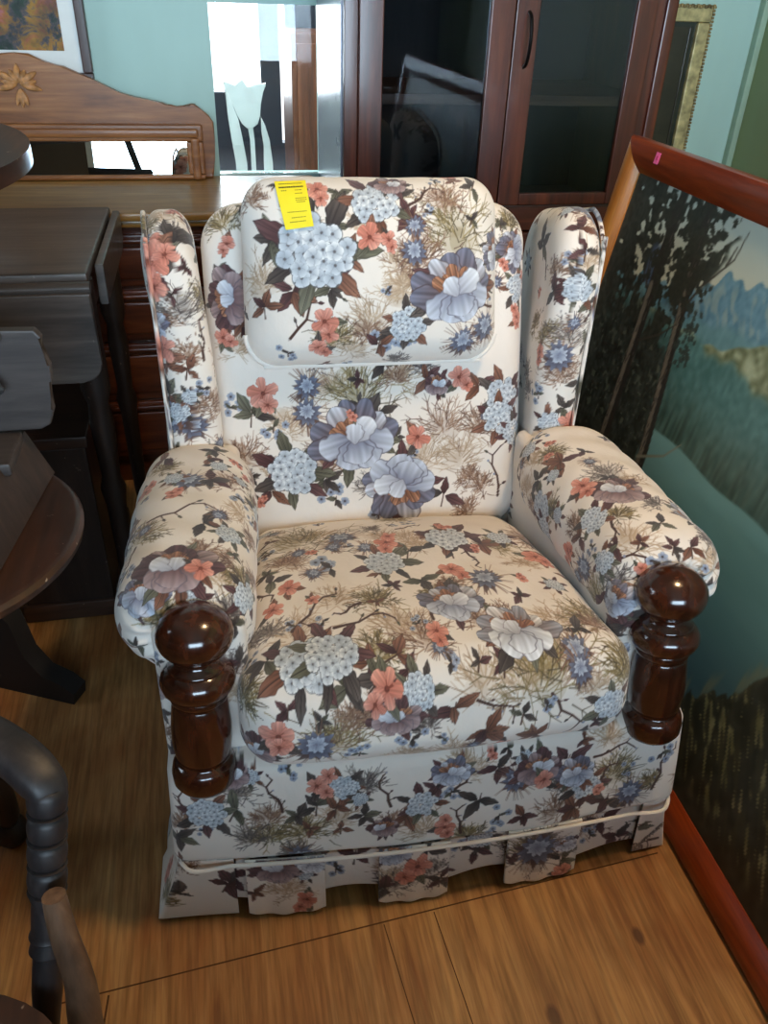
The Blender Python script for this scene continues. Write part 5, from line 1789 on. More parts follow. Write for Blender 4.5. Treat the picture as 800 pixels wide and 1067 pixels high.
('panel', 'd', -0.272, 0.1366, 0.486, 0.0347, 3.66, 881),
('panel', 'T', -0.2726, 0.592, 0.3, 0.0286, 4.86, 6949),
('panel', 'C', -0.2734, 0.3917, 0.2626, 0.0222, 2.99, 4315),
('panel', 'R', -0.272, 0.4435, 0.462, 0.0429, 0.98, 4361),
('panel', 'g', -0.404, 0.2525, 0.406, 0.025, 3.81, 1587),
('panel', 'P', -0.326, 0.4435, 0.25, 0.0325, 3.18, 4579),
('panel', 'S', -0.272, 0.1898, 0.35, 0.0331, 2.5, 7860),
('panel', 'P', -0.404, 0.3153, 0.438, 0.0231, 2.51, 1301),
('panel', 'b', -0.404, 0.51, 0.472, 0.0254, 2.66, 9864),
('panel', 'W', -0.372, 0.1036, 0.25, 0.0254, 4.08, 5092),
('panel', 'd', -0.272, 0.1221, 0.412, 0.0424, 1.34, 186),
('panel', 'U', -0.404, 0.1015, 0.438, 0.0331, 0.83, 2228),
('panel', 'B', -0.404, 0.4046, 0.422, 0.0389, 3.56, 2535),
('panel', 'T', -0.386, 0.6067, 0.312, 0.0323, 3.8, 834),
('panel', 'H', -0.334, 0.6236, 0.524, 0.0297, 0.9, 1231),
('panel', 'S', -0.404, 0.1969, 0.466, 0.0296, 2.52, 3383),
('panel', 'R', 0.2957, 0.6031, 0.294, 0.0261, 3.11, 5027),
('panel', 'C', 0.418, 0.1483, 0.306, 0.0398, 6.01, 6868),
('panel', 'R', 0.418, 0.2099, 0.438, 0.0262, 0.38, 6827),
('panel', 'H', 0.2945, 0.6076, 0.376, 0.0336, 0.88, 8951),
('panel', 'g', 0.418, 0.283, 0.426, 0.0419, 1.56, 9042),
('panel', 'H', 0.4, 0.6133, 0.386, 0.0259, 4.67, 3972),
('panel', 'S', 0.4069, 0.5456, 0.2521, 0.0317, 4.37, 3668),
('panel', 'P', 0.3021, 0.1068, 0.2504, 0.0337, 1.45, 3988),
('panel', 'b', 0.418, 0.4442, 0.304, 0.0304, 2.32, 2884),
('panel', 'R', 0.418, 0.4054, 0.434, 0.0277, 0.56, 8283),
('panel', 'R', 0.418, 0.2812, 0.344, 0.0445, 5.21, 7082),
('panel', 'S', 0.368, 0.6236, 0.512, 0.0445, 5.72, 5998),
('panel', 'T', 0.4159, 0.2094, 0.2611, 0.0349, 1.69, 2521),
('panel', 'S', 0.418, 0.4982, 0.364, 0.023, 2.41, 9319),
('panel', 'W', 0.316, 0.533, 0.25, 0.026, 5.72, 9693),
('panel', 'S', 0.418, 0.1116, 0.518, 0.0247, 0.89, 8699),
('armr', 'P', 0.4717, 0.3314, 0.4791, 0.0343, 4.88, 8022),
('armr', 'P', 0.3453, 0.4337, 0.42, 0.0422, 2.22, 7756),
('armr', 'W', 0.3438, 0.6085, 0.5057, 0.0287, 2.67, 4558),
('armr', 'B', 0.3887, 0.5761, 0.5699, 0.033, 1.32, 9333),
('armr', 'b', 0.3952, 0.3219, 0.4273, 0.0264, 0.75, 1268),
('armr', 'R', 0.4537, 0.5535, 0.4677, 0.0347, 1.52, 7657),
('armr', 'b', 0.4596, 0.2752, 0.5724, 0.0293, 0.22, 6897),
('armr', 'T', 0.3127, 0.2403, 0.4372, 0.0363, 4.75, 9410),
('armr', 'U', 0.3056, 0.3311, 0.4342, 0.0299, 3.95, 2887),
('armr', 'S', 0.4729, 0.1928, 0.4896, 0.0242, 0.58, 6726),
('armr', 'F', 0.3883, 0.1133, 0.4508, 0.044, 4.76, 586),
('armr', 'W', 0.3166, 0.1408, 0.4447, 0.0292, 0.75, 8504),
('armr', 'H', 0.4784, 0.1445, 0.5441, 0.0315, 3.24, 9961),
('armr', 'B', 0.312, 0.5397, 0.427, 0.0231, 1.01, 5071),
('armr', 'U', 0.4326, 0.4914, 0.4386, 0.035, 1.76, 9991),
('armr', 'P', 0.3911, 0.5946, 0.4539, 0.0414, 5.05, 18),
('armr', 'P', 0.419, 0.1792, 0.4394, 0.0428, 1.33, 5701),
('armr', 'R', 0.4763, 0.4067, 0.5411, 0.0394, 1.14, 5380),
('armr', 'b', 0.4447, 0.3882, 0.4474, 0.0261, 4.75, 8102),
('armr', 'H', 0.4403, 0.2586, 0.4483, 0.0249, 2.21, 3951),
('armr', 'g', 0.2834, 0.563, 0.5169, 0.0238, 2.67, 3677),
('armr', 'W', 0.4459, 0.1974, 0.5905, 0.0396, 1.17, 1366),
('rail', 'C', -0.2638, 0.4564, 0.126, 0.0307, 2.95, 1484),
('rail', 'H', 0.2824, 0.7525, 0.1401, 0.029, 2.84, 5817),
('rail', 'b', -0.373, 0.754, 0.2475, 0.0243, 6.08, 1049),
('rail', 'F', 0.4359, 0.3517, 0.234, 0.0358, 6.02, 1561),
('rail', 'H', -0.2895, 0.754, 0.288, 0.0448, 1.26, 3662),
('rail', 'b', -0.3439, 0.7481, 0.133, 0.029, 2.78, 9621),
('rail', 'T', 0.2233, 0.754, 0.2235, 0.0267, 5.64, 8353),
('rail', 'H', -0.4066, 0.4683, 0.2685, 0.0288, 5.73, 6861),
('rail', 'P', -0.0615, 0.754, 0.255, 0.0357, 5.15, 1168),
('rail', 'd', -0.215, 0.754, 0.282, 0.0388, 2.14, 3726),
('rail', 'P', 0.04, 0.7498, 0.3089, 0.0398, 1.93, 4430),
('rail', 'F', 0.0889, 0.6707, 0.126, 0.0312, 3.55, 4766),
('rail', 'b', -0.4065, 0.2527, 0.2715, 0.0375, 2.11, 8051),
('rail', 'd', 0.3433, 0.5754, 0.126, 0.0241, 3.91, 123),
('rail', 'W', -0.1654, 0.4564, 0.126, 0.0289, 0.72, 483),
('rail', 'H', 0.1389, 0.1203, 0.126, 0.0389, 0.18, 123),
('rail', 'g', -0.0155, 0.257, 0.126, 0.0341, 0.15, 1662),
('rail', 'H', 0.3266, 0.754, 0.2835, 0.0348, 3.1, 5632),
('rail', 'W', -0.0743, 0.754, 0.1545, 0.0282, 2.45, 2321),
('rail', 'F', 0.2192, 0.1847, 0.126, 0.0326, 3.35, 9486),
('rail', 'g', 0.0678, 0.2321, 0.126, 0.0408, 5.39, 853),
('rail', 'R', 0.3736, 0.6826, 0.126, 0.0344, 3.51, 812),
('rail', 'b', 0.1399, 0.754, 0.297, 0.0251, 0.05, 9517),
('rail', 'R', 0.4344, 0.0897, 0.273, 0.0282, 5.63, 8013),
('rail', 'F', 0.1783, 0.2841, 0.126, 0.0409, 2.71, 5377),
('rail', 'B', 0.4382, 0.0373, 0.177, 0.0307, 4.35, 4507),
('rail', 'd', -0.385, 0.5873, 0.126, 0.0383, 4.59, 992),
('rail', 'B', 0.4384, 0.5397, 0.1725, 0.0341, 0.21, 7856),
('rail', 'T', -0.2137, -0.0034, 0.1343, 0.0259, 3.64, 6250),
('rail', 'b', 0.3539, 0.2522, 0.126, 0.0249, 3.47, 8213),
('rail', 'T', -0.282, 0.5278, 0.126, 0.0308, 3.23, 8597),
('rail', 'H', 0.4326, 0.5992, 0.3013, 0.0434, 5.7, 8683),
('rail', 'B', -0.2349, 0.7492, 0.1343, 0.0276, 2.89, 7900),
('rail', 'B', 0.1484, 0.754, 0.2175, 0.03, 6.23, 5117),
('rail', 'H', 0.198, 0.0709, 0.126, 0.025, 5.86, 683),
('rail', 'P', -0.226, 0.3233, 0.126, 0.0276, 4.94, 4314),
('rail', 'P', 0.0901, 0.754, 0.1785, 0.0322, 1.75, 9511),
('rail', 'U', 0.0132, 0.754, 0.1935, 0.0392, 4.82, 8344),
('rail', 'F', 0.31, 0.0422, 0.126, 0.044, 3.78, 5313),
('rail', 'C', 0.4354, 0.7412, 0.1965, 0.026, 4.67, 1896),
('rail', 'B', 0.4392, 0.4208, 0.1515, 0.0413, 5.33, 5476),
('rail', 'S', 0.1101, -0.0117, 0.1343, 0.0237, 4.6, 965),
('rail', 'd', -0.4054, 0.5992, 0.297, 0.0234, 4.59, 7994),
('rail', 'R', -0.409, 0.6588, 0.2085, 0.0448, 2.81, 3266),
('skirtside', 'T', -0.402, 0.2515, 0.1201, 0.038, 2.31, 1111),
('skirtside', 'd', -0.4069, 0.1659, 0.1042, 0.0386, 5.04, 7573),
('skirtside', 'U', -0.4055, 0.6644, 0.1095, 0.0324, 4.27, 8981),
('skirtside', 'U', -0.4006, 0.75, 0.1307, 0.0221, 2.5, 4011),
('skirtside', 'H', -0.4216, 0.4781, 0.0511, 0.038, 5.73, 339),
('skirtside', 'H', -0.4311, 0.2515, 0.014, 0.0382, 1.09, 5024),
('skirtside', 'T', -0.4317, 0.6946, 0.0299, 0.0239, 4.01, 5715),
('skirtside', 'H', -0.4047, 0.4076, 0.1307, 0.0377, 5.72, 7648),
('skirtside', 'b', -0.4173, 0.3069, 0.0564, 0.0406, 6.03, 7562),
('skirtside', 'H', -0.4359, 0.1559, 0.0193, 0.0358, 3.78, 2784),
('skirtside', 'H', -0.4097, 0.0753, 0.0883, 0.0361, 2.28, 77),
('skirtside', 'R', -0.406, 0.5587, 0.0989, 0.0333, 3.04, 3242),
('skirtside', 'S', -0.4308, 0.0451, 0.014, 0.0311, 0.07, 5338),
('skirtside', 'F', -0.4304, 0.5687, 0.014, 0.0235, 5.5, 9433),
('skirtside', 'T', -0.4054, 0.4831, 0.1254, 0.0363, 4.29, 9445),
('skirtside', 'F', -0.4327, 0.3824, 0.0246, 0.0316, 4.32, 5553),
('skirtside', 'b', -0.4045, 0.3321, 0.1307, 0.0258, 0.31, 5473),
('skirtside', 'C', 0.4172, 0.3422, 0.1148, 0.0233, 4.8, 7756),
('skirtside', 'U', 0.4219, 0.4227, 0.0246, 0.0287, 2.71, 4798),
('skirtside', 'C', 0.4177, 0.7097, 0.0777, 0.0423, 5.8, 4450),
('skirtside', 'g', 0.4196, 0.5838, 0.0723, 0.0235, 4.25, 9340),
('skirtside', 'g', 0.4196, 0.1609, 0.0564, 0.0351, 0.41, 7562),
('skirtside', 'W', 0.4255, 0.1005, 0.0193, 0.0316, 5.14, 1395),
('skirtside', 'g', 0.4163, 0.4429, 0.1201, 0.0321, 0.35, 2003),
('skirtside', 'P', 0.4239, 0.6745, 0.014, 0.0252, 3.19, 6962),
('skirtside', 'H', 0.4161, 0.176, 0.1254, 0.0284, 5.27, 9583),
('skirtside', 'H', 0.4175, 0.5184, 0.0458, 0.0225, 2.18, 1571),
('skirtside', 'U', 0.4185, 0.2616, 0.0299, 0.0231, 3.51, 6702),
('skirtside', 'd', 0.419, 0.0451, 0.0777, 0.0227, 5.07, 6563),
('skirtside', 'C', 0.4239, 0.3371, 0.0299, 0.0263, 1.26, 8661),
('skirtside', 'F', 0.416, 0.5234, 0.1254, 0.0339, 3.8, 9060),
('skirtside', 'F', 0.4173, 0.6443, 0.1148, 0.041, 0.05, 1306),
('skirtside', 'b', 0.4159, 0.2465, 0.1307, 0.0299, 3.1, 7259),
]
paint_fabric(MOTIFS)

# ------------------------------------------------------------------ room shell
XL, XR, YB, YF, ZC = -2.4, 1.76, 2.67, -2.3, 2.45
def floor_mat():
    m, nt, b = new_mat('plywood_floor')
    rz = math.radians(6)
    v = coords(nt, (13, 1.3, 13), (0, 0, rz))
    n1 = noise(nt, v, 2.0, 5, 0.62, 0.9)
    v2 = coords(nt, (1, 1, 1))
    n2 = noise(nt, v2, 2.6, 4, 0.6, 0.4)
    v3 = coords(nt, (60, 3, 60), (0, 0, rz))
    n3 = noise(nt, v3, 2.0, 3, 0.6)
    c = ramp(nt, n1, [(0.28, (140, 92, 48)), (0.5, (178, 130, 76)), (0.74, (202, 158, 102))])
    c = mixc(nt, ramp(nt, n2, [(0.42, (0, 0, 0)), (0.62, (215, 215, 215))]), c, srgb(146, 84, 36))
    c = mixc(nt, 0.45, c, ramp(nt, n3, [(0.38, (135, 125, 112)), (0.6, (255, 255, 255))]), 'MULTIPLY')
    # knots: a few dark ovals
    tc = nt.nodes.new('ShaderNodeTexCoord')
    for (x, y, r) in ((.595, .617, .011), (.41, .525, .013), (.12, .52, .010), (-.12, .93, .012), (-.02, 1.0, .01)):
        mp = nt.nodes.new('ShaderNodeMapping')
        mp.vector_type = 'POINT'
        mp.inputs['Location'].default_value = (-x / r, -y / (r * 1.7), 0)
        mp.inputs['Scale'].default_value = (1 / r, 1 / (r * 1.7), 1)
        nt.links.new(tc.outputs['Object'], mp.inputs[0])
        g = nt.nodes.new('ShaderNodeTexGradient')
        g.gradient_type = 'SPHERICAL'
        nt.links.new(mp.outputs[0], g.inputs[0])
        f = ramp(nt, g.outputs['Fac'], [(0.0, (0, 0, 0)), (0.45, (235, 235, 235))])
        c = mixc(nt, f, c, srgb(84, 46, 22))
    nt.links.new(c, b.inputs['Base Color'])
    b.inputs['Roughness'].default_value = .5
    bump(nt, b, n3, .15, .001)
    return m
M_FLOOR = floor_mat()
def wall_mat(name, rgb, rough=.55):
    m, nt, b = new_mat(name)
    v = coords(nt, (1, 1, .35))
    n = noise(nt, v, 3, 4)
    n2 = noise(nt, coords(nt), 90, 2)
    lo = tuple(k * .93 for k in rgb)
    nt.links.new(ramp(nt, n, [(0.3, lo), (0.7, rgb)]), b.inputs['Base Color'])
    b.inputs['Roughness'].default_value = rough
    bump(nt, b, n2, .08, .001)
    return m
M_WALL = wall_mat('teal_wall_paint', (176, 212, 205))
M_WALL_R = wall_mat('green_wall_paint', (140, 160, 118))
M_BROWNW = wall_mat('brown_panelling', (92, 74, 58))
M_CEIL = plain('white_ceiling_paint', (150, 142, 128), .8, var=.03)
M_TRIMW = plain('pale_green_trim', (150, 178, 158), .5, var=.05)
M_DARKGAP = plain('dark_floor_seam', (84, 52, 26), .9)

bm = bmesh.new()
box2(bm, (XL, YF, -.06), (XR, YB, 0))
struct(build('floor', bm, M_FLOOR, smooth=False))
# joints between plywood sheets (thin dark strips let into the floor)
def seam(p, q, w):
    a, b = Vector((*p, 0)), Vector((*q, 0))
    d = (b - a).normalized()
    n = Vector((-d.y, d.x, 0)) * w / 2
    bm = bmesh.new()
    vs = [bm.verts.new(t + Vector((0, 0, z))) for z in (-.004, .0006) for t in (a - n, b - n, b + n, a + n)]
    bm.faces.new(vs[4:]); bm.faces.new(vs[3::-1])
    for k in range(4):
        bm.faces.new((vs[k], vs[(k + 1) % 4], vs[4 + (k + 1) % 4], vs[4 + k]))
    return bm
for i, (p, q, w) in enumerate((((-1.2, .62), (.70, .752), .0022), ((.185, .712), (.225, .30), .0016), ((.272, .718), (.305, .30), .0016), ((-.25, .68), (-.31, 0.0), .003), ((-.62, 2.1), (-.55, .66), .003))):
    o = struct(build('trim_%d' % (i + 1), seam(p, q, w), M_DARKGAP, smooth=False))

bm = bmesh.new()
OX0, OX1, OZ0, OZ1 = .0435, .352, .80, 1.247
box2(bm, (XL, YB, 0), (OX0, YB + .06, ZC))
box2(bm, (OX1, YB, 0), (XR, YB + .06, ZC))
box2(bm, (OX0, YB, 0), (OX1, YB + .06, OZ0))
box2(bm, (OX0, YB, OZ1), (OX1, YB + .06, ZC))
struct(build('wall_back', bm, M_WALL, smooth=False))
bm = bmesh.new()
box2(bm, (XR, YF, 0), (XR + .1, YB + .1, ZC))
struct(build('wall_right', bm, M_WALL_R, smooth=False))
bm = bmesh.new()
LY0, LY1, LZ0, LZ1 = 1.0, 2.2, 1.25, 2.2
box2(bm, (XL - .1, YF, 0), (XL, LY0, ZC))
box2(bm, (XL - .1, LY1, 0), (XL, YB + .06, ZC))
box2(bm, (XL - .1, LY0, 0), (XL, LY1, LZ0))
box2(bm, (XL - .1, LY0, LZ1), (XL, LY1, ZC))
struct(build('wall_left', bm, M_BROWNW, smooth=False))
bm = bmesh.new()
box2(bm, (XL - .1, YF - .1, ZC), (XR + .1, YB + .1, ZC + .1))
struct(build('ceiling', bm, M_CEIL, smooth=False))
WX0, WX1, WZ0, WZ1 = -.95, 1.25, .53, 2.15
bm = bmesh.new()
box2(bm, (XL - .1, YF - .1, 0), (WX0, YF, ZC))
box2(bm, (WX1, YF - .1, 0), (XR + .1, YF, ZC))
box2(bm, (WX0, YF - .1, 0), (WX1, YF, WZ0))
box2(bm, (WX0, YF - .1, WZ1), (WX1, YF, ZC))
struct(build('wall_front', bm, M_BROWNW, smooth=False))
M_WHITE = plain('white_gloss_paint', (225, 226, 222), .4, var=.03)
M_PANE = glass('clear_glass')
bm = bmesh.new()
for lo, hi in (((WX0, YF - .08, WZ0), (WX0 + .05, YF - .02, WZ1)), ((WX1 - .05, YF - .08, WZ0), (WX1, YF - .02, WZ1)), ((WX0, YF - .08, WZ0), (WX1, YF - .02, WZ0 + .05)), ((WX0, YF - .08, WZ1 - .05), (WX1, YF - .02, WZ1)), ((.13, YF - .08, WZ0), (.18, YF - .02, WZ1)), ((WX0, YF - .07, 1.33), (WX1, YF - .03, 1.37))):
    box2(bm, lo, hi, .004)
win = struct(build('window_1', bm, M_WHITE))
bm = bmesh.new()
box2(bm, (WX0 + .04, YF - .052, WZ0 + .04), (WX1 - .04, YF - .048, WZ1 - .04))
build('window_pane', bm, M_PANE, win, smooth=False)
bm = bmesh.new()
for lo, hi in (((XL - .08, LY0, LZ0), (XL - .02, LY0 + .05, LZ1)), ((XL - .08, LY1 - .05, LZ0), (XL - .02, LY1, LZ1)), ((XL - .08, LY0, LZ0), (XL - .02, LY1, LZ0 + .05)), ((XL - .08, LY0, LZ1 - .05), (XL - .02, LY1, LZ1)), ((XL - .07, 1.58, LZ0), (XL - .03, 1.62, LZ1))):
    box2(bm, lo, hi, .004)
win3 = struct(build('window_3', bm, M_WHITE))
bm = bmesh.new()
box2(bm, (XL - .052, LY0 + .04, LZ0 + .04), (XL - .048, LY1 - .04, LZ1 - .04))
build('window_pane', bm, M_PANE, win3, smooth=False)
# unseen half-height wall added to block window light from the lower chair and floor
bm = bmesh.new()
box2(bm, (-1.7, -.62, 0), (1.5, -.50, .83))
struct(build('wall_light_block', bm, M_BROWNW, smooth=False))
# trims
bm = bmesh.new()
box2(bm, (XL, YB - .014, 0), (XR, YB, .10), .003)
struct(build('baseboard_back', bm, M_TRIMW))
bm = bmesh.new()
box2(bm, (XR - .022, YB - .03, 0), (XR, YB, ZC), .004)
struct(build('trim_6', bm, M_TRIMW))

# ------------------------------------------------------------------ framed mountain picture leaning on the right
M_RED = wood('reddish_frame_wood', (92, 32, 12), (124, 48, 18), (150, 66, 26), 'x', .32, 1.2, .25)
M_RED2 = wood('reddish_frame_wood_bright', (120, 44, 12), (150, 62, 20), (172, 80, 30), 'x', .34, 1.2, .2)
M_FRAME_YEL = wood('frame_wood_yellower', (150, 82, 26), (184, 112, 40), (206, 138, 58), 'y', .3, 1.0, .25)  # same frame wood in a lighter, yellower tone
M_PRINT = painted('landscape_print', .5, 0, False, .12)
PL, PH, PW = 1.5, 1.06, .066
LEAN = math.radians(10.5)
pic = thing('framed_landscape', 'big wood-framed mountain lake picture with pine trees leaning on the floor right of the armchair', 'picture', (.727, 1.78, 0))
# local frame: x along the picture (towards the camera), y up the picture, z out of the face (to the left)
ex, ey = Vector((0, -1, 0)), Vector((math.sin(LEAN), 0, math.cos(LEAN)))
ez = ex.cross(ey)
pic.matrix_world = Matrix(((ex.x, ey.x, ez.x, .727), (ex.y, ey.y, ez.y, 1.78), (ex.z, ey.z, ez.z, 0.003), (0, 0, 0, 1)))
def rail(name, x0, y0, x1, y1, inward, mat):
    """moulded frame member with mitred ends; profile across its width"""
    bm = bmesh.new()
    prof = [(0, -.034), (0, -.010), (.004, -.003), (.014, .001), (.03, .001), (.046, -.003), (.058, -.010), (PW, -.015), (PW, -.034)]
    a, b, n = Vector((x0, y0, 0)), Vector((x1, y1, 0)), Vector((*inward, 0))
    d = (b - a).normalized()
    A = [bm.verts.new(a + n * w + d * w + Vector((0, 0, z))) for w, z in prof]
    B = [bm.verts.new(b + n * w - d * w + Vector((0, 0, z))) for w, z in prof]
    bm.faces.new(A[::-1]); bm.faces.new(B)
    for k in range(len(prof)):
        k2 = (k + 1) % len(prof)
        bm.faces.new((A[k], A[k2], B[k2], B[k]))
    return build(name, bm, mat, pic, angle=30)
rail('frame_rail', 0, PH, PL, PH, (0, -1), M_RED)
rail('frame_rail', 0, 0, PL, 0, (0, 1), M_RED2)
rail('frame_rail', 0, 0, 0, PH, (1, 0), M_FRAME_YEL)
rail('frame_rail', PL, 0, PL, PH, (-1, 0), M_RED)

def landscape():
    st = .0035
    nx, ny = int((PL - 2 * PW + .01) / st), int((PH - 2 * PW + .01) / st)
    x = np.linspace(PW - .004, PL - PW + .004, nx)
    y = np.linspace(PW - .004, PH - PW + .004, ny)
    S, T = np.meshgrid(x, y, indexing='ij')
    s, t = S.ravel(), T.ravel()
    V3 = np.stack([s, t, 0 * s], -1)
    N = lambda f, k=0: lump(V3, f, k)
    rs = np.random.RandomState(3)
    def rnd(fx, fy, seed):
        r = np.random.RandomState(seed)
        g = r.rand(int(PL * fx) + 3, int(PH * fy) + 3)
        u, v = s * fx, t * fy
        i, j = u.astype(int), v.astype(int)
        a, b = u - i, v - j
        return (g[i, j] * (1 - a) * (1 - b) + g[i + 1, j] * a * (1 - b) + g[i, j + 1] * (1 - a) * b + g[i + 1, j + 1] * a * b)
    def rnd2(u, v, seed):
        r = np.random.RandomState(seed)
        g = r.rand(256, 256)
        i, j = np.floor(u).astype(int), np.floor(v).astype(int)
        a, b = u - i, v - j
        w = lambda p, q: g[p % 256, q % 256]
        return w(i, j) * (1 - a) * (1 - b) + w(i + 1, j) * a * (1 - b) + w(i, j + 1) * (1 - a) * b + w(i + 1, j + 1) * a * b
    c = np.zeros((len(s), 3))
    def lay(mask, col):
        m = np.clip(mask, 0, 1)[:, None]
        c[:] = c * (1 - m) + np.asarray(col) * m
    sky = C3(208, 196, 160)[None] * (1 - smoothstep(.75, 1.0, t))[:, None] + C3(168, 178, 168)[None] * smoothstep(.75, 1.0, t)[:, None]
    c[:] = sky
    # mountains
    def ridge(pts, amp, f, seed):
        xs, ys = zip(*pts)
        return np.interp(s, xs, ys) + amp * np.sin(s * f + seed) * .5 + amp * np.sin(s * f * 2.7 + seed * 2) * .3 + amp * .6 * (rnd(34, 1, seed + 9) - .5)
    m1 = ridge([(0, .80), (.38, .84), (.46, .874), (.50, .89), (.56, .905), (.64, .915), (.75, .95), (.9, .90), (1.1, .93), (1.3, .86), (1.5, .88)], .022, 52, 1)
    tex = rnd(60, 40, 4) * .5 + rnd(140, 100, 5) * .5
    mc = C3(90, 128, 142)[None] + (tex[:, None] - .5) * C3(64, 58, 52)
    lay(smoothstep(-.003, .003, m1 - t), mc)
    snow = smoothstep(.50, .66, rnd(44, 30, 7) * .4 + rnd2((s + t * .6) * 120, (t - s * .5) * 34 + 90, 8) * .6) * smoothstep(.0, .03, m1 - t) * smoothstep(.79, .84, t)
    lay(snow * .6, C3(150, 160, 146))
    m2 = ridge([(0, .80), (.4, .79), (.5, .80), (.6, .825), (.9, .86), (1.5, .86)], .012, 22, 3)
    lay(smoothstep(-.012, .012, m2 - t), C3(98, 136, 138)[None] + (tex[:, None] - .5) * 30)
    m3 = ridge([(0, .76), (.50, .772), (.60, .80), (.70, .835), (.8, .84), (1.1, .80), (1.5, .80)], .012, 34, 5)
    m3b = ridge([(0, .76), (.50, .768), (.60, .766), (.75, .752), (1.1, .72), (1.5, .72)], .012, 44, 6)
    lay(smoothstep(-.004, .004, m3 - t) * smoothstep(-.03, .01, t - m3b), C3(128, 134, 100)[None] + (rnd(90, 90, 9)[:, None] - .5) * 90)
    # forested slope
    lay(smoothstep(.012, -.012, t - m3b), C3(76, 116, 110)[None] + (rnd(120, 90, 12)[:, None] - .5) * 26 + (rnd(30, 20, 16)[:, None] - .5) * 22)
    shore = .577 + .004 * np.sin(s * 25)
    dk = smoothstep(.13, .0, t - shore - .02 * rnd(60, 3, 37))
    lay(dk * (.55 + .45 * rnd(150, 10, 13)), C3(54, 74, 62)[None] + (rnd2(s * 150, t * 34, 14)[:, None] - .5) * 46)
    # lake
    lay(smoothstep(.003, -.003, t - shore), C3(108, 148, 142)[None] - smoothstep(.5, .22, t)[:, None] * C3(50, 58, 44) + (rnd(10, 60, 15)[:, None] - .5) * 8)
    # near bank, dark brush with pale blades
    bank = np.interp(s, [0, .5, .78, .85, .93, .96, 1.01, 1.2, 1.5], [.30, .26, .20, .22, .28, .335, .42, .46, .5]) + .05 * (rnd(60, 4, 17) - .5) + .03 * (rnd(140, 8, 18) - .5)
    lay(smoothstep(.004, -.004, t - bank), C3(46, 48, 36)[None] + (rnd(80, 60, 19)[:, None] - .5) * 30)
    lay(smoothstep(.05, .0, np.abs(t - bank - .02)) * smoothstep(.62, .8, rnd(50, 6, 20)) * .5, C3(148, 136, 96))
    ac, al_ = s * .86 + t * .5, t * .86 - s * .5
    blades = rnd2(ac * 190 + 300, al_ * 34 + 300, 21)
    blades2 = rnd2(ac * 120 + 300, al_ * 20 + 300, 27)
    inb = smoothstep(.004, -.004, t - bank) * smoothstep(.08, .15, t)
    lay(inb * smoothstep(.52, .75, blades2) * .6, C3(70, 68, 44))
    lay(inb * smoothstep(.60, .82, blades) * .85, C3(140, 136, 92)[None] + (rnd(60, 60, 23)[:, None] - .5) * 60)
    lay(smoothstep(.62, .78, rnd(22, 16, 24)) * smoothstep(.20, .13, t) * smoothstep(1.1, 1.2, s) * .8, C3(84, 102, 92))
    # tall pines on the left
    bx = lambda yy: np.interp(yy, [.385, .521, .77, .964, 1.06], [.473, .463, .407, .367, .36])
    edge = bx(t) - .01 + .03 * (rnd(40, 60, 30) - .5)
    mass = smoothstep(.012, -.012, s - edge) * smoothstep(.80, .70, t + .10 * (rnd(40, 40, 38) - .5) + .04 * (rnd(120, 120, 39) - .5))
    lay(mass, C3(40, 46, 38)[None] + (rnd(90, 70, 32)[:, None] - .5) * 40 + (rnd(200, 150, 33)[:, None] - .5) * 30)
    lay(mass * smoothstep(.70, .85, rnd(130, 110, 40)) * .7, C3(92, 98, 80))
    right = np.interp(t, [.70, .80, .86, .90, .96, 1.06], [.38, .41, .44, .46, .475, .48]) + .03 * (rnd(40, 50, 41) - .5)
    can = rnd(40, 34, 34) * .55 + rnd(110, 95, 35) * .45
    lay(smoothstep(.01, -.01, s - right) * smoothstep(.66, .74, t) * smoothstep(.40, .46, can + .20 * smoothstep(.22, .10, s) - .02), C3(42, 46, 36)[None] + (rnd(150, 130, 36)[:, None] - .5) * 34)
    lay(smoothstep(.026, .012, np.abs(s - .242 + .02 * (t - .84))) * smoothstep(.05, .03, np.abs(t - .845)) * .9, C3(72, 88, 112))
    br = Brush(c, s, t, .0018)
    def trunk(pts, w0, w1):
        br.line(pts, w0, w1, (42, 39, 33))
        lit = [(p[0] - w0 * .45 * (1 - i / len(pts) * .4), p[1]) for i, p in enumerate(pts)]
        n_ = len(lit)
        br.line(lit[:n_ - 2], w0 * .42, w1 * .5, (122, 112, 96), .85)
    trunk([(.31, .40), (.298, .55), (.284, .70), (.272, .81), (.262, .92), (.262, 1.01)], .019, .014)
    trunk([(.478, .37), (.463, .521), (.435, .65), (.407, .77), (.385, .87), (.367, .96), (.368, 1.01)], .0165, .012)
    rr_ = random.Random(17)
    for k in range(150):
        yy = rr_.uniform(.40, .98)
        x0, w0 = (np.interp(yy, [.40, .70, 1.0], [.31, .284, .262]), .018) if k % 2 else (float(bx(yy)), .015)
        xx = x0 + rr_.uniform(-w0, w0)
        br.line([(xx, yy), (xx + rr_.uniform(-.003, .003), yy + rr_.uniform(.006, .018))], .0016, .001, rr_.choice([(54, 48, 40), (34, 32, 28), (96, 88, 76)]), .7)
    for P in ([(.40, .80), (.431, .86), (.455, .885), (.49, .925), (.497, .975)], [(.475, .91), (.483, .945)], [(.405, .80), (.38, .87), (.37, .93)], [(.45, .50), (.53, .545), (.565, .59)], [(.30, .70), (.36, .735), (.40, .77)], [(.25, .80), (.235, .83), (.226, .86)]):
        br.line(P, .0034, .0012, (58, 52, 42) if P[0][1] > .6 else (128, 124, 104))
    for k in range(230):
        yy = rr_.uniform(.80, .995)
        x0 = rr_.choice([.25, .37, .40]) + rr_.gauss(0, .035)
        if x0 < .47:
            br.petal(x0, yy, rr_.uniform(0, 6.28), rr_.uniform(.010, .024), rr_.uniform(.004, .008), (38, 40, 32), (54, 56, 42), kind='leaf')
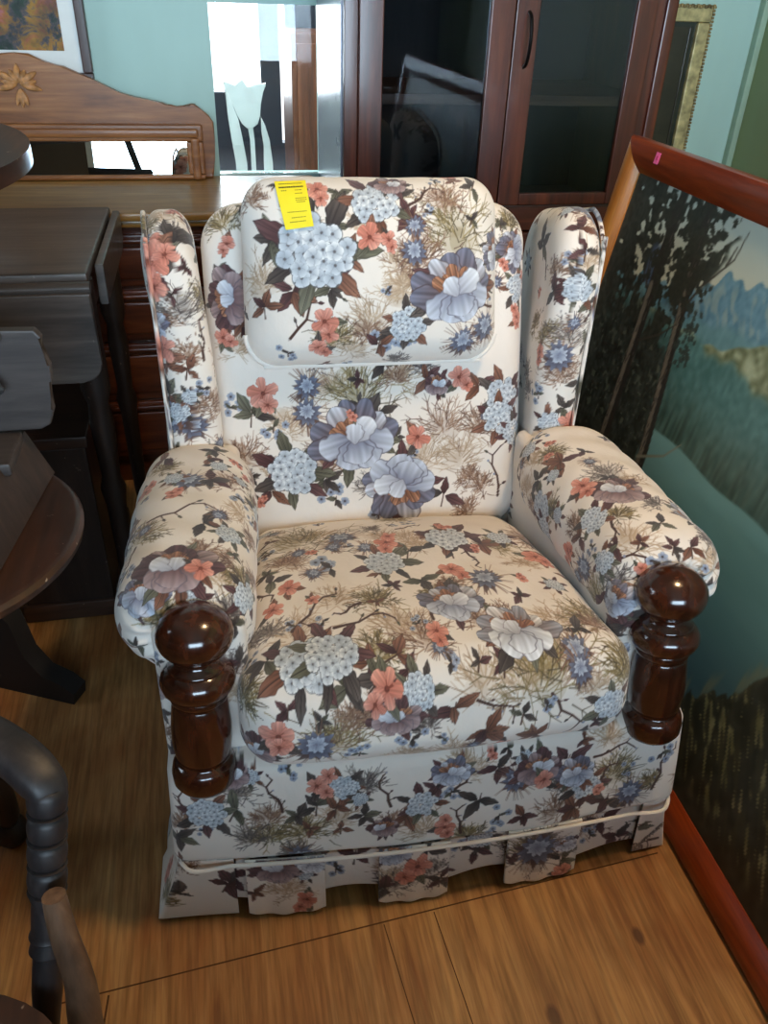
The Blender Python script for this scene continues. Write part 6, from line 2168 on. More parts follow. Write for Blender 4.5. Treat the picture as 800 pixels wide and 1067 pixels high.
    for k in range(60):
        yy = rr_.uniform(.70, .82)
        br.petal(float(bx(yy)) + rr_.uniform(.0, .07), yy, rr_.uniform(0, 6.28), rr_.uniform(.008, .018), .005, (40, 48, 42), (60, 68, 58), kind='leaf', al=.8)
    c = np.clip(c, 0, 255) / 255
    c = np.where(c <= .04045, c / 12.92, ((c + .055) / 1.055) ** 2.4)
    I = np.arange(nx * ny).reshape(nx, ny)
    F = np.stack([I[:-1, :-1], I[1:, :-1], I[1:, 1:], I[:-1, 1:]], -1).reshape(-1, 4)
    V = np.stack([s, t, np.full_like(s, -.018)], -1)
    # give the board a thickness: back face and edges
    n = len(V)
    c8 = I[[0, -1, -1, 0], [0, 0, -1, -1]]
    Vb = V[c8] - C3(0, 0, .008)
    V = np.concatenate([V, Vb])
    c = np.concatenate([c, np.full((4, 3), .05)])
    F = np.concatenate([F, np.array([[n + 3, n + 2, n + 1, n]])])
    return np_mesh('print_panel', V, F, M_PRINT, pic, c)
landscape()
bm = bmesh.new()
add_box(bm, (.148, PH - .026, .0018), (.017, .022, .0012), .0004)
M_PINK = plain('pink_paper', (232, 96, 150), .7, var=.04)
stk = build('price_sticker', bm, M_PINK, pic)
stk['label'] = 'small pink price sticker'
bm = bmesh.new()
for k in range(3):
    add_box(bm, (.1465 + .0022 * k, PH - .026, .0027), (.0011, .009 - .002 * (k % 2), .0005))
build('sticker_writing', bm, plain('pink_ink', (190, 60, 110), .7), stk, smooth=False)

# ------------------------------------------------------------------ china cabinet
M_CHERRY = wood('dark_cherry_wood', (52, 22, 13), (80, 36, 22), (104, 52, 32), 'z', .3, 1.0, .3)
M_CHERRYX = wood('dark_cherry_wood_across', (52, 22, 13), (80, 36, 22), (104, 52, 32), 'x', .3, 1.0, .3)
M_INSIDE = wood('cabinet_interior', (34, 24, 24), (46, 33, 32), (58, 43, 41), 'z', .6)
M_SHELF = wood('shelf_wood', (84, 52, 38), (112, 74, 56), (134, 94, 74), 'x', .5)
M_IRON = plain('black_iron', (24, 22, 22), .35, .7)
CX0, CX1, CY0, CY1, CZ = .345, 1.185, 2.16, 2.635, 1.98
cab = thing('china_cabinet', 'tall dark cherry china cabinet with two glazed doors behind the armchair', 'cabinet', (CX0, CY0, 0))
def L(lo, hi, o=(CX0, CY0, 0)):
    return tuple(a - b for a, b in zip(lo, o)), tuple(a - b for a, b in zip(hi, o))
def cbox(bm, lo, hi, bev=.003, o=(CX0, CY0, 0)):
    a, b = L(lo, hi, o)
    box2(bm, a, b, bev)
bm = bmesh.new()
cbox(bm, (CX0 + .002, CY0 + .02, .06), (CX0 + .022, CY1, CZ))
cbox(bm, (CX1 - .022, CY0 + .02, .06), (CX1, CY1, CZ))
cbox(bm, (CX0 + .02, CY0 + .03, .74), (CX1 - .02, CY1 - .01, .77))
cbox(bm, (CX0 + .02, CY0 + .03, .06), (CX1 - .02, CY1 - .01, .09))
build('carcass', bm, M_CHERRY, cab)
bm = bmesh.new()
cbox(bm, (CX0 - .004, CY0 + .03, .10), (CX0 + .002, CY1 - .01, CZ - .05), .001)
sp = build('side_panel', bm, plain('silvery_side_panel', (150, 152, 166), .22, .35, .05), cab, smooth=False)
sp['label'] = 'shiny pale grey side panel'
bm = bmesh.new()
cbox(bm, (CX0, CY0, .06), (CX0 + .034, CY0 + .024, CZ))
cbox(bm, (CX1 - .062, CY0, .06), (CX1, CY0 + .024, CZ))
cbox(bm, (CX1 - .036, CY0 - .010, .06), (CX1 - .004, CY0 + .004, CZ), .006)
build('face_stile', bm, M_CHERRY, cab)
for z0, z1 in ((.745, .812), (1.90, CZ), (.06, .12)):
    bm = bmesh.new()
    cbox(bm, (CX0 + .034, CY0, z0), (CX1 - .062, CY0 + .024, z1))
    build('face_rail', bm, M_CHERRYX, cab)
bm = bmesh.new()
cbox(bm, (CX0 - .03, CY0 - .03, CZ), (CX1 + .03, CY1, CZ + .03), .008)
cbox(bm, (CX0 - .015, CY0 - .015, CZ - .04), (CX1 + .015, CY1, CZ), .006)
build('cornice', bm, M_CHERRYX, cab)
bm = bmesh.new()
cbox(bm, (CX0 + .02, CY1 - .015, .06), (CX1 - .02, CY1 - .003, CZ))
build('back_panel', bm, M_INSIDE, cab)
bm = bmesh.new()
cbox(bm, (CX0 + .01, CY0 + .01, 0), (CX1 - .01, CY1 - .02, .06), .002)
build('plinth', bm, M_CHERRYX, cab)
for z in (1.052, 1.42, 1.70):
    bm = bmesh.new()
    cbox(bm, (CX0 + .022, CY0 + .030, z), (CX1 - .022, CY1 - .02, z + .024), .002)
    build('shelf', bm, M_SHELF, cab)
M_CABGLASS = glass('cabinet_glass', .03, (205, 212, 216))
DOORS = ((.379, .757), (.759, 1.122))
for k, (x0, x1) in enumerate(DOORS):
    for z0, z1, glazed in ((.815, 1.897, True), (.123, .742, False)):
        sw = .058
        lft, rgt = (.058, .060) if k == 0 else (.060, .052)
        bm = bmesh.new()
        y0, y1 = CY0 - .014, CY0 + .008
        cbox(bm, (x0, y0, z0), (x0 + lft, y1, z1), .003)
        cbox(bm, (x1 - rgt, y0, z0), (x1, y1, z1), .003)
        cbox(bm, (x0 + lft, y0, z0), (x1 - rgt, y1, z0 + .03), .003)
        cbox(bm, (x0 + lft, y0, z1 - .07), (x1 - rgt, y1, z1), .003)
        d = build('door', bm, M_CHERRY, cab)
        bm = bmesh.new()
        if glazed:
            cbox(bm, (x0 + lft - .004, CY0 - .004, z0 + .02), (x1 - rgt + .004, CY0, z1 - .06), 0)
            build('glass_pane', bm, M_CABGLASS, d, smooth=False)
        else:
            cbox(bm, (x0 + lft - .004, CY0 - .006, z0 + .02), (x1 - rgt + .004, CY0 + .004, z1 - .06), .004)
            build('door_panel', bm, M_CHERRY, d)
        if k == 1:
            hz = 1.20 if glazed else .60
            bm = bmesh.new()
            hx = x0 + .032
            pts = smooth_path([(hx - CX0, -.014, hz - .058), (hx - CX0, -.034, hz - .045), (hx - CX0, -.044, hz), (hx - CX0, -.034, hz + .045), (hx - CX0, -.014, hz + .058)], 30)
            n = len(pts)
            add_sweep(bm, pts, [.0075 - .003 * abs(2 * i / (n - 1) - 1) for i in range(n)], .004, 10, up=(1, 0, 0))
            build('handle', bm, M_IRON, d)

# ------------------------------------------------------------------ dresser with its mirror
M_OAK = wood('honey_oak', (118, 72, 40), (156, 102, 58), (182, 128, 80), 'x', .38, 1.0, .15)
M_OAKTOP = wood('oak_top', (132, 96, 48), (164, 124, 66), (188, 150, 90), 'x', .3, 1.0, .25)
M_MAHOG = wood('dark_red_drawer_wood', (58, 26, 12), (86, 42, 20), (112, 60, 30), 'x', .28, 1.0, .4)
DX0, DX1, DY0, DY1, DZ = -1.28, .325, 2.187, 2.655, .80
dr = thing('dresser', 'wide wooden dresser with red-brown drawers behind the left wing of the armchair', 'dresser', (DX0, DY0, 0))
do = (DX0, DY0, 0)
bm = bmesh.new()
cbox(bm, (DX0 + .02, DY0 + .025, .08), (DX1 - .012, DY1, DZ - .035), .003, do)
cbox(bm, (DX0 + .03, DY0 + .04, 0), (DX1 - .03, DY1, .08), .003, do)
build('body', bm, M_MAHOG, dr)
bm = bmesh.new()
cbox(bm, (DX0, DY0, DZ - .022), (DX1, DY1, DZ), .006, do)
cbox(bm, (DX0 + .012, DY0 + .012, DZ - .04), (DX1 - .006, DY1, DZ - .020), .006, do)
build('dresser_top', bm, M_OAKTOP, dr)
for x0, x1 in ((DX0 + .04, -.49), (-.47, DX1 - .03)):
    for z0, z1 in ((.61, .745), (.46, .60), (.285, .45), (.10, .275)):
        bm = bmesh.new()
        cbox(bm, (x0, DY0 + .008, z0), (x1, DY0 + .03, z1), .006, do)
        cbox(bm, (x0 + .012, DY0 - .004, z1 - .022), (x1 - .012, DY0 + .02, z1 - .008), .005, do)
        cbox(bm, (x0 + .03, DY0 + .001, z0 + .02), (x1 - .03, DY0 + .02, z1 - .03), .008, do)
        d = build('drawer', bm, M_MAHOG, dr)
M_MIRROR, _nt, _b = new_mat('mirror_silver')
_b.inputs['Base Color'].default_value = (.82, .86, .87, 1)
_b.inputs['Metallic'].default_value = 1
_n = noise(_nt, coords(_nt), 3, 2)
_nt.links.new(ramp(_nt, _n, [(0.4, (6, 6, 6)), (0.7, (22, 22, 22))]), _b.inputs['Roughness'])
MXC, MHW = -.478, .508
dm = thing('dresser_mirror', 'low wide mirror with carved oak crest standing on the dresser under the autumn print', 'mirror', (MXC, 2.60, DZ + .001))
half = [(0, .318), (.035, .316), (.075, .298), (.10, .291), (.12, .288), (.19, .258), (.26, .225), (.30, .214), (.345, .206), (.375, .200), (.395, .190), (.412, .186), (.432, .188), (.45, .198), (.462, .198), (.478, .186), (.50, .168), (.512, .15), (.512, .10), (.508, .05), (.50, 0)]
out = [(-x, z) for x, z in half[::-1]] + [(x, z) for x, z in half[1:]]
bm = bmesh.new()
add_prism(bm, out, 'y', .016, .040, .004)
build('crest_board', bm, M_OAK, dm, angle=30)
FX, FZ0, FZ1 = .478, -.0, .148
def mould(name, lo, hi, bev=.006, par=dm, mat=None):
    bm = bmesh.new()
    box2(bm, lo, hi, bev)
    return build(name, bm, mat or M_OAK, par)
bm = bmesh.new()
for lo, hi in (((-FX, -.012, FZ1 - .045), (FX, .018, FZ1)), ((-FX, -.012, .014), (-FX + .048, .018, FZ1 - .045)), ((FX - .048, -.012, .014), (FX, .018, FZ1 - .045)), ((-FX, -.012, 0), (FX, .018, .014))):
    box2(bm, lo, hi, .006)
for lo, hi in (((-FX + .012, -.020, FZ1 - .034), (FX - .012, .0, FZ1 - .010)), ((-FX + .012, -.020, 0), (-FX + .036, .0, FZ1 - .034)), ((FX - .036, -.020, 0), (FX - .012, .0, FZ1 - .034))):
    box2(bm, lo, hi, .007)
build('mirror_frame', bm, M_OAK, dm)
bm = bmesh.new()
add_box(bm, (0, .004, (FZ1 - .03) / 2), (2 * (FX - .044), .004, FZ1 - .05), 0, Matrix.Rotation(math.radians(-6.5), 3, 'X'))
build('mirror_glass', bm, M_MIRROR, dm, smooth=False)
M_CARVE = plain('carved_pale_oak', (176, 124, 74), .5, var=.2, nscale=60)
bm = bmesh.new()
for k in range(9):
    a = -1.9 + k * .475
    Lr = .060 if k % 2 == 0 else .046
    pts = [Vector((0.0 + Lr * t * math.sin(a), .016 - .010 * math.sin(PI * min(t + .15, 1)), .245 + Lr * t * math.cos(a) * .8)) for t in np.linspace(.12, 1, 9)]
    add_sweep(bm, pts, [.002 + .007 * math.sin(PI * t) for t in np.linspace(.05, .98, 9)], .006, 8, up=(0, 1, 0))
for k in range(3):
    a = (k - 1) * .5
    pts = [Vector((.03 * t * math.sin(a), .013, .232 - .045 * t * math.cos(a))) for t in np.linspace(0, 1, 7)]
    add_sweep(bm, pts, [.003 + .005 * math.sin(PI * t) for t in np.linspace(.05, .98, 7)], .006, 8, up=(0, 1, 0))
crv = build('carved_leaf', bm, M_CARVE, dm)
crv['label'] = 'carved leaf spray in paler wood'

# glazed opening at the right end of the dresser
bm = bmesh.new()
box2(bm, (OX0 - .001, YB + .02, OZ0), (OX1 + .001, YB + .026, OZ1 + .001))
struct(build('window_2', bm, M_PANE, smooth=False))

# ------------------------------------------------------------------ pictures on the back wall
M_MAT = plain('white_mat_board', (232, 236, 234), .8, var=.02)
M_FRAMEB = wood('brown_picture_frame', (52, 36, 34), (74, 54, 50), (92, 70, 64), 'z', .4)
ap = thing('autumn_print', 'framed autumn forest print with white mat on the wall above the dresser mirror', 'picture', (-.284, YB, 1.045))
bm = bmesh.new()
W_, H_ = .78, .62
for lo, hi in (((-W_, -.03, 0), (0, -.001, .026)), ((-W_, -.03, H_ - .026), (0, -.001, H_)), ((-.026, -.03, .026), (0, -.001, H_ - .026)), ((-W_, -.03, .026), (-W_ + .026, -.001, H_ - .026))):
    box2(bm, lo, hi, .004)
build('frame', bm, M_FRAMEB, ap)
bm = bmesh.new()
box2(bm, (-W_ + .02, -.014, .02), (-.02, -.004, H_ - .02))
build('mat_board', bm, M_MAT, ap, smooth=False)
m, nt, b = new_mat('autumn_forest_print')
v = coords(nt)
n1 = noise(nt, v, 16, 5, .65, .5)
n2 = noise(nt, v, 9, 4, .6)
n3 = noise(nt, v, 45, 3, .6)
c = ramp(nt, n1, [(0.30, (22, 28, 36)), (0.42, (30, 62, 40)), (0.49, (92, 84, 88)), (0.54, (176, 132, 40)), (0.62, (186, 110, 60)), (0.72, (196, 120, 130))])
c = mixc(nt, ramp(nt, n2, [(0.45, (0, 0, 0)), (0.65, (220, 220, 220))]), c, srgb(40, 46, 62))
c = mixc(nt, 0.5, c, ramp(nt, n3, [(0.3, (90, 90, 90)), (0.7, (255, 255, 255))]), 'MULTIPLY')
nt.links.new(c, b.inputs['Base Color'])
b.inputs['Roughness'].default_value = .6
bm = bmesh.new()
box2(bm, (-W_ + .08, -.0155, .078), (-.068, -.010, H_ - .08))
build('print', bm, m, ap, smooth=False)

M_GILT = plain('pale_gilt', (176, 164, 118), .45, .25, .2, 40)
M_GILTD = plain('dark_gilt_edge', (122, 106, 68), .5, .1, .4, 60)
gf = thing('gilt_frame', 'pale gold framed picture on the back wall right of the china cabinet', 'picture', (1.572, YB, .62))
bm = bmesh.new()
W_, H_ = .42, .66
for lo, hi in (((-W_, -.028, 0), (0, -.001, .045)), ((-W_, -.028, H_ - .045), (0, -.001, H_)), ((-.045, -.028, .045), (0, -.001, H_ - .045)), ((-W_, -.028, .045), (-W_ + .045, -.001, H_ - .045))):
    box2(bm, lo, hi, .006)
build('frame', bm, M_GILT, gf)
bm = bmesh.new()
for k in range(46):
    add_box(bm, (-W_ + W_ * (k + .5) / 46, -.030, H_ - .004 + .002 * (k % 2)), (.0075, .008, .010), .002)
for k in range(70):
    add_box(bm, (-.003 + .0015 * (k % 2), -.030, H_ * (k + .5) / 70), (.008, .008, .0075), .002)
build('beaded_edge', bm, M_GILTD, gf)
bm = bmesh.new()
box2(bm, (-W_ + .04, -.016, .04), (-.04, -.004, H_ - .04))
build('glazed_print', bm, plain('dark_glazed_print', (38, 42, 36), .12, 0, .5, 6), gf, smooth=False)
bm = bmesh.new()
box2(bm, (-W_ + .05, -.018, .05), (-.058, -.015, H_ - .058))
for s_ in ((-.066, .05, -.058, H_ - .058),):
    box2(bm, (s_[0], -.022, s_[1]), (s_[2], -.014, s_[3]), .002)
build('inner_slip', bm, plain('dark_slip', (52, 50, 40), .2), gf)

# ------------------------------------------------------------------ furniture stacked on the left
M_GREYW = wood('grey_brown_table_wood', (62, 57, 55), (84, 77, 73), (104, 95, 89), 'x', .38, 1.0, .2, wear=(120, 110, 104))
M_DKW = wood('dark_brown_wood', (38, 24, 18), (54, 35, 26), (74, 50, 37), 'x', .4, 1.0, .15, wear=(120, 100, 86))
M_DKZ = wood('dark_brown_wood_upright', (26, 18, 15), (38, 27, 22), (54, 40, 33), 'z', .42, 1.0, .1, wear=(110, 96, 86))
M_ROUND = wood('round_table_wood', (44, 24, 15), (64, 36, 21), (86, 52, 32), 'y', .4, 1.0, .2, wear=(150, 130, 112))
M_CHAIRW = wood('captains_chair_wood', (32, 27, 28), (46, 40, 40), (62, 54, 52), 'z', .48, 1.2, .0)
M_PANELD = wood('dark_rack_panel', (40, 29, 25), (54, 40, 34), (68, 52, 44), 'z', .6)
M_RACK = wood('grey_brown_rack_wood', (50, 43, 41), (66, 58, 55), (84, 74, 70), 'x', .5, 1.2)
M_CHAIRB = wood('worn_brown_wood', (84, 60, 44), (108, 80, 60), (132, 102, 80), 'z', .45, 1.2, .1)

# drop-leaf table
dl = thing('drop_leaf_table', 'grey-brown drop-leaf table with its leaves hanging in front of the dresser', 'table', (-.40, 1.86, 0))
def lb(lo, hi, bev, o):
    bm = bmesh.new()
    cbox(bm, lo, hi, bev, o)
    return bm
oo = (-.40, 1.86, 0)
build('tabletop', lb((-.58, 1.588, .808), (-.236, 2.13, .830), .006, oo), M_GREYW, dl)
def leaf_panel(x0, x1, z0, z1, r):
    pts = [(x0, z1), (x1, z1)]
    pts += [(x1 - r + r * math.cos(a), z0 + r - r * math.sin(a)) for a in np.linspace(0, PI / 2, 8)]
    pts += [(x0, z0)]
    return pts
bm = bmesh.new()
add_prism(bm, [(x + .40, z) for x, z in leaf_panel(-.58, -.232, .622, .80, .04)], 'y', 1.556 - 1.86, 1.574 - 1.86, .004)
l1 = build('drop_leaf', bm, M_GREYW, dl)
bm = bmesh.new()
add_sweep(bm, [Vector((-.18, 1.576 - 1.86, .806)), Vector((.168, 1.576 - 1.86, .806))], .014, .012, 12)
build('rule_joint', bm, M_GREYW, l1)
bm = bmesh.new()
add_prism(bm, [(-(y - 1.86), z) if False else (y - 1.86, z) for y, z in leaf_panel(1.67, 2.12, .742, .822, .04)], 'x', -.232 + .40, -.214 + .40, .004)
build('drop_leaf', bm, M_GREYW, dl)
for x in (-.55, -.262):
    for y in (1.62, 2.09):
        bm = bmesh.new()
        add_lathe(bm, [(0, .014), (.05, .018), (.3, .022), (.34, .028), (.37, .020), (.5, .026), (.55, .021), (.58, .03), (.81, .03)], (x + .4, y - 1.86, 0), (x + .4, y - 1.86, 1), 20)
        build('leg', bm, M_DKZ, dl)
bm = bmesh.new()
cbox(bm, (-.56, 1.612, .70), (-.256, 1.634, .808), .003, oo)
cbox(bm, (-.56, 2.08, .70), (-.256, 2.10, .808), .003, oo)
cbox(bm, (-.276, 1.62, .70), (-.256, 2.1, .808), .003, oo)
build('apron', bm, M_DKW, dl)
# dark chest under it
ch = thing('low_chest', 'low dark wooden chest in shadow behind the round side table', 'chest', (-.36, 1.80, 0))
co_ = (-.36, 1.80, 0)
build('chest_body', lb((-.50, 1.592, .03), (-.30, 2.0, .46), .006, co_), M_DKZ, ch)
build('lid', lb((-.51, 1.582, .46), (-.292, 2.01, .49), .006, co_), M_DKW, ch)
build('plinth', lb((-.51, 1.584, 0), (-.292, 2.0, .05), .006, co_), M_DKW, ch)

M_BLK = plain('very_dark_wood', (20, 14, 12), .6)
# high round-ended table top at the upper left
hs = thing('pedestal_table', 'high round brown pedestal table at the upper left in front of the dresser mirror', 'table', (-.9, 1.58, 0))
bm = bmesh.new()
n = 120
top = [(.60 * math.cos(2 * PI * k / n), .60 * math.sin(2 * PI * k / n)) for k in range(n)]
add_prism(bm, top, 'z', 1.012, 1.042, .008)
build('round_top', bm, M_ROUND, hs)
bm = bmesh.new()
add_lathe(bm, [(.03, .05), (.1, .045), (.3, .025), (.6, .035), (.9, .03), (1.0, .06), (1.013, .07)], (0, 0, 0), (0, 0, 1), 24)
build('pedestal', bm, M_DKZ, hs)
for k in range(3):
    a = k * 2.094 - .4485
    bm = bmesh.new()
    d = Vector((math.cos(a), math.sin(a), 0))
    ln = .60 if k == 0 else .44
    q = ln / .60
    outl = [(.02, .0), (.60, .0), (.605, .03), (.58, .05), (.535, .065), (.505, .11), (.49, .20), (.40, .30), (.20, .36), (.02, .40)]
    vs = []
    nrm = Vector((-d.y, d.x, 0)) * .022
    for sg in (1, -1):
        vs.append([bm.verts.new(d * (r_ * q) + Vector((0, 0, z_)) + nrm * sg) for r_, z_ in outl])
    bm.faces.new(vs[0]); bm.faces.new(vs[1][::-1])
    for i in range(len(outl)):
        j = (i + 1) % len(outl)
        bm.faces.new((vs[0][i], vs[1][i], vs[1][j], vs[0][j]))
    build('foot', bm, M_BLK, hs)

# round side table
RT = (-.435, .985)
rt = thing('round_side_table', 'small round brown side table left of the armchair', 'table', (*RT, 0))
bm = bmesh.new()
add_lathe(bm, [(0, 0), (0, .20), (.004, .215), (.012, .224), (.022, .226), (.028, .222), (.030, .215), (.030, 0)], (0, 0, .632), (0, 0, 1), 72)
build('tabletop', bm, M_ROUND, rt)
bm = bmesh.new()
add_lathe(bm, [(0, .012), (.006, .022), (.022, .030), (.04, .026), (.052, .016), (.07, .022), (.12, .024), (.3, .018), (.4, .028), (.5, .022), (.58, .04), (.632, .06)], (0, 0, 0), (0, 0, 1), 32)
build('pedestal', bm, M_DKZ, rt)
for a in (2.4, 3.9):
    bm = bmesh.new()
    d = Vector((math.cos(a), math.sin(a), 0))
    pts = smooth_path([d * .01 + Vector((0, 0, .09)), d * .09 + Vector((0, 0, .075)), d * .16 + Vector((0, 0, .03)), d * .2 + Vector((0, 0, .016))], 20)
    add_sweep(bm, pts, .014, .014, 12)
    build('foot', bm, M_BLK, rt)
# stand with a scalloped side resting on it
ws = thing('scalloped_rack', 'brown wooden rack with scalloped side board standing on the round side table', 'rack', (-.36, 1.03, .664))
bm = bmesh.new()
sc = [(-.16, 0.245), (.116, .236), (.124, .225), (.118, .205), (.128, .185), (.126, .16), (.116, .14), (.121, .118), (.112, .095), (.098, .088), (-.16, .088)]
add_prism(bm, sc, 'y', .07, .088, .004)
build('side_board', bm, M_RACK, ws, angle=30)
bm = bmesh.new()
add_box(bm, (-.04, .03, .075), (.22, .10, .020), .005)
build('ledge', bm, M_RACK, ws)
bm = bmesh.new()
pan = [(.0, .0), (.0, .07), (-.20, .07), (-.20, .0)]
v0 = [(.096, .10, 0), (.060, -.16, 0), (.040, -.16, .075), (.070, .09, .078)]
vs = [bm.verts.new(p) for p in v0] + [bm.verts.new((p[0] - .016, p[1], p[2])) for p in v0]
bm.faces.new(vs[:4]); bm.faces.new(vs[7:3:-1])
for k in range(4):
    bm.faces.new((vs[k], vs[(k + 1) % 4], vs[4 + (k + 1) % 4], vs[4 + k]))
build('front_panel', bm, M_PANELD, ws, smooth=False)
bm = bmesh.new()
add_box(bm, (.04, .06, .30), (.03, .022, .16), .005, Matrix.Rotation(math.radians(-16), 3, 'Y'))
build('slanted_post', bm, M_RACK, ws)
bm = bmesh.new()
add_lathe(bm, [(0, .008), (.035, .008), (.038, .010), (.042, .008), (.044, 0)], (.045, .066, .19), (.062, .04, .160), 16)
build('metal_ferrule', bm, plain('bright_metal', (120, 122, 128), .35, .9), ws)
bm = bmesh.new()
box2(bm, (-.2, -.10, 0), (.04, .085, .066), .004)
build('base_block', bm, M_DKZ, ws)

# captain's chair at the lower left
cc = thing('captains_chair', 'dark captain\'s chair with curved arm and turned spindle in the bottom left corner', 'chair', (-.42, .42, 0))
oc = Vector((-.42, .42, 0))
def Wp(*p):
    return Vector(p) - oc
bm = bmesh.new()
add_prism(bm, [(-.24 + .235 * math.copysign(abs(math.cos(t)) ** .7, math.cos(t)) + .24, .22 * math.copysign(abs(math.sin(t)) ** .7, math.sin(t)) - .13) for t in np.linspace(0, 2 * PI, 48)[:-1]], 'z', .365, .40, .008)
build('seat', bm, M_ROUND, cc)
bm = bmesh.new()
pts = smooth_path([Wp(-.66, .62, .640), Wp(-.50, .68, .640), Wp(-.37, .680, .636), Wp(-.290, .650, .630), Wp(-.242, .614, .622), Wp(-.217, .590, .607), Wp(-.213, .584, .590)], 60)
m_ = len(pts)
add_sweep(bm, pts, [.023 if i < m_ * .75 else .023 - .004 * (i - m_ * .75) / (m_ * .25) for i in range(m_)], [.020] * m_, 16, power=.7)
build('arm', bm, M_CHAIRW, cc)
prof = [(0, .016)]
h = 0.0
for k in range(4):
    for t in np.linspace(.1, .9, 7):
        prof.append((h + .029 * t, .0182 + .0022 * math.sin(PI * t)))
    prof.append((h + .0285, .0160))
    prof.append((h + .0295, .0202))
    prof.append((h + .0310, .0202))
    prof.append((h + .032, .0160))
    h += .032
prof += [(h + .005, .018), (h + .012, .016), (h + .02, .0165), (h + .05, .0165), (h + .056, .019), (h + .060, .016), (h + .075, .019), (h + .080, .015), (h + .13, .0165), (h + .19, .013), (h + .195, 0)]
bm = bmesh.new()
add_lathe(bm, prof, Wp(-.211, .584, .606), Wp(-.243, .520, .39), 28)
build('spindle', bm, M_CHAIRW, cc)
bm = bmesh.new()
pts = smooth_path([Wp(-.212, .517, .520), Wp(-.210, .505, .47), Wp(-.204, .490, .40), Wp(-.205, .470, .33), Wp(-.190, .44, .24)], 30)
add_sweep(bm, pts, [.012 + .010 * i / 30 for i in range(len(pts))], .012, 12, up=(0, 1, 0))
build('bent_support', bm, M_CHAIRB, cc)
for x, y in ((-.56, .30), (-.28, .30), (-.56, .16), (-.28, .12)):
    bm = bmesh.new()
    add_lathe(bm, [(0, .012), (.1, .016), (.2, .02), (.25, .015), (.37, .018)], Wp(x + (.03 if x > -.4 else -.03), y + (.03 if y > .2 else -.03), 0), Wp(x, y, .37), 16)
    build('leg', bm, M_CHAIRW, cc)

# ------------------------------------------------------------------ the room seen through the opening in the back wall
# the far room has its own bright window
RY = 5.2
M_BLUEG = wall_mat('blue_grey_paint', (52, 62, 78))
bm = bmesh.new()
box2(bm, (-1.0, YB + .06, -.06), (1.5, RY + .1, 0))
struct(build('floor_far', bm, M_FLOOR, smooth=False))
bm = bmesh.new()
box2(bm, (-1.0, YB + .06, 2.3), (1.5, RY + .1, 2.36))
struct(build('ceiling_far', bm, M_CEIL, smooth=False))
for nm, lo, hi in (('wall_far_left', (-1.1, YB + .06, 0), (-1.0, RY, 2.36)), ('wall_far_right', (1.5, YB + .06, 0), (1.6, RY, 2.36))):
    bm = bmesh.new()
    box2(bm, lo, hi)
    struct(build(nm, bm, M_BLUEG, smooth=False))
bm = bmesh.new()
VX = (-.35, .352, .462, .498)
box2(bm, (-1.1, RY, 0), (VX[0], RY + .1, 2.36))
box2(bm, (VX[3], RY, 0), (1.6, RY + .1, 2.36))
box2(bm, (VX[1], RY, 0), (VX[2], RY + .1, 2.36))
box2(bm, (VX[0], RY, 0), (VX[1], RY + .1, .765))
box2(bm, (VX[2], RY, 0), (VX[3], RY + .1, .50))
box2(bm, (VX[0], RY, 1.7), (VX[1], RY + .1, 2.36))
box2(bm, (VX[2], RY, 1.7), (VX[3], RY + .1, 2.36))
struct(build('wall_far', bm, M_BLUEG, smooth=False))

tc_ = thing('tulip_chair', 'white chair with tulip-shaped back seen in the glass left of the china cabinet', 'chair', (.168, 3.30, 0))
def px2(pts, yy=3.30):
    """points measured on the chair back: x to the right, height above floor"""
    return [(-.082 + (x - 122) * .00103, 1.003 - (y - 320) * .00100) for x, y in pts]
def plank(name, outline, y0=-.009, y1=.009):
    bm = bmesh.new()
    add_prism(bm, px2(outline), 'y', y0, y1, .003)
    return build(name, bm, M_WHITE, tc_, angle=30)
plank('tulip_splat', [(122, 325), (140, 332), (165, 345), (190, 318), (206, 350), (232, 335), (270, 332), (270, 342), (257, 360), (250, 400), (246, 440), (236, 466), (214, 482), (196, 480), (180, 465), (166, 440), (155, 410), (140, 380), (128, 350)])
plank('stem', [(200, 478), (219, 478), (222, 520), (224, 860), (206, 860), (206, 520)], -.007, .011)
plank('back_post', [(127, 340), (150, 400), (168, 450), (180, 520), (190, 600), (190, 860), (152, 860), (150, 600), (140, 520), (132, 440)], -.012, .008)
plank('back_post', [(248, 440), (262, 470), (276, 520), (284, 600), (284, 860), (250, 860), (252, 600), (254, 540), (248, 490)], -.012, .008)
bm = bmesh.new()
add_box(bm, (.0, .19 - .4, .452), (.40, .40, .03), .01)
build('seat', bm, M_WHITE, tc_)
for x, y in ((-.17, -.38), (.17, -.38), (-.17, -.02), (.17, -.02)):
    bm = bmesh.new()
    add_lathe(bm, [(0, .012), (.2, .018), (.44, .02)], (x, y, 0), (x, y, 1), 16)
    build('leg', bm, M_WHITE, tc_)
fl = thing('ceiling_lamp', 'added cool fill lamp lighting the room beyond the opening', 'fill lamp', (.25, 3.15, 2.30))  # added lamp, out of view, put in to brighten the far room
bm = bmesh.new()
box2(bm, (-.5, -.05, -.03), (.5, .05, .0), .004)
build('lamp_base', bm, M_WHITE, fl)
m, nt, b = new_mat('fill_tube')
b.inputs['Emission Color'].default_value = (.86, .94, 1, 1)
b.inputs['Emission Strength'].default_value = 4.0
bm = bmesh.new()
add_lathe(bm, [(0, 0), (0, .016), (.92, .016), (.92, 0)], (-.46, 0, -.05), (.46, 0, -.05), 16)
build('tube', bm, m, fl)
wd = thing('wardrobe', 'tall brown wooden cupboard behind the white tulip chair, left of the china cabinet', 'wardrobe', (.475, 3.75, 0))
M_WARD = wood('brown_wardrobe_wood', (84, 46, 26), (112, 64, 38), (136, 84, 52), 'z', .35)
bm = bmesh.new()
box2(bm, (-.105, -.10, .04), (.20, .3, 1.135), .006)
build('body', bm, M_WARD, wd)
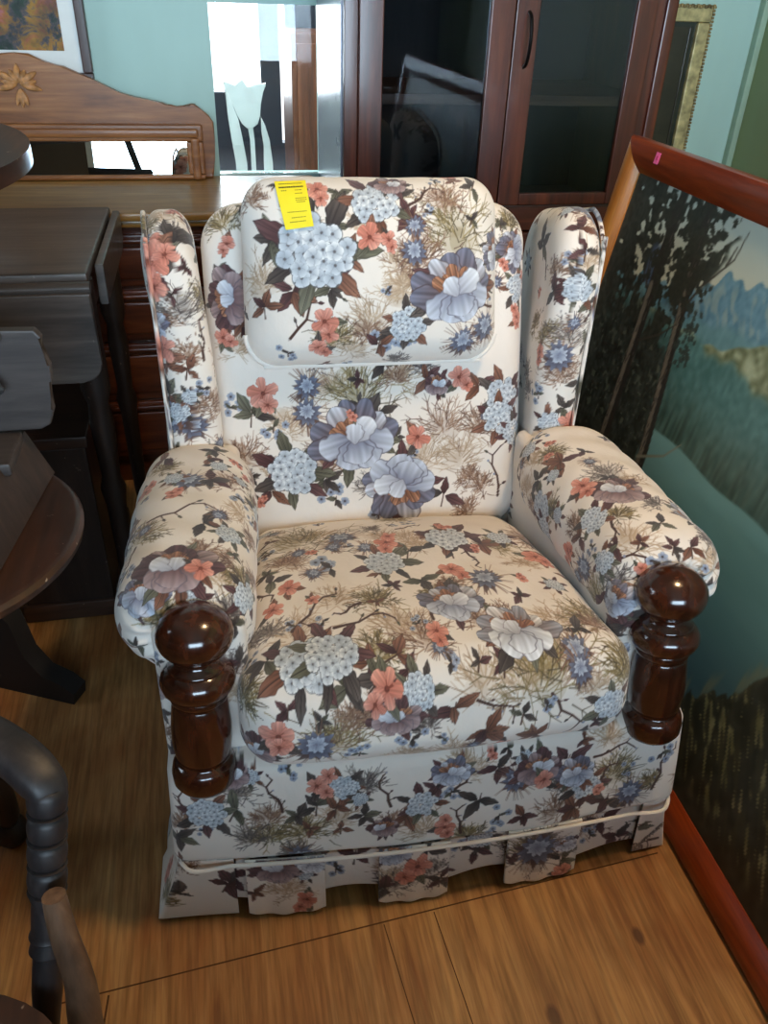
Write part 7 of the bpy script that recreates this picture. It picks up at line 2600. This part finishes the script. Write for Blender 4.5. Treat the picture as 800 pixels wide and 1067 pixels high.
bm = bmesh.new()
box2(bm, (-.095, -.09, 0), (.19, .29, .04), .003)
build('plinth', bm, M_DKW, wd)
bm = bmesh.new()
box2(bm, (-.085, -.114, .10), (.185, -.10, 1.10), .004)
build('door', bm, M_WARD, wd)

# ------------------------------------------------------------------ ceiling lamp
cl = thing('ceiling_lamp', 'round warm ceiling lamp above the armchair', 'lamp', (.85, .75, ZC))
bm = bmesh.new()
add_lathe(bm, [(0, .0), (0, .16), (.03, .16), (.035, .15), (.035, 0)], (0, 0, 0), (0, 0, -1), 40)
build('lamp_base', bm, M_WHITE, cl)
m, nt, b = new_mat('warm_lamp_glass')
b.inputs['Base Color'].default_value = (1, .9, .75, 1)
b.inputs['Emission Color'].default_value = (1, .74, .45, 1)
b.inputs['Emission Strength'].default_value = 4.0
bm = bmesh.new()
add_lathe(bm, [(.035, .14), (.06, .15), (.09, .13), (.115, .08), (.125, 0)], (0, 0, 0), (0, 0, -1), 40)
build('lamp_shade', bm, m, cl)
# ------------------------------------------------------------------ price tag pinned on the head pillow
M_YEL = plain('yellow_tag_paper', (244, 224, 40), .75, var=.03)
M_INK = plain('faint_ink', (150, 138, 40), .8)
M_INKD = plain('dark_ink', (78, 74, 30), .8)
TAG = [[0.112, 1.446, 1.0173], [0.1226, 1.4441, 1.018], [0.1332, 1.4441, 1.0184], [0.1437, 1.4444, 1.0186], [0.1542, 1.4447, 1.0188], [0.1647, 1.4451, 1.019], [0.1129, 1.4338, 1.0098], [0.1232, 1.4315, 1.0107], [0.1336, 1.4304, 1.0115], [0.144, 1.4302, 1.0119], [0.1543, 1.4302, 1.0124], [0.1646, 1.4302, 1.0127], [0.1141, 1.4247, 1.0019], [0.1242, 1.4223, 1.0029], [0.1344, 1.4205, 1.0038], [0.1446, 1.4197, 1.0046], [0.1547, 1.4193, 1.0052], [0.1649, 1.419, 1.0058], [0.1155, 1.4172, 0.9937], [0.1255, 1.4148, 0.9949], [0.1354, 1.4129, 0.9958], [0.1454, 1.4115, 0.9967], [0.1555, 1.4108, 0.9976], [0.1655, 1.4102, 0.9983], [0.1171, 1.4107, 0.9854], [0.1269, 1.4086, 0.9866], [0.1367, 1.4068, 0.9876], [0.1465, 1.4054, 0.9885], [0.1564, 1.4043, 0.9894], [0.1663, 1.4035, 0.9904], [0.1187, 1.4052, 0.9769], [0.1284, 1.4033, 0.9781], [0.1382, 1.4018, 0.9791], [0.1479, 1.4006, 0.9801], [0.1576, 1.3995, 0.981], [0.1673, 1.3986, 0.982], [0.1204, 1.4005, 0.9682], [0.1301, 1.3988, 0.9694], [0.1398, 1.3976, 0.9705], [0.1493, 1.3966, 0.9716], [0.1589, 1.3956, 0.9727], [0.1685, 1.3947, 0.9739], [0.1222, 1.3963, 0.9594], [0.1318, 1.395, 0.9607], [0.1413, 1.3939, 0.9619], [0.1507, 1.3929, 0.9632], [0.1602, 1.3919, 0.9644], [0.1696, 1.3909, 0.9657], [0.124, 1.3927, 0.9506], [0.1335, 1.3914, 0.952], [0.1428, 1.3904, 0.9534], [0.1521, 1.3894, 0.9547], [0.1615, 1.3883, 0.9561], [0.1708, 1.3873, 0.9575]]

tg = np.array(TAG).reshape(9, 6, 3)
tc3 = tg[8].mean(0)
def tagpt(u, v):
    x, y = min(u * 5, 4.999), min(v * 8, 7.999)
    i, j = int(x), int(y)
    a, b = x - i, y - j
    return tg[j, i] * (1 - a) * (1 - b) + tg[j, i + 1] * a * (1 - b) + tg[j + 1, i] * (1 - a) * b + tg[j + 1, i + 1] * a * b
tn = np.cross(tagpt(1, 0) - tagpt(0, 0), tagpt(0, 0) - tagpt(0, 1))
tn /= np.linalg.norm(tn)
if tn[1] > 0:
    tn = -tn
def patch(bm, u0, v0, u1, v1, lift, th, nu=6, nv=8):
    T, B = {}, {}
    for j in range(nv + 1):
        for i in range(nu + 1):
            p = tagpt(u0 + (u1 - u0) * i / nu, v0 + (v1 - v0) * j / nv) - tc3
            T[i, j] = bm.verts.new(p + tn * (lift + th))
            B[i, j] = bm.verts.new(p + tn * lift)
    for j in range(nv):
        for i in range(nu):
            bm.faces.new((T[i, j], T[i + 1, j], T[i + 1, j + 1], T[i, j + 1]))
            bm.faces.new((B[i, j], B[i, j + 1], B[i + 1, j + 1], B[i + 1, j]))
    for i in range(nu):
        bm.faces.new((T[i, 0], B[i, 0], B[i + 1, 0], T[i + 1, 0]))
        bm.faces.new((T[i, nv], T[i + 1, nv], B[i + 1, nv], B[i, nv]))
    for j in range(nv):
        bm.faces.new((T[0, j], T[0, j + 1], B[0, j + 1], B[0, j]))
        bm.faces.new((T[nu, j], B[nu, j], B[nu, j + 1], T[nu, j + 1]))
pt = thing('price_tag', 'yellow paper price tag pinned to the head pillow of the armchair', 'tag', tuple(tc3))
bm = bmesh.new()
patch(bm, 0, 0, 1, 1, 0, .0006)
build('paper', bm, M_YEL, pt)
bm = bmesh.new()
r = random.Random(4)
x = .10
while x < .86:
    w_ = r.uniform(.03, .07)
    patch(bm, x, .115, x + w_, .145, .0008, .0002, 1, 1)
    x += w_ + .012
build('printed_line', bm, M_INKD, pt, smooth=False)
bm = bmesh.new()
for v, a, b in ((.05, .12, .86), (.19, .15, .30), (.19, .6, .8), (.26, .58, .82), (.36, .56, .88), (.40, .56, .9), (.44, .58, .86), (.64, .2, .85), (.76, .3, .8), (.85, .2, .75)):
    x = a
    while x < b:
        w_ = r.uniform(.03, .06)
        patch(bm, x, v, x + w_, v + .018, .0008, .0002, 1, 1)
        x += w_ + .014
build('faint_print', bm, M_INK, pt, smooth=False)

# ------------------------------------------------------------------ light
def area(name, loc, rot, sx, sy, power, col):
    l = bpy.data.lights.new(name, 'AREA')
    l.shape = 'RECTANGLE'
    l.size, l.size_y = sx, sy
    l.energy = power
    l.color = col
    o = bpy.data.objects.new(name, l)
    o.location = loc
    o.rotation_euler = rot
    return link(o)
area('daylight', ((WX0 + WX1) / 2, YF - .14, (WZ0 + WZ1) / 2 + .05), (math.radians(90), 0, 0), WX1 - WX0, WZ1 - WZ0, 215.0, (.60, .81, 1.0))
area('side_daylight', (XL - .14, (LY0 + LY1) / 2, (LZ0 + LZ1) / 2), (math.radians(90), 0, math.radians(-90)), LY1 - LY0, LZ1 - LZ0, 28.0, (.72, .88, 1.0))
area('far_daylight', (.05, RY + .16, 1.2), (math.radians(90), 0, math.radians(180)), 1.3, 1.3, 90.0, (.82, .93, 1.0))
area('far_fill_light', (.25, 3.15, 2.22), (0, 0, 0), .95, .06, 45.0, (.84, .93, 1.0))  # fill light of the added far-room lamp
l = bpy.data.lights.new('lamp_bulb', 'AREA')
l.shape = 'DISK'
l.size = .24
l.energy = 20.0
l.color = (1.0, .66, .34)
o = bpy.data.objects.new('lamp_bulb', l)
o.location = (.85, .75, ZC - .135)
link(o)
w = bpy.data.worlds.new('sky')
SC.world = w
w.use_nodes = True
bg = w.node_tree.nodes['Background']
nt = w.node_tree
tc = nt.nodes.new('ShaderNodeTexCoord')
sp = nt.nodes.new('ShaderNodeSeparateXYZ')
nt.links.new(tc.outputs['Generated'], sp.inputs[0])
sk = ramp(nt, sp.outputs['Z'], [(0.0, (236, 242, 246)), (0.25, (222, 238, 250)), (1.0, (150, 190, 235))])
nt.links.new(sk, bg.inputs[0])
bg.inputs[1].default_value = 2.2

# ------------------------------------------------------------------ camera
cam = bpy.data.cameras.new('camera')
cam.sensor_fit = 'VERTICAL'
cam.sensor_height = 24.0
cam.lens = 835.0 / 1067.0 * 24.0
cam.clip_start = .02
co = bpy.data.objects.new('camera', cam)
R = [[0.979666, -0.083598, 0.182392], [-0.198245, -0.543285, 0.815806], [0.030891, -0.835376, -0.548811]]
co.matrix_world = Matrix(((R[0][0], -R[0][1], -R[0][2], 0), (R[1][0], -R[1][1], -R[1][2], 0), (R[2][0], -R[2][1], -R[2][2], 1.30), (0, 0, 0, 1)))
link(co)
SC.camera = co
SC.view_settings.view_transform = 'Standard'
SC.view_settings.look = 'None'
SC.view_settings.exposure = -0.08
SC.view_settings.gamma = 1.0
SC.view_settings.use_curve_mapping = False
